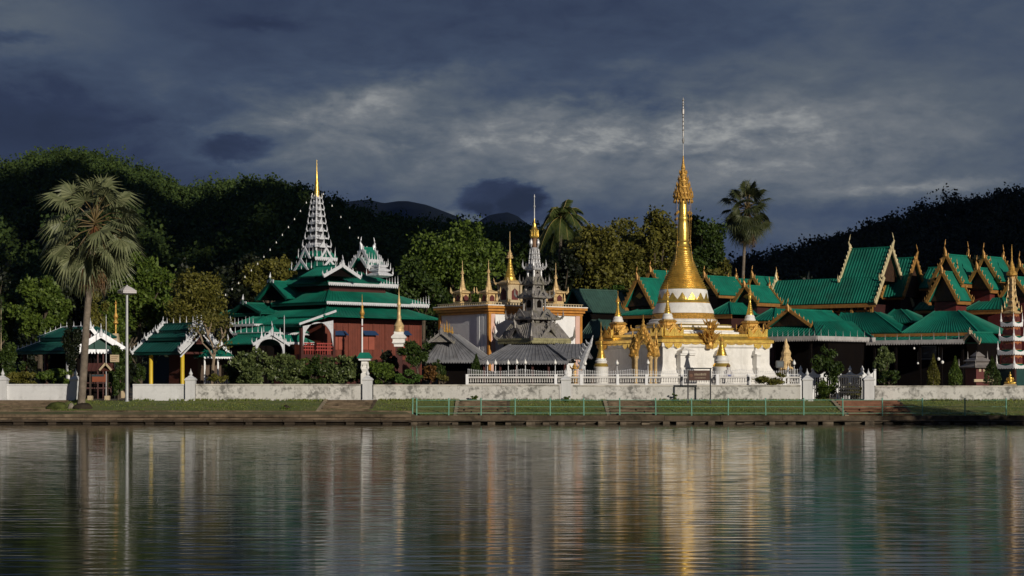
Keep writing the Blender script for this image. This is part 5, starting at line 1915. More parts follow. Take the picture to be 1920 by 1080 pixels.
    MB().lathe([(0.05, z(411)), (0.035, z(390)), (0.09, z(387)), (0.03, z(384)), (0.025, z(372)), (0.06, z(369)), (0.006, z(364))], 6).build('vane_rod', M_STEELP, T)


mondop()


# ------------------------------------------------------------------ the great white and gold chedi
def great_chedi():
    Y = 155.0
    b = Bld('great_chedi', 'great white and golden chedi with ringed gold bell and tall spire on a white platform', 'chedi', 1281, Y, 63)
    T = b.t
    S_ = F_PX / Y
    z = lambda py: b.z(py)
    r = lambda p: p / S_
    # platform
    h = 155 / S_ / 1.345
    MB().sq([(h * 1.10, -0.2), (h * 1.10, z(702)), (h * 1.06, z(699)), (h * 1.02, z(690)), (h * 1.00, z(684)), (h * 1.0, z(655)), (h * 1.03, z(652)), (h * 1.03, z(646))]).build('platform', M_WHITE, T)
    g = MB()
    g.sq([(h * 1.02, z(646) + 0.003), (h * 1.05, z(644.5)), (h * 1.05, z(639.5)), (h * 1.02, z(638)), (h * 0.98, z(633.5))])
    g.build('platform_cornice', M_GOLD, T)
    # gold scallops hanging from the cornice
    g = MB()
    for rz in (0, 90, 180, 270):
        g.at(Matrix.Rotation(R(rz), 4, 'Z'))
        k = 12
        for i in range(k):
            y0, y1 = -h + 2 * h * i / k, -h + 2 * h * (i + 1) / k
            big = i in (0, 1, 5, 6, 10, 11)
            d = 0.42 if big else 0.10
            g.plate([(y0 + 0.02, 0), (y0 + 0.10, -d * 0.6), ((y0 + y1) / 2, -d), (y1 - 0.10, -d * 0.6), (y1 - 0.02, 0)], (h * 1.03 + 0.05, 0, z(646) - 0.004), (0, 1, 0), (0, 0, 1), 0.07)
    g.build('gold_scallops', M_GOLD, T)
    # raised scalloped crest on top of the platform edge, with white lotus discs between
    w = MB()
    for rz in (0, 90, 180, 270):
        M = Matrix.Rotation(R(rz), 4, 'Z')
        g = MB().at(M)
        g.box(h * 0.93, h * 0.97, -h * 0.95, h * 0.95, z(633), z(633) + 0.2)
        w.at(M)
        k = 11
        L = 2 * h * 0.96
        for i in (0, 1, 9, 10):
            y0, y1 = -L / 2 + L * i / k, -L / 2 + L * (i + 1) / k
            pts = [(y0 + 0.01, 0), (y1 - 0.01, 0)] + [(y1 - 0.01 - (y1 - y0 - 0.02) * q / 8, 0.22 + 0.42 * abs(math.cos(math.pi * q / 8)) ** 1.5) for q in range(9)]
            g.plate(pts, (h * 0.98, 0, z(633)), (0, 1, 0), (0, 0, 1), 0.16)
            w.lathe([(0.28, 0), (0.30, 0.2), (0.18, 0.42), (0.02, 0.55)], 8, (h * 0.90, (y0 + y1) / 2, z(632)))
        g.build('gold_crest', M_GOLD, T)
    w.build('lotus_buds', M_WHITE, T, True)
    # white redented terraces with gold bands
    MB().redent([(r(96), z(633.4)), (r(96), z(629.5)), (r(90), z(628)), (r(90), z(624.5)), (r(82), z(623)), (r(82), z(621))]).build('terrace', M_WHITE, T)
    MB().redent([(r(79), z(620.9)), (r(80), z(618)), (r(78), z(615.5))]).build('gold_band', M_GOLD, T)
    MB().redent([(r(73), z(615.4)), (r(73), z(612))]).build('terrace', M_WHITE, T)
    MB().redent([(r(74), z(611.9)), (r(72), z(609.5))]).build('gold_band', M_GOLD, T)
    MB().lathe([(r(68), z(609.4)), (r(68), z(606)), (r(64), z(604)), (r(64), z(601)), (r(61), z(599.2))], 48).build('drum', M_WHITE, T, True)
    MB().lathe([(r(58.5), z(599.1)), (r(60), z(597)), (r(57.5), z(594)), (r(58.5), z(591)), (r(56), z(588.2))], 48).build('gold_band', M_GOLDO, T, True)
    MB().lathe([(r(57.5), z(588.1)), (r(57), z(584)), (r(53.5), z(577)), (r(51), z(571)), (r(50), z(569.2))], 48).build('drum', M_WHITE, T, True)
    MB().lathe([(r(48.5), z(569.1)), (r(50), z(567.5)), (r(48.5), z(565.5)), (r(47.5), z(563.2))], 48).build('gold_band', M_GOLD, T, True)
    MB().lathe([(r(47), z(563.1)), (r(46.5), z(556)), (r(45.5), z(550)), (r(45.5), z(546.5)), (r(43.5), z(543.2))], 48).build('bell_shoulder', M_WHITE, T, True)
    # gold points on the white shoulder
    g = MB()
    n = 16
    for i in range(n):
        a0, a1 = 2 * math.pi * i / n, 2 * math.pi * (i + 1) / n
        R0 = r(47.6)
        for q in range(4):
            u0, u1 = q / 4, (q + 1) / 4
            hh = lambda u: z(564) + (z(551) - z(564)) * (1 - abs(2 * u - 1)) ** 1.2 + 0.05
            A0, A1 = a0 + (a1 - a0) * u0, a0 + (a1 - a0) * u1
            vs = [(R0 * math.cos(A0), R0 * math.sin(A0), z(564)), (R0 * math.cos(A1), R0 * math.sin(A1), z(564)), (R0 * 0.995 * math.cos(A1), R0 * 0.995 * math.sin(A1), hh(u1)), (R0 * 0.995 * math.cos(A0), R0 * 0.995 * math.sin(A0), hh(u0))]
            g.add(vs, [(0, 1, 2, 3)])
    g.build('gold_points', M_GOLD, T)
    # ringed golden bell, neck, bud, crown
    P = []
    tab = [(542, 44), (531, 38.5), (517, 31), (496, 22.5), (482, 16.5), (470, 13.5)]
    py = 543.0
    f = lambda p: np.interp(-p, [-t[0] for t in tab], [t[1] for t in tab])
    n = 19
    for i in range(n):
        p0, p1 = 543 - 73 * i / n, 543 - 73 * (i + 1) / n
        a, c = f(p0), f(p1)
        P += [(r(a * 1.0), z(p0)), (r(a * 1.005), z(p0 + (p1 - p0) * 0.5)), (r(a * 0.955), z(p0 + (p1 - p0) * 0.66)), (r(c * 0.975), z(p1) - 0.008)]
    MB().lathe(P + [(r(12), z(469.5))], 48).build('bell', M_GOLD, T, True, 25)
    MB().lathe([(r(12.5), z(470)), (r(13.5), z(468)), (r(13.5), z(466)), (r(11.5), z(464.5)), (r(12.5), z(462)), (r(11.0), z(459)), (r(10.2), z(455)), (r(11), z(453)), (r(9.8), z(451)), (r(10.3), z(442)), (r(10.3), z(430)), (r(9.6), z(420)), (r(8.8), z(413)),
                (r(9.6), z(411)), (r(9.4), z(408)), (r(8.2), z(406)), (r(8.0), z(396)), (r(7.4), z(384)), (r(7.2), z(374))], 28).build('neck', M_GOLD, T, True, 30)
    c = MB()
    c.lathe([(r(7), z(374.5)), (r(17), z(374)), (r(18), z(370)), (r(14.5), z(366)), (r(15.5), z(364)), (r(15.5), z(361)), (r(11.5), z(354)), (r(12.5), z(352)), (r(12), z(349)), (r(8.8), z(342)), (r(9.6), z(340)), (r(9), z(337)), (r(6.4), z(330)), (r(7), z(328)), (r(6.4), z(325)), (r(3.6), z(317)), (r(4.2), z(315)), (r(2.2), z(306)), (r(1.1), z(294)), (0.01, z(289))], 20)
    for rad, py, hh, n in ((18, 371, 0.55, 18), (15.5, 362, 0.5, 14), (12.5, 350, 0.45, 12), (9.6, 338, 0.4, 10), (7, 326, 0.35, 8)):
        for i in range(n):
            a = 2 * math.pi * i / n
            c.spike((r(rad) * math.cos(a), r(rad) * math.sin(a), z(py)), hh, 0.075)
    crown = c.build('crown', M_GOLDO, T)
    c = MB()
    for i in range(16):
        a = 2 * math.pi * i / 16
        c.lathe([(0.015, z(374)), (0.06, z(376)), (0.08, z(379)), (0.02, z(381))], 5, (r(17.5) * math.cos(a), r(17.5) * math.sin(a), 0))
    c.build('hanging_bells', M_GOLDO, crown)
    # thin chains with tassels down from the crown
    c = MB()
    for a in (R(20), R(200), R(110), R(290)):
        ca, sa = math.cos(a), math.sin(a)
        c.tube([(r(17) * ca, r(17) * sa, z(374)), (r(19) * ca, r(19) * sa, z(405)), (r(17) * ca, r(17) * sa, z(455)), (r(24) * ca, r(24) * sa, z(500))], 0.014, 4)
        for py, q in ((398, 19), (408, 19), (452, 17), (395, 15)):
            c.lathe([(0.02, z(py)), (0.10, z(py + 3)), (0.03, z(py + 6))], 5, (r(q) * ca, r(q) * sa, 0))
    c.build('chains', M_GOLDO, crown)
    v = MB().lathe([(0.05, z(292)), (0.03, z(270)), (0.09, z(266)), (0.11, z(262)), (0.05, z(258)), (0.035, z(248))], 8)
    v.lathe([(0.07, z(256)), (0.06, z(216)), (0.11, z(214)), (0.11, z(205)), (0.06, z(203)), (0.05, z(190)), (0.10, z(188)), (0.006, z(182))], 8)
    for py in (244, 236, 228, 220, 198, 194):
        v.lathe([(0.065, z(py + 1.4)), (0.10, z(py)), (0.065, z(py - 1.4))], 8)
    v.box(-0.22, 0.0, -0.015, 0.015, z(211), z(203))
    v.build('vane_rod', mat('silvered_rod', (0.52, 0.50, 0.47), 0.3, metal=0.6, var=0.3, vscale=5), T)
    # corner chedis standing on the platform
    q = 3.85
    for sx, sy, top, k in ((1, -1, 535, 1.0), (1, 1, 527, 1.0), (-1, -1, 543, 1.0), (-1, 1, 540, 1.0)):
        x, y = sx * q, sy * q
        zz = lambda py: b.z(py, 0, 0)
        base = MB()
        base.redent([(0.82, z(633)), (0.82, z(629)), (0.66, z(627)), (0.66, z(621)), (0.78, z(619)), (0.72, z(616)), (0.52, z(613)), (0.52, z(609)), (0.62, z(607)), (0.48, z(603))], (x, y, 0))
        bb = base.build('corner_chedi', M_GOLDO, T)
        MB().lathe([(0.44, z(603)), (0.47, z(601.5)), (0.38, z(597)), (0.40, z(595.5)), (0.30, z(592))], 16, (x, y, 0)).build('white_drum', M_WHITE, bb, True)
        t_ = z(top)
        zb = z(592)
        s = MB().lathe(cone_chedi_prof(zb, zb + (t_ - zb) * 0.42, 0.30, 7) + [(0.12, zb + (t_ - zb) * 0.46), (0.10, zb + (t_ - zb) * 0.56)], 14, (x, y, 0))
        s.build('spire', M_GOLD, bb, True)
        s = MB()
        hti(s, x, y, zb + (t_ - zb) * 0.55, zb + (t_ - zb) * 0.82, 0.20, 8)
        spire_rod(s, x, y, zb + (t_ - zb) * 0.78, t_, 0.025)
        s.build('crown', M_GOLDO, bb)
        # gold gables round the corner shrine
        a = MB()
        for rz in (0, 90, 180, 270):
            a.at(xf(x, y, 0, R(rz)))
            a.plate([(-0.62, z(629)), (0.62, z(629)), (0.60, z(624)), (0.28, z(619)), (0, z(611)), (-0.28, z(619)), (-0.60, z(624))], (0.84, 0, 0), (0, 1, 0), (0, 0, 1), 0.1)
            for yy in (-0.7, 0.7):
                a.spike((0.84, yy, z(629)), 0.9, 0.10)
        a.build('gold_gables', M_GOLDO, bb)
    # white niches and pilasters on the lit face
    for y0, w, d in ((-h * 0.62, 1.5, 0.35), (h * 0.05, 1.1, 0.3), (h * 0.72, 0.6, 0.3)):
        nb = MB()
        nb.box(h * 0.98, h * 1.10 + d, y0 - w / 2, y0 + w / 2, -0.1, z(690))
        nb.box(h * 0.98, h * 1.05 + d, y0 - w / 2 + 0.1, y0 + w / 2 - 0.1, z(690), z(668))
        nb.box(h * 0.98, h * 1.08 + d, y0 - w / 2, y0 + w / 2, z(668), z(665))
        nb.sq([(w * 0.42, z(665)), (w * 0.40, z(660)), (w * 0.2, z(657)), (0.02, z(652))], (h * 1.0 + d * 0.5, y0, 0))
        nb.build('white_niche', M_WHITE, T)
    # flower-like gold ornament in the middle of the lit face
    x, y = h * 1.02, b.at(1315, Y - 4)[1]
    f = MB()
    f.lathe([(0.25, z(656)), (0.34, z(650)), (0.28, z(644)), (0.46, z(640)), (0.30, z(634)), (0.42, z(628)), (0.24, z(620)), (0.10, z(606))], 10, (x + 0.2, y, 0))
    for i in range(46):
        a = random.uniform(0, 2 * math.pi)
        u = random.random()
        p = Vector((x + 0.2, y, z(650) + (z(610) - z(650)) * u))
        o = Vector((math.cos(a), math.sin(a), 0.0)) * (0.35 + 0.55 * math.sin(math.pi * (0.25 + 0.7 * u)))
        f.tube([p, p + o * 0.6 + Vector((0, 0, 0.20)), p + o + Vector((0, 0, 0.55))], [0.10, 0.09, 0.012], 4)
    f.build('gold_flower_vase', M_GOLDO, T)
    return b


GC = great_chedi()


def small_stupa(label, px, Y, pys, rp, white_at):
    """pys: tip, crown bottom, cone bottom, white bottom, base bottom"""
    t = thing('stupa', label, 'stupa', (PX(px, Y), Y, GZ), R(20), 'small stupas before the great chedi')
    z = lambda py: PZ(py, Y) - GZ
    r = rp / (F_PX / Y)
    tip, cb, kb, wb, bb = pys
    MB().lathe([(r * 1.15, -0.1), (r * 1.15, z(bb)), (r * 1.2, z(bb) + 0.05), (r * 0.98, z(bb) + 0.12)], 18).build('base', M_WHITE, t, True)
    MB().lathe([(r * 1.08, z(bb) + 0.10), (r * 1.12, z(bb) + 0.2), (r * 0.98, z(bb) + 0.3), (r * 0.93, z(bb) + 0.36)], 18).build('gold_ring', M_GOLD, t, True)
    MB().lathe([(r * 0.9, z(bb) + 0.36), (r * 0.9, z(wb)), (r * 0.98, z(wb) + 0.06), (r * 0.8, z(wb) + 0.16), (r * 0.78, z(kb) - 0.1), (r * 0.84, z(kb))], 18).build('drum', M_WHITE, t, True)
    MB().lathe([(r * 0.74, z(kb) - 0.02)] + cone_chedi_prof(z(kb), z(cb), r * 0.72, 10) + [(r * 0.15, z(cb) + 0.1)], 18).build('spire', M_GOLD, t, True, 30)
    s = MB()
    hti(s, 0, 0, z(cb), z(cb) + (z(tip) - z(cb)) * 0.5, r * 0.34, 9)
    spire_rod(s, 0, 0, z(cb) + (z(tip) - z(cb)) * 0.45, z(tip), 0.025)
    s.build('crown', M_GOLDO, t)


small_stupa('small golden stupa standing before the shaded side of the chedi platform', 1127, 145, (603, 640, 672, 679, 690), 12, 0)
small_stupa('small golden stupa with a white banded drum beside the seated guardian figure', 1353, 145, (620, 640, 667, 678, 690), 15, 0)


def golden_arch():
    Y = 146.0
    t = thing('golden_arch', 'ornate golden archway with white columns leading to the chedi platform', 'archway', (PX(1206, Y), Y, GZ), R(-30))
    z = lambda py: PZ(py, Y) - GZ
    S_ = F_PX / Y
    for sx in (-1, 1):
        for d, rr in ((0.62, 0.15), (0.95, 0.12)):
            MB().lathe([(rr * 1.5, -0.1), (rr * 1.5, 0.2), (rr, 0.28), (rr, z(674)), (rr * 1.6, z(671)), (rr * 1.6, z(668))], 12, (sx * d, 0.0 + 0.2 * (d > 0.8), 0)).build('column', M_PALEG, t, True)
        g = MB()
        g.lathe([(0.26, z(669)), (0.34, z(666)), (0.22, z(660)), (0.26, z(655)), (0.16, z(648)), (0.18, z(645)), (0.10, z(636)), (0.12, z(633)), (0.05, z(624)), (0.01, z(614))], 9, (sx * 0.98, 0.2, 0))
        for k in range(8):
            a = k * 0.8
            g.spike((sx * 0.98 + 0.22 * math.cos(a), 0.2 + 0.22 * math.sin(a), z(668 - k * 3)), 0.5, 0.1)
        g.build('corner_pinnacle', M_GOLDO, t)
    # flame pediment round a pointed opening
    poly = [(-0.95, z(668)), (-0.48, z(668)), (-0.46, z(658)), (-0.25, z(645)), (0, z(637)), (0.25, z(645)), (0.46, z(658)), (0.48, z(668)), (0.95, z(668)), (0.85, z(655)), (0.6, z(640)), (0.32, z(628)), (0, z(613)), (-0.32, z(628)), (-0.6, z(640)), (-0.85, z(655))]
    f = MB()
    m = len(poly)
    inner = poly[1:8]
    outer = [poly[0]] + poly[:8:-1][::1]
    # build as quads between inner and outer curves
    out = [(-0.95, z(668)), (-0.85, z(655)), (-0.55, z(638)), (0, z(613)), (0.55, z(638)), (0.85, z(655)), (0.95, z(668))]
    for i in range(6):
        f.plate([inner[i], inner[i + 1], out[i + 1], out[i]], (0, 0, 0), (1, 0, 0), (0, 0, 1), 0.35)
    for i in range(6):
        for q in range(4):
            u = (q + 0.5) / 4
            x0 = out[i][0] + (out[i + 1][0] - out[i][0]) * u
            z0 = out[i][1] + (out[i + 1][1] - out[i][1]) * u
            f.tube([(x0, 0, z0 - 0.05), (x0 * 1.12, -0.05, z0 + 0.15), (x0 * 1.05, 0, z0 + 0.48)], [0.14, 0.11, 0.012], 5)
    for i in range(40):
        x0 = random.uniform(-0.85, 0.85)
        zz = z(668) + (z(620) - z(668)) * random.random() * (1 - abs(x0) * 0.7)
        if abs(x0) < 0.5 and zz < z(642):
            continue
        f.lathe([(0.12, -0.12), (0.09, 0.0), (0.02, 0.12)], 6, (x0, -0.2, zz))
    f.build('flame_pediment', M_GOLDO, t)
    MB().lathe([(0.10, z(614)), (0.2, z(611)), (0.08, z(606)), (0.12, z(603)), (0.03, z(597)), (0.01, z(590))], 8).build('finial', M_GOLDO, t)


golden_arch()


def naga_pinnacle():
    Y = 142.5
    t = thing('naga_pinnacle', 'cream and gold carved pinnacle at the right foot of the chedi platform', 'ornament', (PX(1474, Y), Y, GZ), R(20))
    z = lambda py: PZ(py, Y) - GZ
    m = MB()
    m.redent([(0.55, -0.1), (0.55, z(703)), (0.42, z(700)), (0.46, z(690)), (0.36, z(684)), (0.40, z(676)), (0.26, z(668)), (0.30, z(662)), (0.17, z(654)), (0.19, z(650)), (0.08, z(643)), (0.01, z(634))])
    for k in range(26):
        a = random.uniform(0, 6.28)
        u = random.random()
        rr = 0.5 * (1 - u) + 0.08
        m.spike((rr * math.cos(a), rr * math.sin(a), z(703) + (z(650) - z(703)) * u), 0.5, 0.09)
    m.build('carving', M_PALEG, t)
    t = thing('floodlight', 'square black floodlight box beside the cream carved pinnacle', 'floodlight', (PX(1461, 140), 140, GZ), R(15))
    zc = PZ(683, 140) - GZ
    MB().box(-0.26, 0.26, -0.12, 0.12, zc - 0.22, zc + 0.22).box(-0.30, 0.30, -0.18, -0.121, zc - 0.26, zc + 0.26).build('housing', M_IRON, t)
    MB().box(-0.22, 0.22, -0.195, -0.181, zc - 0.18, zc + 0.18).build('glass', mat('dark_glass_panel', (0.04, 0.06, 0.07), 0.3), t)
    MB().tube([(0, 0, -0.1), (0, 0, zc - 0.22)], 0.04, 6).build('stand', M_IRON, t)


naga_pinnacle()


def guardian():
    Y = 140.0
    t = thing('guardian_statue', 'small painted seated guardian figure on a white block behind the picket fence', 'statue', (PX(1365, Y), Y, GZ), R(12))
    z = lambda py: PZ(py, Y) - GZ
    MB().sq([(0.34, -0.1), (0.34, z(711)), (0.38, z(710)), (0.38, z(707))]).build('plinth', M_WHITE, t)
    bpy_b = MB()
    zb = z(707)
    # seated body: crossed legs, torso, shoulders, neck, head in one skin
    bpy_b.lathe([(0.30, zb), (0.34, zb + 0.06), (0.30, zb + 0.15), (0.18, zb + 0.22), (0.17, zb + 0.30), (0.215, zb + 0.44), (0.20, zb + 0.50), (0.075, zb + 0.55), (0.065, zb + 0.58), (0.10, zb + 0.63), (0.115, zb + 0.70), (0.09, zb + 0.77), (0.03, zb + 0.80)], 14)
    for sx in (-1, 1):
        bpy_b.tube([(sx * 0.20, 0, zb + 0.46), (sx * 0.28, -0.06, zb + 0.32), (sx * 0.20, -0.22, zb + 0.20)], [0.07, 0.058, 0.045], 7)
        bpy_b.tube([(sx * 0.14, -0.02, zb + 0.12), (sx * 0.36, -0.18, zb + 0.10), (sx * 0.10, -0.34, zb + 0.07)], [0.11, 0.09, 0.06], 7)
    body = bpy_b.build('body', mat('statue_white_blue', (0.55, 0.52, 0.50), 0.6, var=0.2), t, True)
    MB().lathe([(0.31, zb + 0.02), (0.352, zb + 0.06), (0.31, zb + 0.155), (0.20, zb + 0.21)], 14).build('blue_cloth', mat('blue_painted_cloth', (0.03, 0.05, 0.25), 0.6), t, True)
    MB().lathe([(0.105, zb + 0.71), (0.135, zb + 0.74), (0.11, zb + 0.80), (0.05, zb + 0.88), (0.01, zb + 0.96)], 10).build('headdress', mat('brown_painted_hair', (0.12, 0.06, 0.03), 0.6), t, True)


guardian()


def sign_board():
    Y = 131.6
    x = PX(1311, Y)
    t = thing('sign_board', 'dark brown information board on two black posts in front of the chedi wall', 'sign', (x, Y, bank_z(x, Y)), R(-3))
    z = lambda py: PZ(py, Y) - t.location.z
    w = (1332 - 1290) / 2 / (F_PX / Y)
    for sx in (-1, 1):
        MB().box(sx * w - 0.045, sx * w + 0.045, -0.045, 0.045, -0.1, z(692)).build('post', M_IRON, t)
    MB().box(-w - 0.08, w + 0.08, -0.055, 0.055, z(692) + 0.002, z(692) + 0.09).build('top_bar', M_IRON, t)
    bd = MB().box(-w + 0.05, w - 0.05, -0.03, 0.03, z(713.5), z(694.5)).build('board', M_BROWN, t)
    m = mat('faded_sign_lettering', (0.30, 0.24, 0.17), 0.7, var=0.3, vscale=9)
    e = MB()
    e.lathe([(0.13, -0.006), (0.13, 0.006)], 18)
    e.M = Matrix()
    em = MB().at(Matrix.Translation((-w * 0.72, -0.034, z(704))) @ Matrix.Rotation(R(90), 4, 'X')).lathe([(0.12, -0.006), (0.12, 0.004)], 18).lathe([(0.09, 0.004), (0.05, 0.010)], 18)
    em.build('emblem', mat('faded_emblem', (0.16, 0.08, 0.05), 0.7), bd)
    l = MB()
    xx = -w * 0.42
    while xx < w * 0.62:                           # row of worn, unreadable letters
        ww = random.uniform(0.05, 0.09)
        l.box(xx, xx + ww, -0.035, -0.0305, z(703.5) - 0.02, z(703.5) + random.uniform(0.10, 0.15))
        xx += ww + 0.03
    l.build('lettering', m, bd)
    l = MB()
    xx = -w * 0.40
    while xx < w * 0.55:
        ww = random.uniform(0.03, 0.06)
        l.box(xx, xx + ww, -0.035, -0.0305, z(709.5), z(709.5) + 0.07)
        xx += ww + 0.025
    l.build('lettering', m, bd)


sign_board()


# ------------------------------------------------------------------ right-hand temple: many Thai-style green roofs with gold gables
GAM = 44.0
RY = 7.0                                  # the right-hand temple stands well behind the chedi platform
M_WALLR = mat('dark_lacquer_wall', (0.040, 0.010, 0.008), 0.6, var=0.25)
M_PEDI = mat('dark_carved_pediment', (0.040, 0.018, 0.008), 0.6, var=0.6, vscale=5.0, bump=0.5, bscale=12)
M_BARGE = mat('gilded_bargeboard', (0.42, 0.22, 0.055), 0.5, metal=0.3, var=0.35, vscale=4.0, bump=0.3)
M_FASC = mat('ochre_eave_board', (0.30, 0.14, 0.035), 0.55, metal=0.15, var=0.25, vscale=3.0)
GRP = 'green gabled halls of the right-hand temple'


def front_gable(name, label, px, py, pyb, Y, hw, length, nested=(), wall_py=None, m=M_GREEN2, barge=(0.12, 0.26), fin=0.9, gam=GAM):
    """hall whose gable looks front-left: apex at (px,py), eaves at row pyb; nested: (d_front, d_down px, hw, len) further lower gables in front"""
    b = Bld(name, label, 'hall', px, Y, gam, GRP)
    ze, zr = b.z(pyb), b.z(py)
    T = b.t
    gable_roof(T, xf(0, 0, 0, R(90)), 0, length, hw, ze, zr, m, M_BARGE, M_PEDI, barge=barge, finial=fin, pitch=0.30, m_fascia=M_FASC, fas=0.30)
    MB().box(-hw * 0.72, hw * 0.72, 0.5, length - 0.2, -0.1, ze - 0.05).build('wall', M_WALLR, T)
    o = MB()
    zc = ze + (zr - ze) * 0.36
    o.plate([(-0.28 * hw, 0), (0, -0.16 * hw), (0.28 * hw, 0), (0, 0.2 * hw)], (0, 0.26, zc), (1, 0, 0), (0, 0, 1), 0.1)
    o.build('gable_emblem', M_GOLDO, T)
    y0 = 0
    for (dy, apx, apy, apb, h2, l2) in nested:
        xx, yy = b.at(apx, Y - dy)
        z0, z1 = b.z(apb, xx, yy), b.z(apy, xx, yy)
        gable_roof(T, xf(xx, yy, 0, R(90)), 0, l2, h2, z0, z1, m, M_BARGE, M_PEDI, barge=barge, finial=fin * 0.9, pitch=0.30, m_fascia=M_FASC, fas=0.28)
        MB().box(xx - h2 * 0.72, xx + h2 * 0.72, yy + 0.45, yy + l2 - 0.1, -0.1, z0 - 0.05).build('wall', mat('lacquer_red_wall', (0.11, 0.016, 0.014), 0.6, var=0.3), T)
    return b


def main_hall():
    b = Bld('main_hall', 'largest green hall at right, long ribbed roof below a steep upper roof', 'hall', 1641, 158 + RY, 38, GRP)
    T = b.t
    hw = 3.5
    xl, xu = b.tx(1439), b.tx(1576, 1.5)
    ze, zm = b.z(567), b.z(520, 0, 1.55)
    zr = b.z(464, 0, hw)
    M = xf(0, hw, 0, 0)
    MW = mat('white_gold_bargeboard', (0.62, 0.52, 0.30), 0.5, metal=0.15, var=0.3, vscale=4.0)
    gable_roof(T, M, xl, 0, hw, ze, zm, M_GREEN, MW, None, ht=hw - 1.55, pitch=0.26, barge=(0.12, 0.30), finial=0, m_fascia=M_FASC, fas=0.34, ribh=0.045)
    gable_roof(T, xf(0, hw, 0, 0), xu, -0.25, hw - 1.45, zm - 0.25, zr, M_GREEN, MW, M_PEDI, pitch=0.26, barge=(0.12, 0.30), finial=1.3, ribh=0.045, hang=0.8)
    # upper hips of the long roof at the left, where a finial stands on its gable end
    for dx, dy in ((0, -1.9), (1.2, 1.9)):
        MB().tube([(xl + dx, hw + dy, zm - 0.1), (xl + dx - 0.1, hw + dy, zm + 0.5), (xl + dx, hw + dy, zm + 1.1)], [0.16, 0.10, 0.01], 5).build('finial', MW, T)
    MB().beam((xl, hw - 1.85, zm), (0, hw - 1.85, zm), 0.2, 0.14).build('roof_ridge', M_GREEN, T)
    MB().box(xl + 0.6, -0.6, 0.8, 2 * hw - 0.8, -0.1, ze - 0.1).build('wall', M_WALLR, T)
    g = MB()
    k = 16
    for i in range(k):
        x = xl + 0.8 + (-xl - 1.6) * i / (k - 1)
        g.cbox(x, 0.72, ze - 1.4, 0.10, 0.12, 1.25)
    g.box(xl + 0.6, -0.6, 0.70, 0.79, ze - 0.75, ze - 0.62)
    g.build('gilded_frieze', M_FASC, T)
    for i in range(6):
        MB().cbox(xl + 0.5 + (-xl - 1.0) * i / 5, 0.35, -0.1, 0.2, 0.2, ze - 0.2).build('column', M_BARGE, T)
    return b


main_hall()


def side_hall():
    b = Bld('side_hall', 'narrow steep green hall with a slim golden gable just right of the main hall', 'hall', 1694, 161 + RY, 38, GRP)
    T = b.t
    xl = b.tx(1655)
    hw = 2.3
    ze, zr = b.z(556), b.z(484, 0, hw)
    gable_roof(T, xf(0, hw, 0, 0), xl, 0, hw, ze, zr, M_GREEN, M_BARGE, M_PEDI, pitch=0.26, barge=(0.12, 0.28), finial=1.2, m_fascia=M_FASC, ribh=0.045)
    MB().box(xl, -0.5, 0.5, 2 * hw - 0.5, -0.1, ze - 0.05).build('wall', M_WALLR, T)
    x2, x1 = b.tx(1722, 3.0), b.tx(1752, 3.0)
    ze2, zr2 = b.z(540, x2, 3.0), b.z(503, x2, 5.0)
    gable_roof(T, xf(0, 5.0, 0, 0), x2, x1, 2.0, ze2, zr2, M_GREEN, M_BARGE, M_PEDI, pitch=0.26, ends=(0, 1), finial=0.8, m_fascia=M_FASC, ribh=0.05)
    MB().box(x2, x1 - 0.4, 3.4, 6.4, -0.1, ze2 - 0.05).build('wall', M_WALLR, T)
    x3, x4 = b.tx(1712, -0.6), b.tx(1756, -0.6)
    z3, z4 = b.z(581, x3, -0.6), b.z(567, x3, 0.6)
    mb = MB().ribs((x3, -0.6, z3), (x4, -0.6, z3), (x4, 0.7, z4), (x3, 0.7, z4), 0.34, 0.05)
    r = mb.build('skirt_roof', M_GREEN, T)
    MB().box(x3, x4, -0.58, -0.48, z3 - 0.34, z3 - 0.1).build('fascia', M_FASC, r)
    MB().box(x3 + 0.1, x4 - 0.1, -0.3, 0.6, -0.1, z3 - 0.1).build('wall', M_WALLR, T)


side_hall()

front_gable('gabled_hall', 'green hall with two stepped golden gables right of the slim golden gable', 1774, 478, 532, 157 + RY, 1.5, 3.4,
            nested=((1.6, 1767, 510, 564, 1.45, 2.2),), fin=1.3)
front_gable('gabled_hall', 'green hall with stepped golden gables just left of the white tiered tower top', 1846, 482, 528, 158 + RY, 1.35, 3.0,
            nested=((1.4, 1833, 503, 543, 1.25, 2.0),), fin=1.2)
front_gable('gabled_hall', 'green hall with golden gable cut by the right picture edge', 1913, 498, 540, 157 + RY, 1.4, 3.0, nested=((1.4, 1902, 520, 556, 1.25, 2.0),), fin=1.2)
front_gable('gabled_hall', 'small stepped gable filling the gap between the two double-gabled halls at right', 1806, 512, 553, 159 + RY, 1.0, 3.0, nested=((1.0, 1800, 530, 566, 0.95, 1.6),), fin=0.9)
front_gable('gabled_hall', 'small gable low between the slim golden gable and the two-stepped gabled hall', 1752, 528, 568, 160 + RY, 0.9, 2.6, fin=0.9)
front_gable('gabled_hall', 'tiny golden gable under the tiered tower spire', 1868, 528, 566, 158 + RY, 1.0, 2.8, fin=0.9)
front_gable('gabled_hall', 'green hall with gold-edged dark gable left of the great chedi', 1196, 522, 574, 162 + RY, 1.6, 3.8, fin=1.0)
front_gable('gabled_hall', 'small gable peeking between the left hall and the golden bell', 1221, 508, 548, 167 + RY, 1.4, 4.0, fin=0.9)
front_gable('gabled_hall', 'green hall right behind the great chedi, its gable partly hidden by the golden bell', 1322, 518, 553, 164 + RY, 1.4, 4.4, fin=0.9)
front_gable('gabled_hall', 'short green roof between the chedi and the palm trunk', 1367, 523, 556, 167 + RY, 1.3, 3.8, fin=0.5)
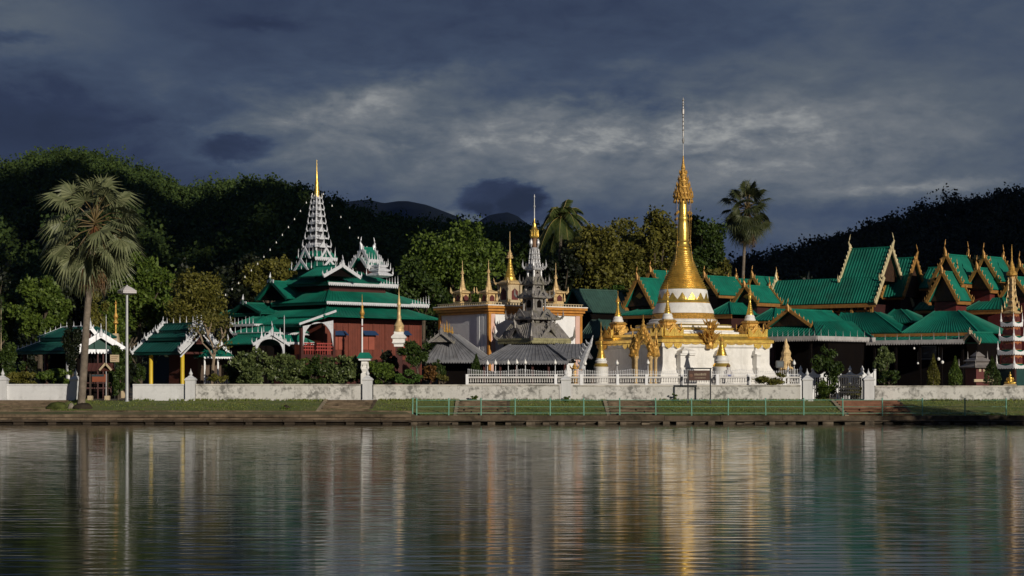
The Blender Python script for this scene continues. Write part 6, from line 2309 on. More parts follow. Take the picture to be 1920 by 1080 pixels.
front_gable('gabled_hall', 'green hall with golden gable below the tall fan palm trunk', 1397, 536, 567, 160 + RY, 1.3, 3.4, fin=0.9)
front_gable('gabled_hall', 'small green gable just left of the main hall roof', 1412, 519, 556, 166 + RY, 1.3, 3.4, fin=1.0)


# rods and finials here and there are single pieces
def skirt_roofs():
    """low roofs round the halls, ribbed towards the lake, with gold and white eaves"""
    # skirt roof under the hall left of the chedi
    b = Bld('verandah', 'green verandah roof with ochre eaves left behind the great chedi', 'verandah', 1238, 156 + RY, GAM, 'verandahs of the right-hand temple')
    x0 = b.tx(1160)
    hip_tier(b.t, x0, 0, 0, 6, x0 + 1.2, -1.0, 1.2, 4.8, b.z(589), b.z(579, 0, 1.2), M_GREEN, None, m_edge=M_FASC)
    v = MB().box(x0 + 0.04, -0.04, 0.0, 0.1, b.z(596), b.z(590.5)).build('fascia', M_FASC, b.t)
    MB().box(x0 + 0.5, -0.5, 0.6, 5, -0.1, b.z(595)).build('wall', M_DARK, b.t)
    # behind the chedi, right side
    b = Bld('verandah', 'green verandah roof with ochre eaves right behind the great chedi', 'verandah', 1372, 157 + RY, GAM, 'verandahs of the right-hand temple')
    x0 = b.tx(1325)
    hip_tier(b.t, x0, 0, 0, 6, x0 + 1.2, -1.4, 1.6, 4.4, b.z(588), b.z(566, 0, 1.6), M_GREEN, None, m_edge=M_FASC)
    MB().box(x0 + 0.04, -0.04, 0.0, 0.1, b.z(597), b.z(589.5)).build('fascia', M_FASC, b.t)
    MB().box(x0 + 0.5, -0.5, 0.6, 5, -0.1, b.z(596)).build('wall', M_WALLR, b.t)
    b = Bld('verandah', 'green verandah roof with ochre eave below the double gables at far right', 'verandah', 1886, 154 + RY, GAM, 'verandahs of the right-hand temple')
    x0 = b.tx(1806)
    hip_tier(b.t, x0, 0, 0, 6, x0 + 1.2, -1.2, 1.6, 4.4, b.z(579), b.z(557, 0, 1.6), M_GREEN, None, m_edge=M_FASC)
    MB().box(x0 + 0.04, -0.04, 0.0, 0.1, b.z(588), b.z(580.5)).build('fascia', M_FASC, b.t)
    MB().box(x0 + 0.5, -0.5, 0.6, 5, -0.1, b.z(588)).build('wall', MATS['lacquer_red_wall'], b.t)
    # low roof strip left of the porch gable
    b = Bld('verandah', 'dim green verandah roof between the palm gable and the main porch', 'verandah', 1452, 155 + RY, GAM, 'verandahs of the right-hand temple')
    x0 = b.tx(1408)
    hip_tier(b.t, x0, 0, 0, 6, x0 + 1.0, -1.0, 1.6, 4.4, b.z(600), b.z(578, 0, 1.6), M_GREEN, None, m_edge=M_FASC)
    MB().box(x0 + 0.5, -0.5, 0.6, 5, -0.1, b.z(602)).build('wall', M_WALLR, b.t)
    # porch with a broad gable: apex (1479,577)
    b = Bld('porch', 'broad porch in front of the main hall, ochre-edged gable over a white scalloped eave', 'porch', 1479, 147.5 + RY, GAM, 'verandahs of the right-hand temple')
    T = b.t
    hw = 2.1
    gable_roof(T, xf(0, 0, 0, R(90)), 0, 6.0, hw, b.z(611), b.z(581), M_GREEN2, M_BARGE, M_PEDI, ends=(1, 0), barge=(0.12, 0.24), finial=0.9, pitch=0.3, m_fascia=M_FASC)
    xs0, xs1 = b.tx(1420, -1.2), b.tx(1538, -1.2)
    ze, zt = b.z(632, 0, -1.2), b.z(611, 0, 0.4)
    mb = MB().ribs((xs0, -1.6, ze), (xs1, -1.6, ze), (xs1 - 0.8, 0.6, zt), (xs0 + 0.3, 0.6, zt), 0.32, 0.05)
    mb.ribs((xs1, -1.6, ze), (xs1, 6.5, ze), (hw - 0.2, 6.0, b.z(600)), (hw - 0.2, 0.6, b.z(604)), 0.32, 0.04)
    r = mb.build('skirt_roof', M_GREEN, T)
    v = MB().valance((xs0, -1.64, ze + 0.03), (xs1, -1.64, ze + 0.03), 0.42, 0.22, 0.06, 0.35).valance((xs1 + 0.03, -1.6, ze + 0.03), (xs1 + 0.03, 6.5, ze + 0.03), 0.42, 0.22, 0.06, 0.35)
    v.spikes((xs0, -1.6, ze), (xs1, -1.6, ze), 12, 0.55, 0.035).spikes((xs1, -1.6, ze), (xs1, 6.5, ze), 8, 0.55, 0.035)
    v.build('scalloped_eave', M_EAVE, r)
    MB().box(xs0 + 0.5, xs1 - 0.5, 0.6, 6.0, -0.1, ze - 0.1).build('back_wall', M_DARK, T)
    for px in (1440, 1480, 1520):
        MB().cbox(b.tx(px, -1.2), -1.2, -0.1, 0.2, 0.2, ze - 0.1).build('column', M_DARK, T)
    # hip roof with a lit right slope: the two ribbed hips with a common gold and white eave
    b = Bld('long_verandah', 'long low verandah with two green hip roofs over ochre and white scalloped eaves at right', 'verandah', 1830, 146.5 + RY, 36, 'verandahs of the right-hand temple')
    T = b.t
    x0 = b.tx(1592)
    ze = b.z(622)
    xm0, xm1 = b.tx(1690), 0.2
    t0, t1 = b.tx(1752, 3), b.tx(1797, 3)
    hip_tier(T, xm0, xm1, 0, 7, t0, t1, 3.0, 4.0, ze, b.z(584, t0, 3.0), M_GREEN2, None, pitch=0.24, ribh=0.04)
    xh0, xh1 = b.tx(1556), b.tx(1689)
    t0, t1 = b.tx(1578, 3), b.tx(1640, 3)
    hip_tier(T, xh0, xh1, 0.05, 7, t0, t1, 3.0, 4.0, ze + 0.05, b.z(587, t0, 3.0), M_GREEN, None, pitch=0.24, ribh=0.04)
    xq0, xq1 = b.tx(1650, 4), b.tx(1716, 4)
    hip_tier(T, xq0, xq1, 3.6, 9, xq0 + 0.4, xq1 - 2.2, 6.0, 7.0, b.z(606, xq0, 4), b.z(581, xq0, 6), M_GREEN, None, pitch=0.24, ribh=0.04)
    MB().box(x0, -0.1, -0.08, 0.02, ze - 0.30, ze - 0.06).build('fascia', M_FASC, T)
    zs = b.z(637)
    mb = MB().ribs((x0, -1.0, zs), (-0.5, -1.0, zs), (-0.2, 0.0, ze - 0.32), (x0 + 0.2, 0.0, ze - 0.32), 0.4, 0.03)
    r = mb.build('skirt_roof', M_GREEN2, T)
    v = MB().valance((x0, -1.04, zs + 0.03), (-0.5, -1.04, zs + 0.03), 0.40, 0.22, 0.06, 0.35)
    v.spikes((x0, -1.0, zs), (-0.5, -1.0, zs), 10, 0.62, 0.035)
    v.build('scalloped_eave', M_EAVE, r)
    MB().box(xh0 + 1.0, -0.8, 2.2, 7, -0.1, ze - 0.1).build('back_wall', M_DARK, T)
    for px in (1600, 1640, 1680, 1725, 1765, 1805):
        MB().cbox(b.tx(px, -0.7), -0.7, -0.1, 0.18, 0.18, zs - 0.1).build('column', M_DARK, T)
    xw0, xw1 = b.tx(1723, 2.1), b.tx(1755, 2.1)
    w = MB()
    zw0, zw1 = b.z(674, xw0, 2.1), b.z(649, xw0, 2.1)
    for a, c_, d, e in ((xw0, xw1, zw1 - 0.08, zw1), (xw0, xw1, zw0, zw0 + 0.08), (xw0, xw0 + 0.08, zw0 + 0.081, zw1 - 0.081), (xw1 - 0.08, xw1, zw0 + 0.081, zw1 - 0.081)):
        w.box(a, c_, 2.08, 2.18, d, e)
    win = w.build('window_frame', mat('grey_blue_frame', (0.16, 0.18, 0.22), 0.6), T)
    MB().box(xw0 + 0.085, xw1 - 0.085, 2.14, 2.16, zw0 + 0.085, zw1 - 0.085).build('pane', mat('dim_window_pane', (0.03, 0.04, 0.06), 0.2), win)
    # small front canopy left and little gabled end right
    xc0, xc1 = b.tx(1538, -1.6), b.tx(1602, -1.6)
    zc = b.z(655, xc0, -1.6)
    c = MB().ribs((xc0, -2.0, b.z(638, xc0, -2)), (xc1, -2.0, zc), (xc1, -0.5, zc + 0.9), (xc0, -0.5, b.z(628, xc0, -1)), 0.3, 0.03)
    cn = c.build('canopy', M_GREEN2, T)
    MB().valance((xc1 - 1.0, -2.04, zc), (xc1 + 0.1, -2.04, zc), 0.42, 0.2, 0.06).build('scalloped_eave', M_EAVE, cn)
    xg = b.tx(1826, -0.5)
    gable_roof(T, xf(xg, -1.2, 0, R(70)), 0, 2.5, 0.9, b.z(642, xg, -1), b.z(624, xg, -1), M_GREEN, M_CREAM, M_DARK, ends=(1, 0), barge=(0.1, 0.2), finial=0.4)
    # wall lamps hanging in the dark verandah
    lm = MB()
    t = None
    for i, (px, py, lab) in enumerate(((1714, 653, 'small white globe lamp hanging under the long verandah near the window frame'), (1760, 673, 'white globe lamp behind the second cone shrub, upper of two'), (1767, 679, 'white globe lamp behind the second cone shrub, lower of two'), (1721, 681, 'tiny white lamp low in the dark verandah'))):
        Y = 146.0
        t = thing('globe_lamp', lab, 'lamp', (PX(px, Y), Y, PZ(py, Y)), 0, 'globe lamps of the dark verandah')
        rr = 0.12 if i in (1, 2) else 0.08
        MB().lathe([(rr * 0.5, -rr), (rr * 0.95, -rr * 0.4), (rr, 0), (rr * 0.8, rr * 0.6), (rr * 0.3, rr)], 12).build('globe', M_BULB, t, True)
        MB().tube([(0, 0, rr), (0, 0, rr + 0.8)], 0.012, 5).build('chain', M_IRON, t)


skirt_roofs()


# ------------------------------------------------------------------ tiered white, gold and green tower at the right edge
def tiered_tower():
    Y = 143.0
    b = Bld('tiered_pavilion', 'tall tiered pavilion of white, orange and green storeys at the right edge', 'pavilion', 1897, Y, 50)
    T = b.t
    S_ = F_PX / Y
    z = lambda py: b.z(py)
    h = lambda p: p / S_ / 1.41
    MP = mat('orange_painted_panel', (0.36, 0.12, 0.04), 0.6, var=0.5, vscale=6.0)
    tiers = [(690, 664, 24), (664, 638, 22), (638, 611, 19.5), (611, 588, 17)]
    MB().sq([(h(24), -0.1), (h(24), z(688))]).build('ground_storey', mat('teal_shutter_wall', (0.010, 0.05, 0.045), 0.6), T)
    for sx, sy in ((1, 1), (1, -1), (-1, -1), (-1, 1)):
        MB().cbox(sx * h(28), sy * h(28), -0.1, 0.22, 0.22, z(690)).build('column', M_WALLR, T)
    for i, (p0, p1, w) in enumerate(tiers):
        H = z(p1) - z(p0)
        bd = MB().sq([(h(w) * 0.80, z(p0) + H * 0.30), (h(w) * 0.80, z(p1) + 0.08)]).build('storey', MP, T)
        f = MB()
        zz = z(p0)
        W = h(w) * 1.15
        for rz in (0, 90, 180, 270):
            f.at(Matrix.Rotation(R(rz), 4, 'Z'))
            f.valance((W + 0.03, -W, zz + 0.10), (W + 0.03, W, zz + 0.10), 0.18, 0.2, 0.05)
            n = 12
            for q in range(n):
                u0, u1 = -1 + 2 * q / n, -1 + 2 * (q + 1) / n
                c = lambda u: 0.06 + 0.20 * H * abs(u) ** 1.6
                f.plate([(u0 * W, 0), (u1 * W, 0), (u1 * W, c(u1)), (u0 * W, c(u0))], (W + 0.03, 0, zz + 0.10), (0, 1, 0), (0, 0, 1), 0.06)
            f.spike((W, W, zz + 0.25), 0.75, 0.09)
            f.at(Matrix())
        f.build('white_fretwork', M_CLEAN, bd)
        MB().sq([(W * 0.98, zz + 0.02), (W * 0.98, zz + 0.09), (h(w) * 0.86, zz + H * 0.29), (h(w) * 0.78, zz + H * 0.32)]).build('skirt_roof', M_GREEN, bd)
        a = MB()
        for rz in (0, 90, 180, 270):
            a.at(Matrix.Rotation(R(rz), 4, 'Z'))
            for q in (-0.5, 0.5):
                a.plate([(-0.24, 0), (0.24, 0), (0.24, H * 0.28), (0, H * 0.42), (-0.24, H * 0.28)], (h(w) * 0.80 + 0.03, q * h(w) * 0.80, zz + H * 0.38), (0, 1, 0), (0, 0, 1), 0.05)
        a.build('painted_arches', mat('dark_red_niche', (0.10, 0.016, 0.014), 0.7), bd)
    s = MB()
    s.redent([(h(18), z(588)), (h(19), z(586)), (h(11), z(582)), (h(13), z(578)), (h(8), z(573)), (h(9.5), z(569)), (h(6), z(562)), (h(7.5), z(558)), (h(5.5), z(550)), (h(6.5), z(546)), (h(5), z(538)), (h(6), z(534)), (h(4.5), z(527)), (h(5.5), z(524)), (h(4), z(518))])
    for py, w in ((586, 18), (578, 13), (569, 9.5), (558, 7.5), (546, 6.5), (534, 6)):
        for sx, sy in ((1, 1), (1, -1), (-1, 1), (-1, -1)):
            s.spike((sx * h(w), sy * h(w), z(py)), 0.55, 0.07)
    s.build('crest', M_PALEG, T)
    s = MB()
    s.lathe([(h(5), z(519)), (h(14), z(516)), (h(15), z(512)), (h(8), z(507)), (h(9), z(503)), (h(5), z(496)), (0.06, z(488)), (0.035, z(470)), (0.006, z(458))], 10)
    s.build('spire', M_GOLDO, T)


tiered_tower()


def small_things_right():
    # seated golden figure at the foot of the tower, little shrine beside it
    Y = 140.0
    t = thing('golden_statue', 'small seated golden statue under the tiered tower at right edge', 'statue', (PX(1894, Y), Y, GZ), R(-15))
    z = lambda py: PZ(py, Y) - GZ
    zb = z(720)
    b = MB().lathe([(0.30, zb), (0.33, zb + 0.06), (0.29, zb + 0.14), (0.17, zb + 0.20), (0.16, zb + 0.28), (0.20, zb + 0.42), (0.19, zb + 0.47), (0.07, zb + 0.52), (0.06, zb + 0.54), (0.10, zb + 0.60), (0.105, zb + 0.66), (0.07, zb + 0.72), (0.03, zb + 0.78), (0.01, zb + 0.90)], 14)
    for sx in (-1, 1):
        b.tube([(sx * 0.18, 0, zb + 0.44), (sx * 0.26, -0.05, zb + 0.3), (sx * 0.12, -0.22, zb + 0.17)], [0.065, 0.05, 0.04], 7)
        b.tube([(sx * 0.14, -0.02, zb + 0.10), (sx * 0.34, -0.16, zb + 0.09), (sx * 0.08, -0.30, zb + 0.07)], [0.10, 0.08, 0.055], 7)
    b.build('body', M_GOLD, t, True)
    MB().sq([(0.45, -0.1), (0.45, zb - 0.15), (0.5, zb - 0.1), (0.4, zb)]).build('pedestal', M_CREAM, t)
    t = thing('shrine', 'small dark red shrine with a tiered grey crown among the cone shrubs', 'shrine', (PX(1833, 141), 141, GZ), R(25))
    z = lambda py: PZ(py, 141) - GZ
    MB().sq([(0.62, -0.1), (0.62, z(690))]).build('body', mat('dark_red_niche', (0.10, 0.016, 0.014), 0.7), t)
    s = MB().sq([(0.95, z(690)), (1.0, z(688)), (0.7, z(684)), (0.55, z(680)), (0.75, z(677)), (0.45, z(672)), (0.3, z(670)), (0.4, z(668)), (0.1, z(660))])
    for sx, sy in ((1, 1), (1, -1), (-1, 1), (-1, -1)):
        s.spike((sx * 0.95, sy * 0.95, z(688)), 0.6, 0.08)
        s.spike((sx * 0.5, sy * 0.5, z(676)), 0.7, 0.08)
    s.build('tiered_roof', mat('old_silver_fretwork', (0.20, 0.18, 0.17), 0.6, var=0.3), t)
    MB().box(-0.9, 0.9, -0.75, -0.625, z(716), z(711)).build('step', M_CREAM, t)
    w = MB().box(-0.4, -0.2, -0.66, -0.622, z(697), z(692)).box(0.0, 0.3, -0.66, -0.622, z(697), z(692)).build('white_plaques', M_CREAM, t)
    # little green roofs behind the chapel
    b = Bld('shed', 'plain grey-green gabled shed roof behind the right corner of the chapel', 'shed', 1074, 168, 50)
    gable_roof(b.t, xf(0, 0, 0, R(90)), 0, 7, 1.6, b.z(586), b.z(543), mat('dull_green_tin', (0.03, 0.075, 0.058), 0.6, var=0.25), M_GDARK, M_DARK, ends=(1, 0), teeth=False, finial=0, hang=0, barge=(0.08, 0.14))
    MB().box(-1.2, 1.2, 0.4, 6, -0.1, b.z(588)).build('wall', M_DARK, b.t)
    b = Bld('shed', 'low dull green shed beside the right wall of the chapel', 'shed', 1122, 158, 50)
    x0 = b.tx(1084)
    hip_tier(b.t, x0, 0, 0, 5, x0 + 0.6, -1.0, 1.0, 3, b.z(634), b.z(598), MATS['dull_green_tin'], None)
    MB().box(x0 + 0.2, -0.2, 0.2, 4.8, -0.1, b.z(635)).build('wall', mat('dark_green_board', (0.012, 0.04, 0.034), 0.7), b.t)
    # golden lion-like statue on the right of the grey hall
    Y = 139.0
    t = thing('golden_urn', 'small golden figure on a gold pedestal at the right end of the grey hall', 'statue', (PX(1077, Y), Y, GZ), R(10))
    z = lambda py: PZ(py, Y) - GZ
    MB().lathe([(0.26, -0.1), (0.26, z(706)), (0.20, z(704)), (0.18, z(695)), (0.24, z(693)), (0.12, z(690)), (0.16, z(687)), (0.08, z(684)), (0.01, z(680))], 12).build('body', M_GOLDO, t, True)
    a = MB()
    for sx in (-1, 1):
        a.tube([(sx * 0.12, 0, z(692)), (sx * 0.30, -0.05, z(689)), (sx * 0.36, -0.05, z(684))], [0.07, 0.05, 0.015], 6)
    a.build('wings', M_GOLDO, t)


small_things_right()


# ================================================================== VEGETATION
LF = {
    'mid': leaf_mat('mid_green_leaves', (0.022, 0.052, 0.006), (0.155, 0.22, 0.034), 0.3),
    'deep': leaf_mat('deep_green_leaves', (0.010, 0.026, 0.005), (0.072, 0.112, 0.020), 0.25),
    'olive': leaf_mat('olive_leaves', (0.040, 0.048, 0.006), (0.22, 0.20, 0.038), 0.28),
    'gold': leaf_mat('yellow_green_leaves', (0.060, 0.064, 0.010), (0.18, 0.16, 0.035), 0.25),
    'fresh': leaf_mat('fresh_green_leaves', (0.030, 0.075, 0.010), (0.10, 0.17, 0.030), 0.3),
    'gloss': leaf_mat('glossy_leaves', (0.014, 0.032, 0.008), (0.17, 0.21, 0.07), 0.2, 0.4),
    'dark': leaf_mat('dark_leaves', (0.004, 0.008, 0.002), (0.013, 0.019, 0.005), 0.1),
    'rust': leaf_mat('rust_brown_leaves', (0.075, 0.036, 0.010), (0.19, 0.095, 0.025), 0.2),
}


def crown_cloud(c, R3, n, leaf, clumps=24, seed=0, shell=0.55, hang=0.0, top=1.0):
    """leaf quads filling clumps spread through an ellipsoid crown, uneven outline and gaps"""
    g = np.random.default_rng(seed + 5)
    d = g.normal(size=(clumps, 3))
    d /= np.linalg.norm(d, axis=1, keepdims=True)
    d[:, 2] = np.abs(d[:, 2]) * top + (1 - top) * d[:, 2] if top < 1 else d[:, 2]
    rad = g.random(clumps) ** 0.45
    C = d * rad[:, None] * 0.80
    cr = g.uniform(0.20, 0.40, clumps) * (1.15 - 0.4 * rad)
    w = cr ** 2
    w /= w.sum()
    T = g.choice(clumps, n, p=w)
    q = g.normal(size=(n, 3))
    q /= np.linalg.norm(q, axis=1, keepdims=True)
    rr = shell + (1 - shell) * g.random(n)
    rr *= 1 + 0.25 * np.sin(q[:, 0] * 6 + T) * np.sin(q[:, 1] * 5 + 2 * T)
    P = C[T] + q * (cr[T] * rr)[:, None] * np.array([1, 1, 0.8])
    stray = g.random(n) < 0.06
    P[stray] *= 1.12
    P = P * np.array(R3) + np.array(c)
    out = q.copy()
    return leaf_quads(P, np.full(n, leaf), 0.6, hang, out), C * np.array(R3) + np.array(c)


def tree(name, label, cat, px, Y, box, n, leaf, kind, seed, base_py=None, trunk=0.22, clumps=26, hang=0.0, group=None, lean=0.0, depth=0.8, limbs=7, m_bark=None, shell=0.55):
    """box: px0, py_top, px1, py_bottom of the crown in the photo, at distance Y"""
    x0, x1 = PX(box[0], Y), PX(box[2], Y)
    z0, z1 = PZ(box[3], Y), PZ(box[1], Y)
    bx = PX(px, Y)
    t = thing(name, label, cat, (bx, Y, GZ), 0, group)
    c = ((x0 + x1) / 2 - bx, 0, (z0 + z1) / 2 - GZ)
    R3 = ((x1 - x0) / 2 * 1.12, (x1 - x0) / 2 * depth * 1.12, (z1 - z0) / 2 * 1.1)
    V, C = crown_cloud(c, R3, n, leaf, clumps, seed, hang=hang, shell=shell)
    mb = MB()
    zt = max(0.15 if trunk < 0.02 else 0.6, c[2] - R3[2] * 0.35)
    if trunk < 0.02:
        limbs = 0
    mb.tube([(0, 0, -0.2), (c[0] * 0.15 + lean, 0, zt * 0.35), (c[0] * 0.5 - lean, 0, zt * 0.7), (c[0], 0, zt)], [trunk * 1.3, trunk, trunk * 0.8, trunk * 0.6], 8)
    for k in range(min(limbs, len(C))):
        q = Vector(C[k])
        o = Vector((c[0] * 0.5, 0, zt * 0.72)).lerp(Vector((c[0], 0, zt)), random.random())
        mid = o.lerp(q, 0.5) + Vector((random.uniform(-.2, .2), random.uniform(-.2, .2), -0.12 * (q - o).length * 0.5))
        mb.tube([o, mid, q], [trunk * 0.5, trunk * 0.32, trunk * 0.1], 6)
    mb.build('trunk', m_bark or M_BARK2, t, True)
    np_mesh('crown', V, LF[kind], t)
    return t


# ------------------------------------------------------------------ fan palms
def fan_leaf(Q, o, d, up, size, nseg=20, spread=2.5, droop=0.45):
    """append quads of one fan leaf: o hub point, d outward direction, up leaf normal side"""
    d = d.normalized()
    s = d.cross(up).normalized()
    u = s.cross(d).normalized()
    for i in range(nseg):
        a = -spread + 2 * spread * (i + 0.5) / nseg
        L = size * (0.80 + 0.20 * math.cos(a)) * random.uniform(0.9, 1.06)
        dr = (d * math.cos(a) + s * math.sin(a)).normalized()
        w = dr.cross(u).normalized()
        p1 = o + dr * L * 0.46 + u * 0.05 * size * math.cos(a * 2)
        tip = o + dr * L * 0.92 + Vector((0, 0, -droop * L * random.uniform(0.25, 0.6)))
        fold = u * (0.025 * size * (1 if i % 2 else -1))
        hw = L * math.sin(spread / nseg) * 0.52
        Q.append([o, p1 - w * hw + fold, p1 + w * hw - fold, o])
        mid = p1.lerp(tip, 0.5) + u * 0.02
        Q.append([p1 - w * hw + fold, mid - w * hw * 0.42, mid + w * hw * 0.42, p1 + w * hw - fold])
        Q.append([mid - w * hw * 0.42, tip - w * 0.004, tip + w * 0.004, mid + w * hw * 0.42])


def fan_palm(label, base_px, base_py, Y, pts, c_px, c_py, rad_px, tr_px, nleaf, seed, m_leaf, skirt=True, zbase=None):
    random.seed(seed)
    S_ = F_PX / Y
    bx = PX(base_px, Y)
    bz = PZ(base_py, Y) if zbase is None else zbase
    t = thing('fan_palm', label, 'palm tree', (bx, Y, bz), 0, 'tall fan palms')
    loc = lambda px, py: Vector((PX(px, Y) - bx, 0, PZ(py, Y) - bz))
    tp = [loc(*p) for p in pts]
    tp[0].z -= 0.25
    P, rad = [], []
    for j in range(len(tp) - 1):
        k = 10
        for i in range(k):
            u = i / k
            P.append(tp[j].lerp(tp[j + 1], u))
            v = (j + u) / (len(tp) - 1)
            rad.append((tr_px[0] * (1 - v) + tr_px[1] * v) / S_ / 2 * (1.0 + 0.05 * (i % 2)))
    P.append(tp[-1])
    rad.append(tr_px[1] / S_ / 2)
    MB().tube(P, rad, 12).build('trunk', M_BARK, t, True, 60)
    hub = loc(c_px, c_py)
    Rr = rad_px / S_
    Q = []
    st = MB()
    for i in range(nleaf):
        u = (i + 0.5) / nleaf
        el = R(84 - 168 * u ** 0.9 + random.uniform(-13, 13))
        az = i * 2.39996 + random.uniform(-0.25, 0.25)
        d = Vector((math.cos(az) * math.cos(el), math.sin(az) * math.cos(el), math.sin(el)))
        pl = Rr * random.uniform(0.38, 0.66)
        sz = Rr * random.uniform(0.40, 0.56)
        o = hub + Vector((0, 0, 0.25 * Rr * (0.5 - u)))
        e = o + d * pl
        e.z -= 0.10 * Rr * abs(math.cos(el))
        st.tube([o, o.lerp(e, 0.5) + Vector((0, 0, 0.06 * Rr)), e], [0.055, 0.035, 0.022], 5)
        dd = (e - o).normalized()
        dd = (dd + Vector((0, 0, -0.35))).normalized()
        upv = Vector((0, 0, 1)) if abs(dd.z) < 0.9 else Vector((math.cos(az + 1.57), math.sin(az + 1.57), 0.2))
        # turn the blade about its stalk so that many show their face
        rot = Matrix.Rotation(random.uniform(-1.2, 1.2), 3, dd)
        fan_leaf(Q, e, dd, rot @ upv, sz, 30, 2.15, 0.62)
    st.build('leaf_stalks', mat('brown_palm_stalk', (0.15, 0.105, 0.04), 0.6, var=0.3), t)
    V = np.array([[list(p) for p in q] for q in Q])
    np_mesh('fronds', V, m_leaf, t)
    if skirt:
        Q = []
        for i in range(26):
            az = i * 2.39996
            el = R(random.uniform(-84, -60))
            d = Vector((math.cos(az) * math.cos(el), math.sin(az) * math.cos(el), math.sin(el)))
            o = hub + Vector((0, 0, -0.30 * Rr))
            e = o + d * Rr * random.uniform(0.2, 0.45)
            fan_leaf(Q, e, (d + Vector((0, 0, -0.6))).normalized(), Vector((math.cos(az), math.sin(az), 0.3)), Rr * random.uniform(0.32, 0.48), 14, 0.8, 0.7)
        np_mesh('dead_fronds', np.array([[list(p) for p in q] for q in Q]), leaf_mat('dead_palm_leaves', (0.10, 0.055, 0.025), (0.22, 0.13, 0.06), 0.15), t)
        MB().lathe([(0.30, -0.95 * 1), (0.42, -0.5), (0.36, 0.0), (0.16, 0.5)], 10, tuple(hub + Vector((0, 0, -0.15 * Rr)))).build('leaf_bases', mat('brown_palm_fibre', (0.11, 0.045, 0.02), 0.9, var=0.4, bump=0.6), t)
    random.seed(seed + 1)


PALM1 = leaf_mat('grey_green_palm_leaf', (0.085, 0.105, 0.045), (0.23, 0.245, 0.125), 0.2, 0.45)
PALM2 = leaf_mat('dark_palm_leaf', (0.024, 0.036, 0.012), (0.075, 0.085, 0.032), 0.2, 0.5)
fan_palm('tall shaggy fan palm with a leaning trunk on the lawn at left', 152, 755, 131.0, [(152, 755), (157, 690), (161, 620), (167, 540), (173, 440)], 177, 422, 112, (15, 11), 46, 3, PALM1, True)
fan_palm('slender round-crowned fan palm rising behind the green roofs right of the chedi', 1389, 715, 190.0, [(1389, 715), (1392, 600), (1393, 520), (1396, 455), (1399, 405)], 1401, 394, 60, (7, 5), 58, 8, PALM2, True, GZ)


def coconut():
    Y = 186.0
    S_ = F_PX / Y
    bx = PX(1046, Y)
    t = thing('coconut_palm', 'coconut palm with drooping feather fronds above the trees, behind the grey mondop tower', 'palm tree', (bx, Y, GZ))
    loc = lambda px, py: Vector((PX(px, Y) - bx, 0, PZ(py, Y) - GZ))
    MB().tube([(0, 0, -0.2), loc(1047, 560), loc(1050, 470), loc(1054, 415)], [0.22, 0.18, 0.15, 0.13], 8).build('trunk', M_BARK, t, True)
    hub = loc(1054, 410)
    st = MB()
    Q = []
    g = random.Random(4)
    for i in range(28):
        az = i * 2.39996
        el = R(78 - 95 * (i / 28) + g.uniform(-8, 8))
        d = Vector((math.cos(az) * math.cos(el), math.sin(az) * math.cos(el) * 0.8, math.sin(el)))
        L = 3.7 * g.uniform(0.8, 1.15)
        pts = []
        for k in range(9):
            u = k / 8
            pts.append(hub + d * L * u + Vector((0, 0, -2.9 * u ** 2.2 * (0.4 + math.cos(el)))))
        st.tube(pts, [0.05 * (1 - 0.8 * k / 8) for k in range(9)], 5)
        for k in range(40):
            u = 0.15 + 0.85 * k / 40
            j = min(7, int(u * 8))
            p = pts[j].lerp(pts[j + 1], u * 8 - j)
            tan = (pts[j + 1] - pts[j]).normalized()
            s = tan.cross(Vector((0, 0, 1)))
            if s.length < 0.05:
                s = Vector((1, 0, 0))
            s.normalize()
            l = 0.75 * math.sin(math.pi * (0.12 + 0.85 * u)) + 0.15
            for sg in (-1, 1):
                tip = p + (s * sg * 0.75 + tan * 0.5).normalized() * l + Vector((0, 0, -0.5 * l))
                w = tan * 0.05
                Q.append([p - w, p + w, tip + w * 0.2, tip - w * 0.2])
    st.build('frond_ribs', mat('palm_stalk', (0.26, 0.20, 0.06), 0.6, var=0.2), t)
    np_mesh('fronds', np.array([[list(p) for p in q] for q in Q]), leaf_mat('coconut_leaf', (0.030, 0.055, 0.012), (0.11, 0.135, 0.035), 0.25), t)


coconut()
random.seed(21)

# ------------------------------------------------------------------ trees behind the temples
GT = 'trees behind the temples'
tree('broadleaf_tree', 'big round leafy tree between the red temple and the white chapel', 'tree', 842, 178, (745, 412, 948, 600), 15000, 0.36, 'mid', 1, clumps=46, group=GT, trunk=0.4)
tree('broadleaf_tree', 'smaller green tree just left of the chapel chedis, in front of the big round tree', 'tree', 792, 170, (742, 470, 850, 600), 5500, 0.34, 'deep', 2, clumps=26, group=GT)
tree('broadleaf_tree', 'wide yellow-green tree left of the golden bell, below the coconut palm', 'tree', 1130, 182, (1052, 405, 1215, 590), 13500, 0.36, 'olive', 3, clumps=36, group=GT, trunk=0.35)
tree('broadleaf_tree', 'tall olive tree right beside the golden spire on its left', 'tree', 1232, 186, (1176, 386, 1302, 590), 11500, 0.36, 'olive', 4, clumps=34, group=GT, trunk=0.35)
tree('broadleaf_tree', 'dark green tree right behind the golden spire on its right', 'tree', 1325, 184, (1278, 410, 1366, 570), 9500, 0.34, 'deep', 25, clumps=44, group=GT)
tree('broadleaf_tree', 'yellowish low tree behind the green roofs right of the golden bell', 'tree', 1350, 176, (1318, 478, 1385, 560), 3200, 0.32, 'olive', 6, clumps=18, group=GT)
tree('broadleaf_tree', 'low bright green clipped tree behind the chedi platform, left of the dark gable', 'tree', 1137, 172, (1085, 530, 1192, 600), 5200, 0.30, 'fresh', 7, clumps=24, group=GT)
tree('broadleaf_tree', 'olive tree filling the canopy between the yellow-green tree and the golden spire', 'tree', 1182, 192, (1128, 402, 1240, 580), 8500, 0.36, 'olive', 41, clumps=36, group=GT, trunk=0.3)
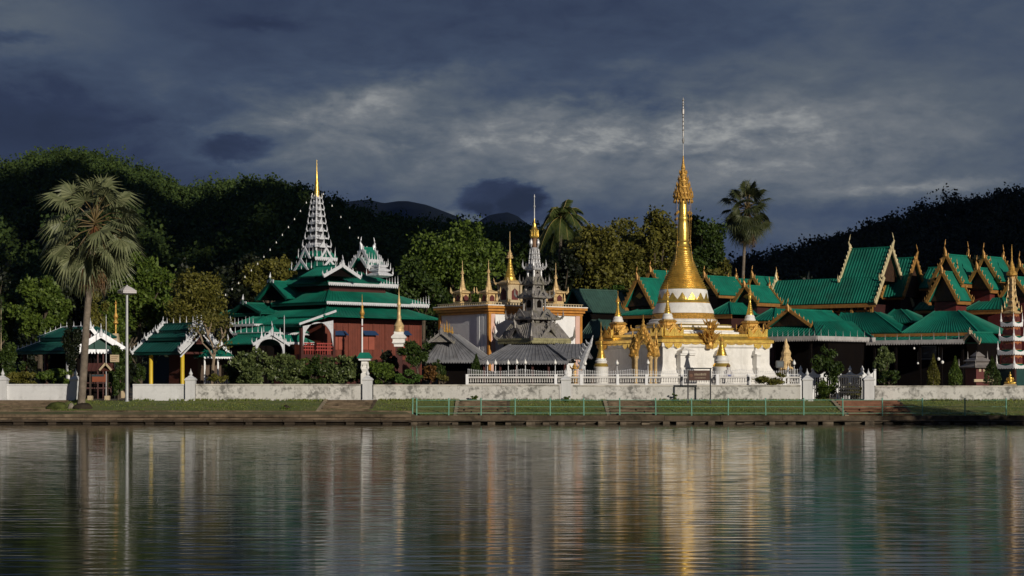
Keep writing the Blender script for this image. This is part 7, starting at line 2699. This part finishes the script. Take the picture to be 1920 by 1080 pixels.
tree('broadleaf_tree', 'tall dark green tree just behind the golden bell', 'tree', 1290, 196, (1240, 398, 1345, 570), 8000, 0.36, 'deep', 42, clumps=36, group=GT, trunk=0.3)
tree('broadleaf_tree', 'green tree behind the chapel roof, right of the tallest chapel chedi', 'tree', 985, 190, (935, 446, 1040, 600), 6500, 0.36, 'deep', 43, clumps=30, group=GT, trunk=0.3)
tree('broadleaf_tree', 'bright green small tree between the fan palm and the street lamp, above the white gable', 'tree', 208, 153, (176, 560, 246, 668), 4500, 0.28, 'mid', 44, clumps=24, group=GT, trunk=0.15)
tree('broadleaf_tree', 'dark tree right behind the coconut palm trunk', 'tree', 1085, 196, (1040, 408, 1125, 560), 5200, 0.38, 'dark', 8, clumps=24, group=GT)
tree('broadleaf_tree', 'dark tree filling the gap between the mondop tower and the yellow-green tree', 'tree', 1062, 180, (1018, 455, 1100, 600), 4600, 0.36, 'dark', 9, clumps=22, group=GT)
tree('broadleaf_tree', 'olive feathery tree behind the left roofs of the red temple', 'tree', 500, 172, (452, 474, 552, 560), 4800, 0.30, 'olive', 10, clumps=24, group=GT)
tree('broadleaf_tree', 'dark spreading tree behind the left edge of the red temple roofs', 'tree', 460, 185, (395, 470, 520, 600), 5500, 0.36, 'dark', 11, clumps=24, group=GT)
tree('broadleaf_tree', 'brown-green feathery tree above the yellow-column pavilion', 'tree', 366, 152, (304, 508, 436, 650), 13000, 0.24, 'olive', 12, clumps=44, group=GT, hang=0.1)
tree('broadleaf_tree', 'deep green tree right behind the street lamp', 'tree', 262, 160, (200, 465, 322, 640), 10500, 0.34, 'mid', 13, clumps=32, group=GT)
tree('broadleaf_tree', 'bright leafy tree at the left, above the far left pavilion', 'tree', 75, 158, (14, 515, 138, 650), 12000, 0.34, 'mid', 14, clumps=34, group=GT)
tree('broadleaf_tree', 'leafy tree cut by the left picture edge', 'tree', 0, 160, (-50, 540, 40, 660), 5000, 0.32, 'deep', 15, clumps=24, group=GT)
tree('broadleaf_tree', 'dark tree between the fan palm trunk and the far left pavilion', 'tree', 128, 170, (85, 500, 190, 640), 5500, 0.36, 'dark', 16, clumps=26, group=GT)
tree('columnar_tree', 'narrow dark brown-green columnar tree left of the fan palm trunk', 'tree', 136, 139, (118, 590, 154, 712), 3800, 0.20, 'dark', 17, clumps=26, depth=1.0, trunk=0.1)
tree('columnar_tree', 'narrow yellow-green weeping tree right behind the fan palm trunk', 'tree', 181, 150, (160, 545, 204, 650), 3600, 0.20, 'olive', 18, clumps=24, depth=1.0, hang=0.9, trunk=0.1)
# dark woods at the foot of the hills: a belt of separate trees
BELT = [(-20, 470), (70, 500), (160, 505), (238, 500), (330, 480), (408, 495), (560, 500), (640, 478), (700, 470), (770, 488), (905, 490), (965, 470), (1010, 505), (1440, 530), (1530, 520), (1640, 500), (1740, 490), (1840, 485), (1930, 480)]
where = ['at the left picture edge', 'above the far left pavilion roof', 'behind the fan palm crown', 'behind the top of the street lamp', 'behind the feathery tree over the yellow-column pavilion', 'left of the bell string foot', 'behind the foot of the white spire',
         'right behind the green turret of the red temple', 'between the green turret and the big round tree', 'behind the left half of the big round tree', 'behind the left chapel chedis', 'behind the tallest chapel chedi', 'behind the grey mondop spire',
         'behind the left end of the main hall roof', 'behind the middle of the main hall roof', 'behind the peak of the main hall', 'behind the gable group right of the main hall', 'behind the white tiered tower', 'at the right picture edge']
random.seed(5)
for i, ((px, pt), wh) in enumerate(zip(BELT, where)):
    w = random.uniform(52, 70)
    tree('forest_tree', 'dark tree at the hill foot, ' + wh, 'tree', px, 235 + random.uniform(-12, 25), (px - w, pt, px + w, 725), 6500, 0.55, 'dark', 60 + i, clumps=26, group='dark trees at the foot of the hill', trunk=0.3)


# ------------------------------------------------------------------ shrubs
def shrub(label, px0, py0, px1, py1, Y, n, leaf, kind, seed, name='shrub', cat='shrub', group='shrubs behind the wall', clumps=16, hang=0.0, trunk=0.06):
    g_ = 0.10 * (px1 - px0)
    tree(name, label, cat, (px0 + px1) / 2, Y, (px0 - g_, py0 - 0.5 * g_, px1 + g_, py1 + g_), int(n * 1.5), leaf, kind, seed, trunk=trunk, clumps=clumps, hang=hang, group=group, limbs=6, depth=0.7)


GB = 'frangipani bushes behind the stained wall'
shrub('big frangipani bush with pale glossy leaves, leftmost behind the stained wall', 440, 652, 505, 722, 136.5, 2600, 0.25, 'gloss', 30, 'frangipani_bush', 'bush', GB, 20)
shrub('frangipani bush in front of the white entry arch, second from the left', 498, 656, 572, 722, 136.8, 2600, 0.25, 'gloss', 31, 'frangipani_bush', 'bush', GB, 20)
shrub('frangipani bush before the porch of the red temple', 560, 668, 622, 722, 137.0, 2200, 0.24, 'deep', 32, 'frangipani_bush', 'bush', GB, 16)
shrub('frangipani bush before the blue windows of the red temple', 600, 664, 682, 722, 137.2, 2800, 0.24, 'gloss', 33, 'frangipani_bush', 'bush', GB, 20)
shrub('dark green bush just right of the little shrine post', 694, 672, 745, 722, 137.0, 2000, 0.22, 'mid', 34)
shrub('bright light-green leafy plant at the wall foot right of the shrine post', 738, 690, 786, 724, 135.2, 900, 0.20, 'fresh', 35, clumps=10)
tree('garden_tree', 'small dark green tree with a bare trunk left of the grey tin hall', 'tree', 788, 137.5, (748, 628, 806, 690), 3000, 0.22, 'deep', 36, trunk=0.10, clumps=20)
shrub('rusty brown leafy bush beside the small garden tree', 790, 680, 822, 718, 135.6, 800, 0.2, 'rust', 37, clumps=10)
shrub('rounded green bush at the left end of the grey tin hall', 812, 672, 836, 706, 137.0, 1100, 0.16, 'deep', 38, clumps=12)
shrub('yellowish plant at the wall foot before the left wing of the grey hall', 818, 700, 842, 722, 135.0, 450, 0.18, 'gold', 39, clumps=8)
shrub('bushy green plants below the far left pavilion', 12, 690, 72, 722, 136.0, 1800, 0.20, 'olive', 40)
shrub('leafy green shrub left of the fan palm, by the second wall pillar', 70, 688, 138, 724, 136.2, 1900, 0.20, 'mid', 41)
shrub('green shrub inside the wall opening, right of the notice shelter', 204, 690, 240, 742, 135.2, 1400, 0.18, 'deep', 42)
shrub('green bush left of the yellow columns', 250, 682, 270, 722, 136.5, 1300, 0.18, 'deep', 43)
shrub('low bush right of the yellow-column pavilion', 392, 700, 424, 720, 136.2, 600, 0.16, 'olive', 44, clumps=8)
shrub('bush hanging over the top of the stained wall near the gate', 1420, 700, 1478, 726, 133.9, 1300, 0.15, 'olive', 45, clumps=12)
shrub('tall drooping leafy tree in the dark left of the gate', 1530, 648, 1580, 716, 139, 1900, 0.26, 'deep', 46, 'weeping_tree', 'tree', 'leafy trees by the gate', 16, 0.6)
shrub('pale drooping leafy tree right of the gate', 1640, 650, 1676, 712, 138, 1700, 0.26, 'gloss', 47, 'weeping_tree', 'tree', 'leafy trees by the gate', 16, 0.9)
shrub('round dark bush under the pale drooping tree right of the gate', 1646, 694, 1686, 722, 136, 1100, 0.16, 'deep', 48)
shrub('green hedge seen through the wall opening at the gate', 1528, 712, 1572, 752, 136, 2400, 0.12, 'mid', 49, 'hedge', 'hedge', None, 16)
shrub('hedge behind the bars of the iron gate', 1574, 722, 1616, 754, 136, 1800, 0.12, 'olive', 50, 'hedge', 'hedge', None, 14)
shrub('small tuft of weeds at the foot of the wall by the sign', 1258, 738, 1272, 752, 132.5, 160, 0.12, 'mid', 51, 'weed_tuft', 'plant', 'weeds at the wall foot', 5, trunk=0.008)


for i, (a0, p0, a1, p1, Y, k, lab) in enumerate((
    (425, 676, 470, 722, 138.4, 'deep', 'dark bush behind the left frangipani, below the small stepped roofs'),
    (540, 672, 600, 722, 138.6, 'mid', 'dark filler bush below the lattice arch of the red temple'),
    (640, 668, 700, 722, 138.6, 'deep', 'dark bush left of the little green-roofed shrine'),
    (700, 650, 745, 722, 139.4, 'dark', 'dark bush behind the shrine post, below the red wall'),
    (-10, 640, 40, 722, 138.0, 'deep', 'leafy bush at the left edge behind the first wall pillar'),
    (205, 640, 246, 712, 141.5, 'deep', 'tall dark bush behind the street lamp'))):
    shrub(lab, a0, p0, a1, p1, Y, 2200, 0.22, k, 120 + i, clumps=18)


def cone_shrub(label, px, pt, pb, w, Y, kind, seed):
    t = thing('cone_shrub', label, 'shrub', (PX(px, Y), Y, GZ), 0, 'clipped cone shrubs')
    z0, z1 = PZ(pb, Y) - GZ, PZ(pt, Y) - GZ
    r = w / (F_PX / Y)
    g = np.random.default_rng(seed)
    n = 2400
    u = g.random(n) ** 0.8
    a = g.random(n) * 6.283
    prof = np.sin(np.pi * np.clip(0.12 + 0.88 * (1 - u), 0, 1) * 0.62) * (1 - u ** 3.0)
    rr = r * prof * (0.75 + 0.35 * g.random(n)) * (1 + 0.12 * np.sin(a * 3 + u * 9))
    P = np.stack([rr * np.cos(a), rr * np.sin(a), z0 + (z1 - z0) * u], 1)
    out = np.stack([np.cos(a) * 0.4, np.sin(a) * 0.4, np.ones(n)], 1)
    np_mesh('foliage', leaf_quads(P, np.full(n, 0.13), 0.5, 0, out), LF[kind], t)
    MB().tube([(0, 0, -0.1), (0, 0, z1 * 0.8)], [0.07, 0.02], 6).build('trunk', M_BARK2, t)


cone_shrub('tapering clipped cone shrub before the grey tin hall, left of the bulb lamps', 893, 664, 704, 9, 138.5, 'deep', 1)
cone_shrub('slim yellow-green cone shrub left of the white globe lamps behind the right wall', 1750, 664, 722, 11, 136.5, 'olive', 2)
cone_shrub('plump green cone shrub between the globe lamps and the small red shrine', 1791, 668, 722, 12, 136.5, 'mid', 3)
cone_shrub('large dark green cone shrub right of the small red shrine', 1860, 668, 722, 15, 136.5, 'deep', 4)


# right-hand bank and trees, added just out of view to shade the right wall
def right_bank():
    mb = MB()
    v = [(40, 60, -1.2), (43, 60, 0.9), (420, 60, 1.2), (36, 124, -1.2), (39, 124, 0.75), (420, 124, 1.3), (40, 10, -1.2), (43, 10, 0.9), (420, 10, 1.2)]
    mb.add(v, [(6, 7, 1, 0), (7, 8, 2, 1), (0, 1, 4, 3), (1, 2, 5, 4)])
    structure(mb.build('lake_bank', MATS_EARTH))
    for i, (x, y, w, top, lab) in enumerate(((44.5, 103, 4.6, 11.5, 'unseen tree added for shade on the right-hand bank, nearest the far corner'), (47, 92, 5.0, 13.0, 'unseen tree added for shade on the right-hand bank, middle one'))):
        px = 960 + x / y * F_PX
        wp = w * F_PX / y
        t = tree('broadleaf_tree', lab, 'tree', px, y, (px - wp, HZ - (top - CAM_H) / y * F_PX, px + wp, HZ - (2.2 - CAM_H) / y * F_PX), 6500, 0.38, 'mid', 300 + i, trunk=0.3, clumps=30, group='unseen trees added for shade on the right-hand bank')
        t.location.z = 0.9


MATS_EARTH = bpy.data.materials['earth']
right_bank()


# bare frangipani trunks by the kiosk, boat-like rock and dark stones on the bank
def bare_tree():
    Y = 139.5
    bx = PX(398, Y)
    t = thing('bare_tree', 'nearly leafless frangipani tree with forked pale branches beside the kiosk', 'tree', (bx, Y, GZ))
    L = lambda px, py: (PX(px, Y) - bx, random.uniform(-0.5, 0.5), PZ(py, Y) - GZ)
    mb = MB()
    mb.tube([(0, 0, -0.1), L(399, 690), L(402, 660)], [0.16, 0.12, 0.10], 7)
    tips = []
    for a, c in (((402, 660), (418, 632)), ((402, 660), (390, 628)), ((401, 672), (380, 642)), ((418, 632), (428, 608)), ((418, 632), (408, 604)), ((390, 628), (380, 600)), ((390, 628), (397, 598)), ((380, 642), (368, 618)), ((402, 660), (424, 645))):
        p, q = Vector(L(*a)), Vector(L(*c))
        p.y = 0
        mb.tube([p, p.lerp(q, 0.5) + Vector((0.05, 0, 0.08)), q], [0.085, 0.06, 0.035], 6)
        tips.append(q)
    mb.build('trunk', mat('pale_bark', (0.26, 0.20, 0.14), 0.85, var=0.3, bump=0.4), t, True)
    P = np.concatenate([np.array(q)[None] + RG.normal(0, 0.32, (90, 3)) for q in tips[3:]])
    np_mesh('crown', leaf_quads(P, np.full(len(P), 0.24), 0.5), LF['gold'], t)


bare_tree()


def rock(label, px, py, w, h, seed, m):
    Y = 128.2
    x = PX(px, Y)
    g = random.Random(seed)
    t = MB()
    n, k = 10, 6
    vs, fs = [], []
    for j in range(k + 1):
        ph = math.pi * j / k
        for i in range(n):
            a = 2 * math.pi * i / n
            q = 1 + g.uniform(-0.18, 0.18)
            vs.append((w * q * math.sin(ph) * math.cos(a), w * 0.7 * q * math.sin(ph) * math.sin(a), h * math.cos(ph) * q))
    for j in range(k):
        for i in range(n):
            m2 = (i + 1) % n
            fs.append((j * n + i, (j + 1) * n + i, (j + 1) * n + m2, j * n + m2))
    t.add(vs, fs)
    o = t.build('rock', m, None, True, 30)
    o.location = (x, Y, bank_z(x, Y) + h * 0.35)
    return tag(o, label, 'rock', 'rocks on the bank')


rock('low mossy rock at the edge of the bank left of the fan palm foot', 108, 765, 0.75, 0.35, 1, mat('mossy_rock', (0.06, 0.07, 0.02), 0.95, var=0.5, vscale=3, bump=0.7))
rock('small pale stone at the edge of the bank by the fan palm foot', 134, 762, 0.22, 0.28, 2, M_CONC)
rock('dark heap of stones right at the foot of the fan palm', 155, 764, 0.62, 0.3, 3, mat('dark_rock', (0.035, 0.028, 0.02), 0.95, var=0.5, bump=0.7))
rock('small dark rock on the grass edge in front of the frangipani wall', 537, 770, 0.26, 0.2, 4, MATS['dark_rock'])
tuft_spots = [(536, 766, 'small weed tuft on the grass edge below the red temple'), (1505, 786, 'weed tuft hanging on the quay wall below the left gate pillar'), (1598, 786, 'leafy weed growing from the quay blocks below the iron gate'), (890, 748, 'weeds at the foot of the stained wall, left part'), (1062, 749, 'weeds at the foot of the pillar by the grey hall'), (1860, 782, 'weeds on the quay near its right end')]
for i, (px, py, lab) in enumerate(tuft_spots):
    Y = 126.9 if py > 775 else (132.4 if py < 755 else 128)
    shrub(lab, px - 9, py - 7, px + 9, py + 5, Y, 180, 0.12, 'mid', 80 + i, 'weed_tuft', 'plant', 'weeds at the wall foot', 6, trunk=0.008)


# ------------------------------------------------------------------ haze
def haze():
    m = bpy.data.materials.new('thin_blue_air')
    m.use_nodes = True
    t = NT(m.node_tree)
    out = t.n('ShaderNodeOutputMaterial')
    v = t.n('ShaderNodeVolumePrincipled')
    v.inputs['Color'].default_value = (0.16, 0.34, 1.0, 1)
    v.inputs['Density'].default_value = HAZE
    v.inputs['Anisotropy'].default_value = 0.0
    t.t.links.new(v.outputs[0], out.inputs['Volume'])
    o = MB().box(-9500, 9500, -3100, 12500, -4, 760).build('haze', m)
    o['kind'] = 'stuff'


HAZE = 0.000010
if HAZE:
    haze()
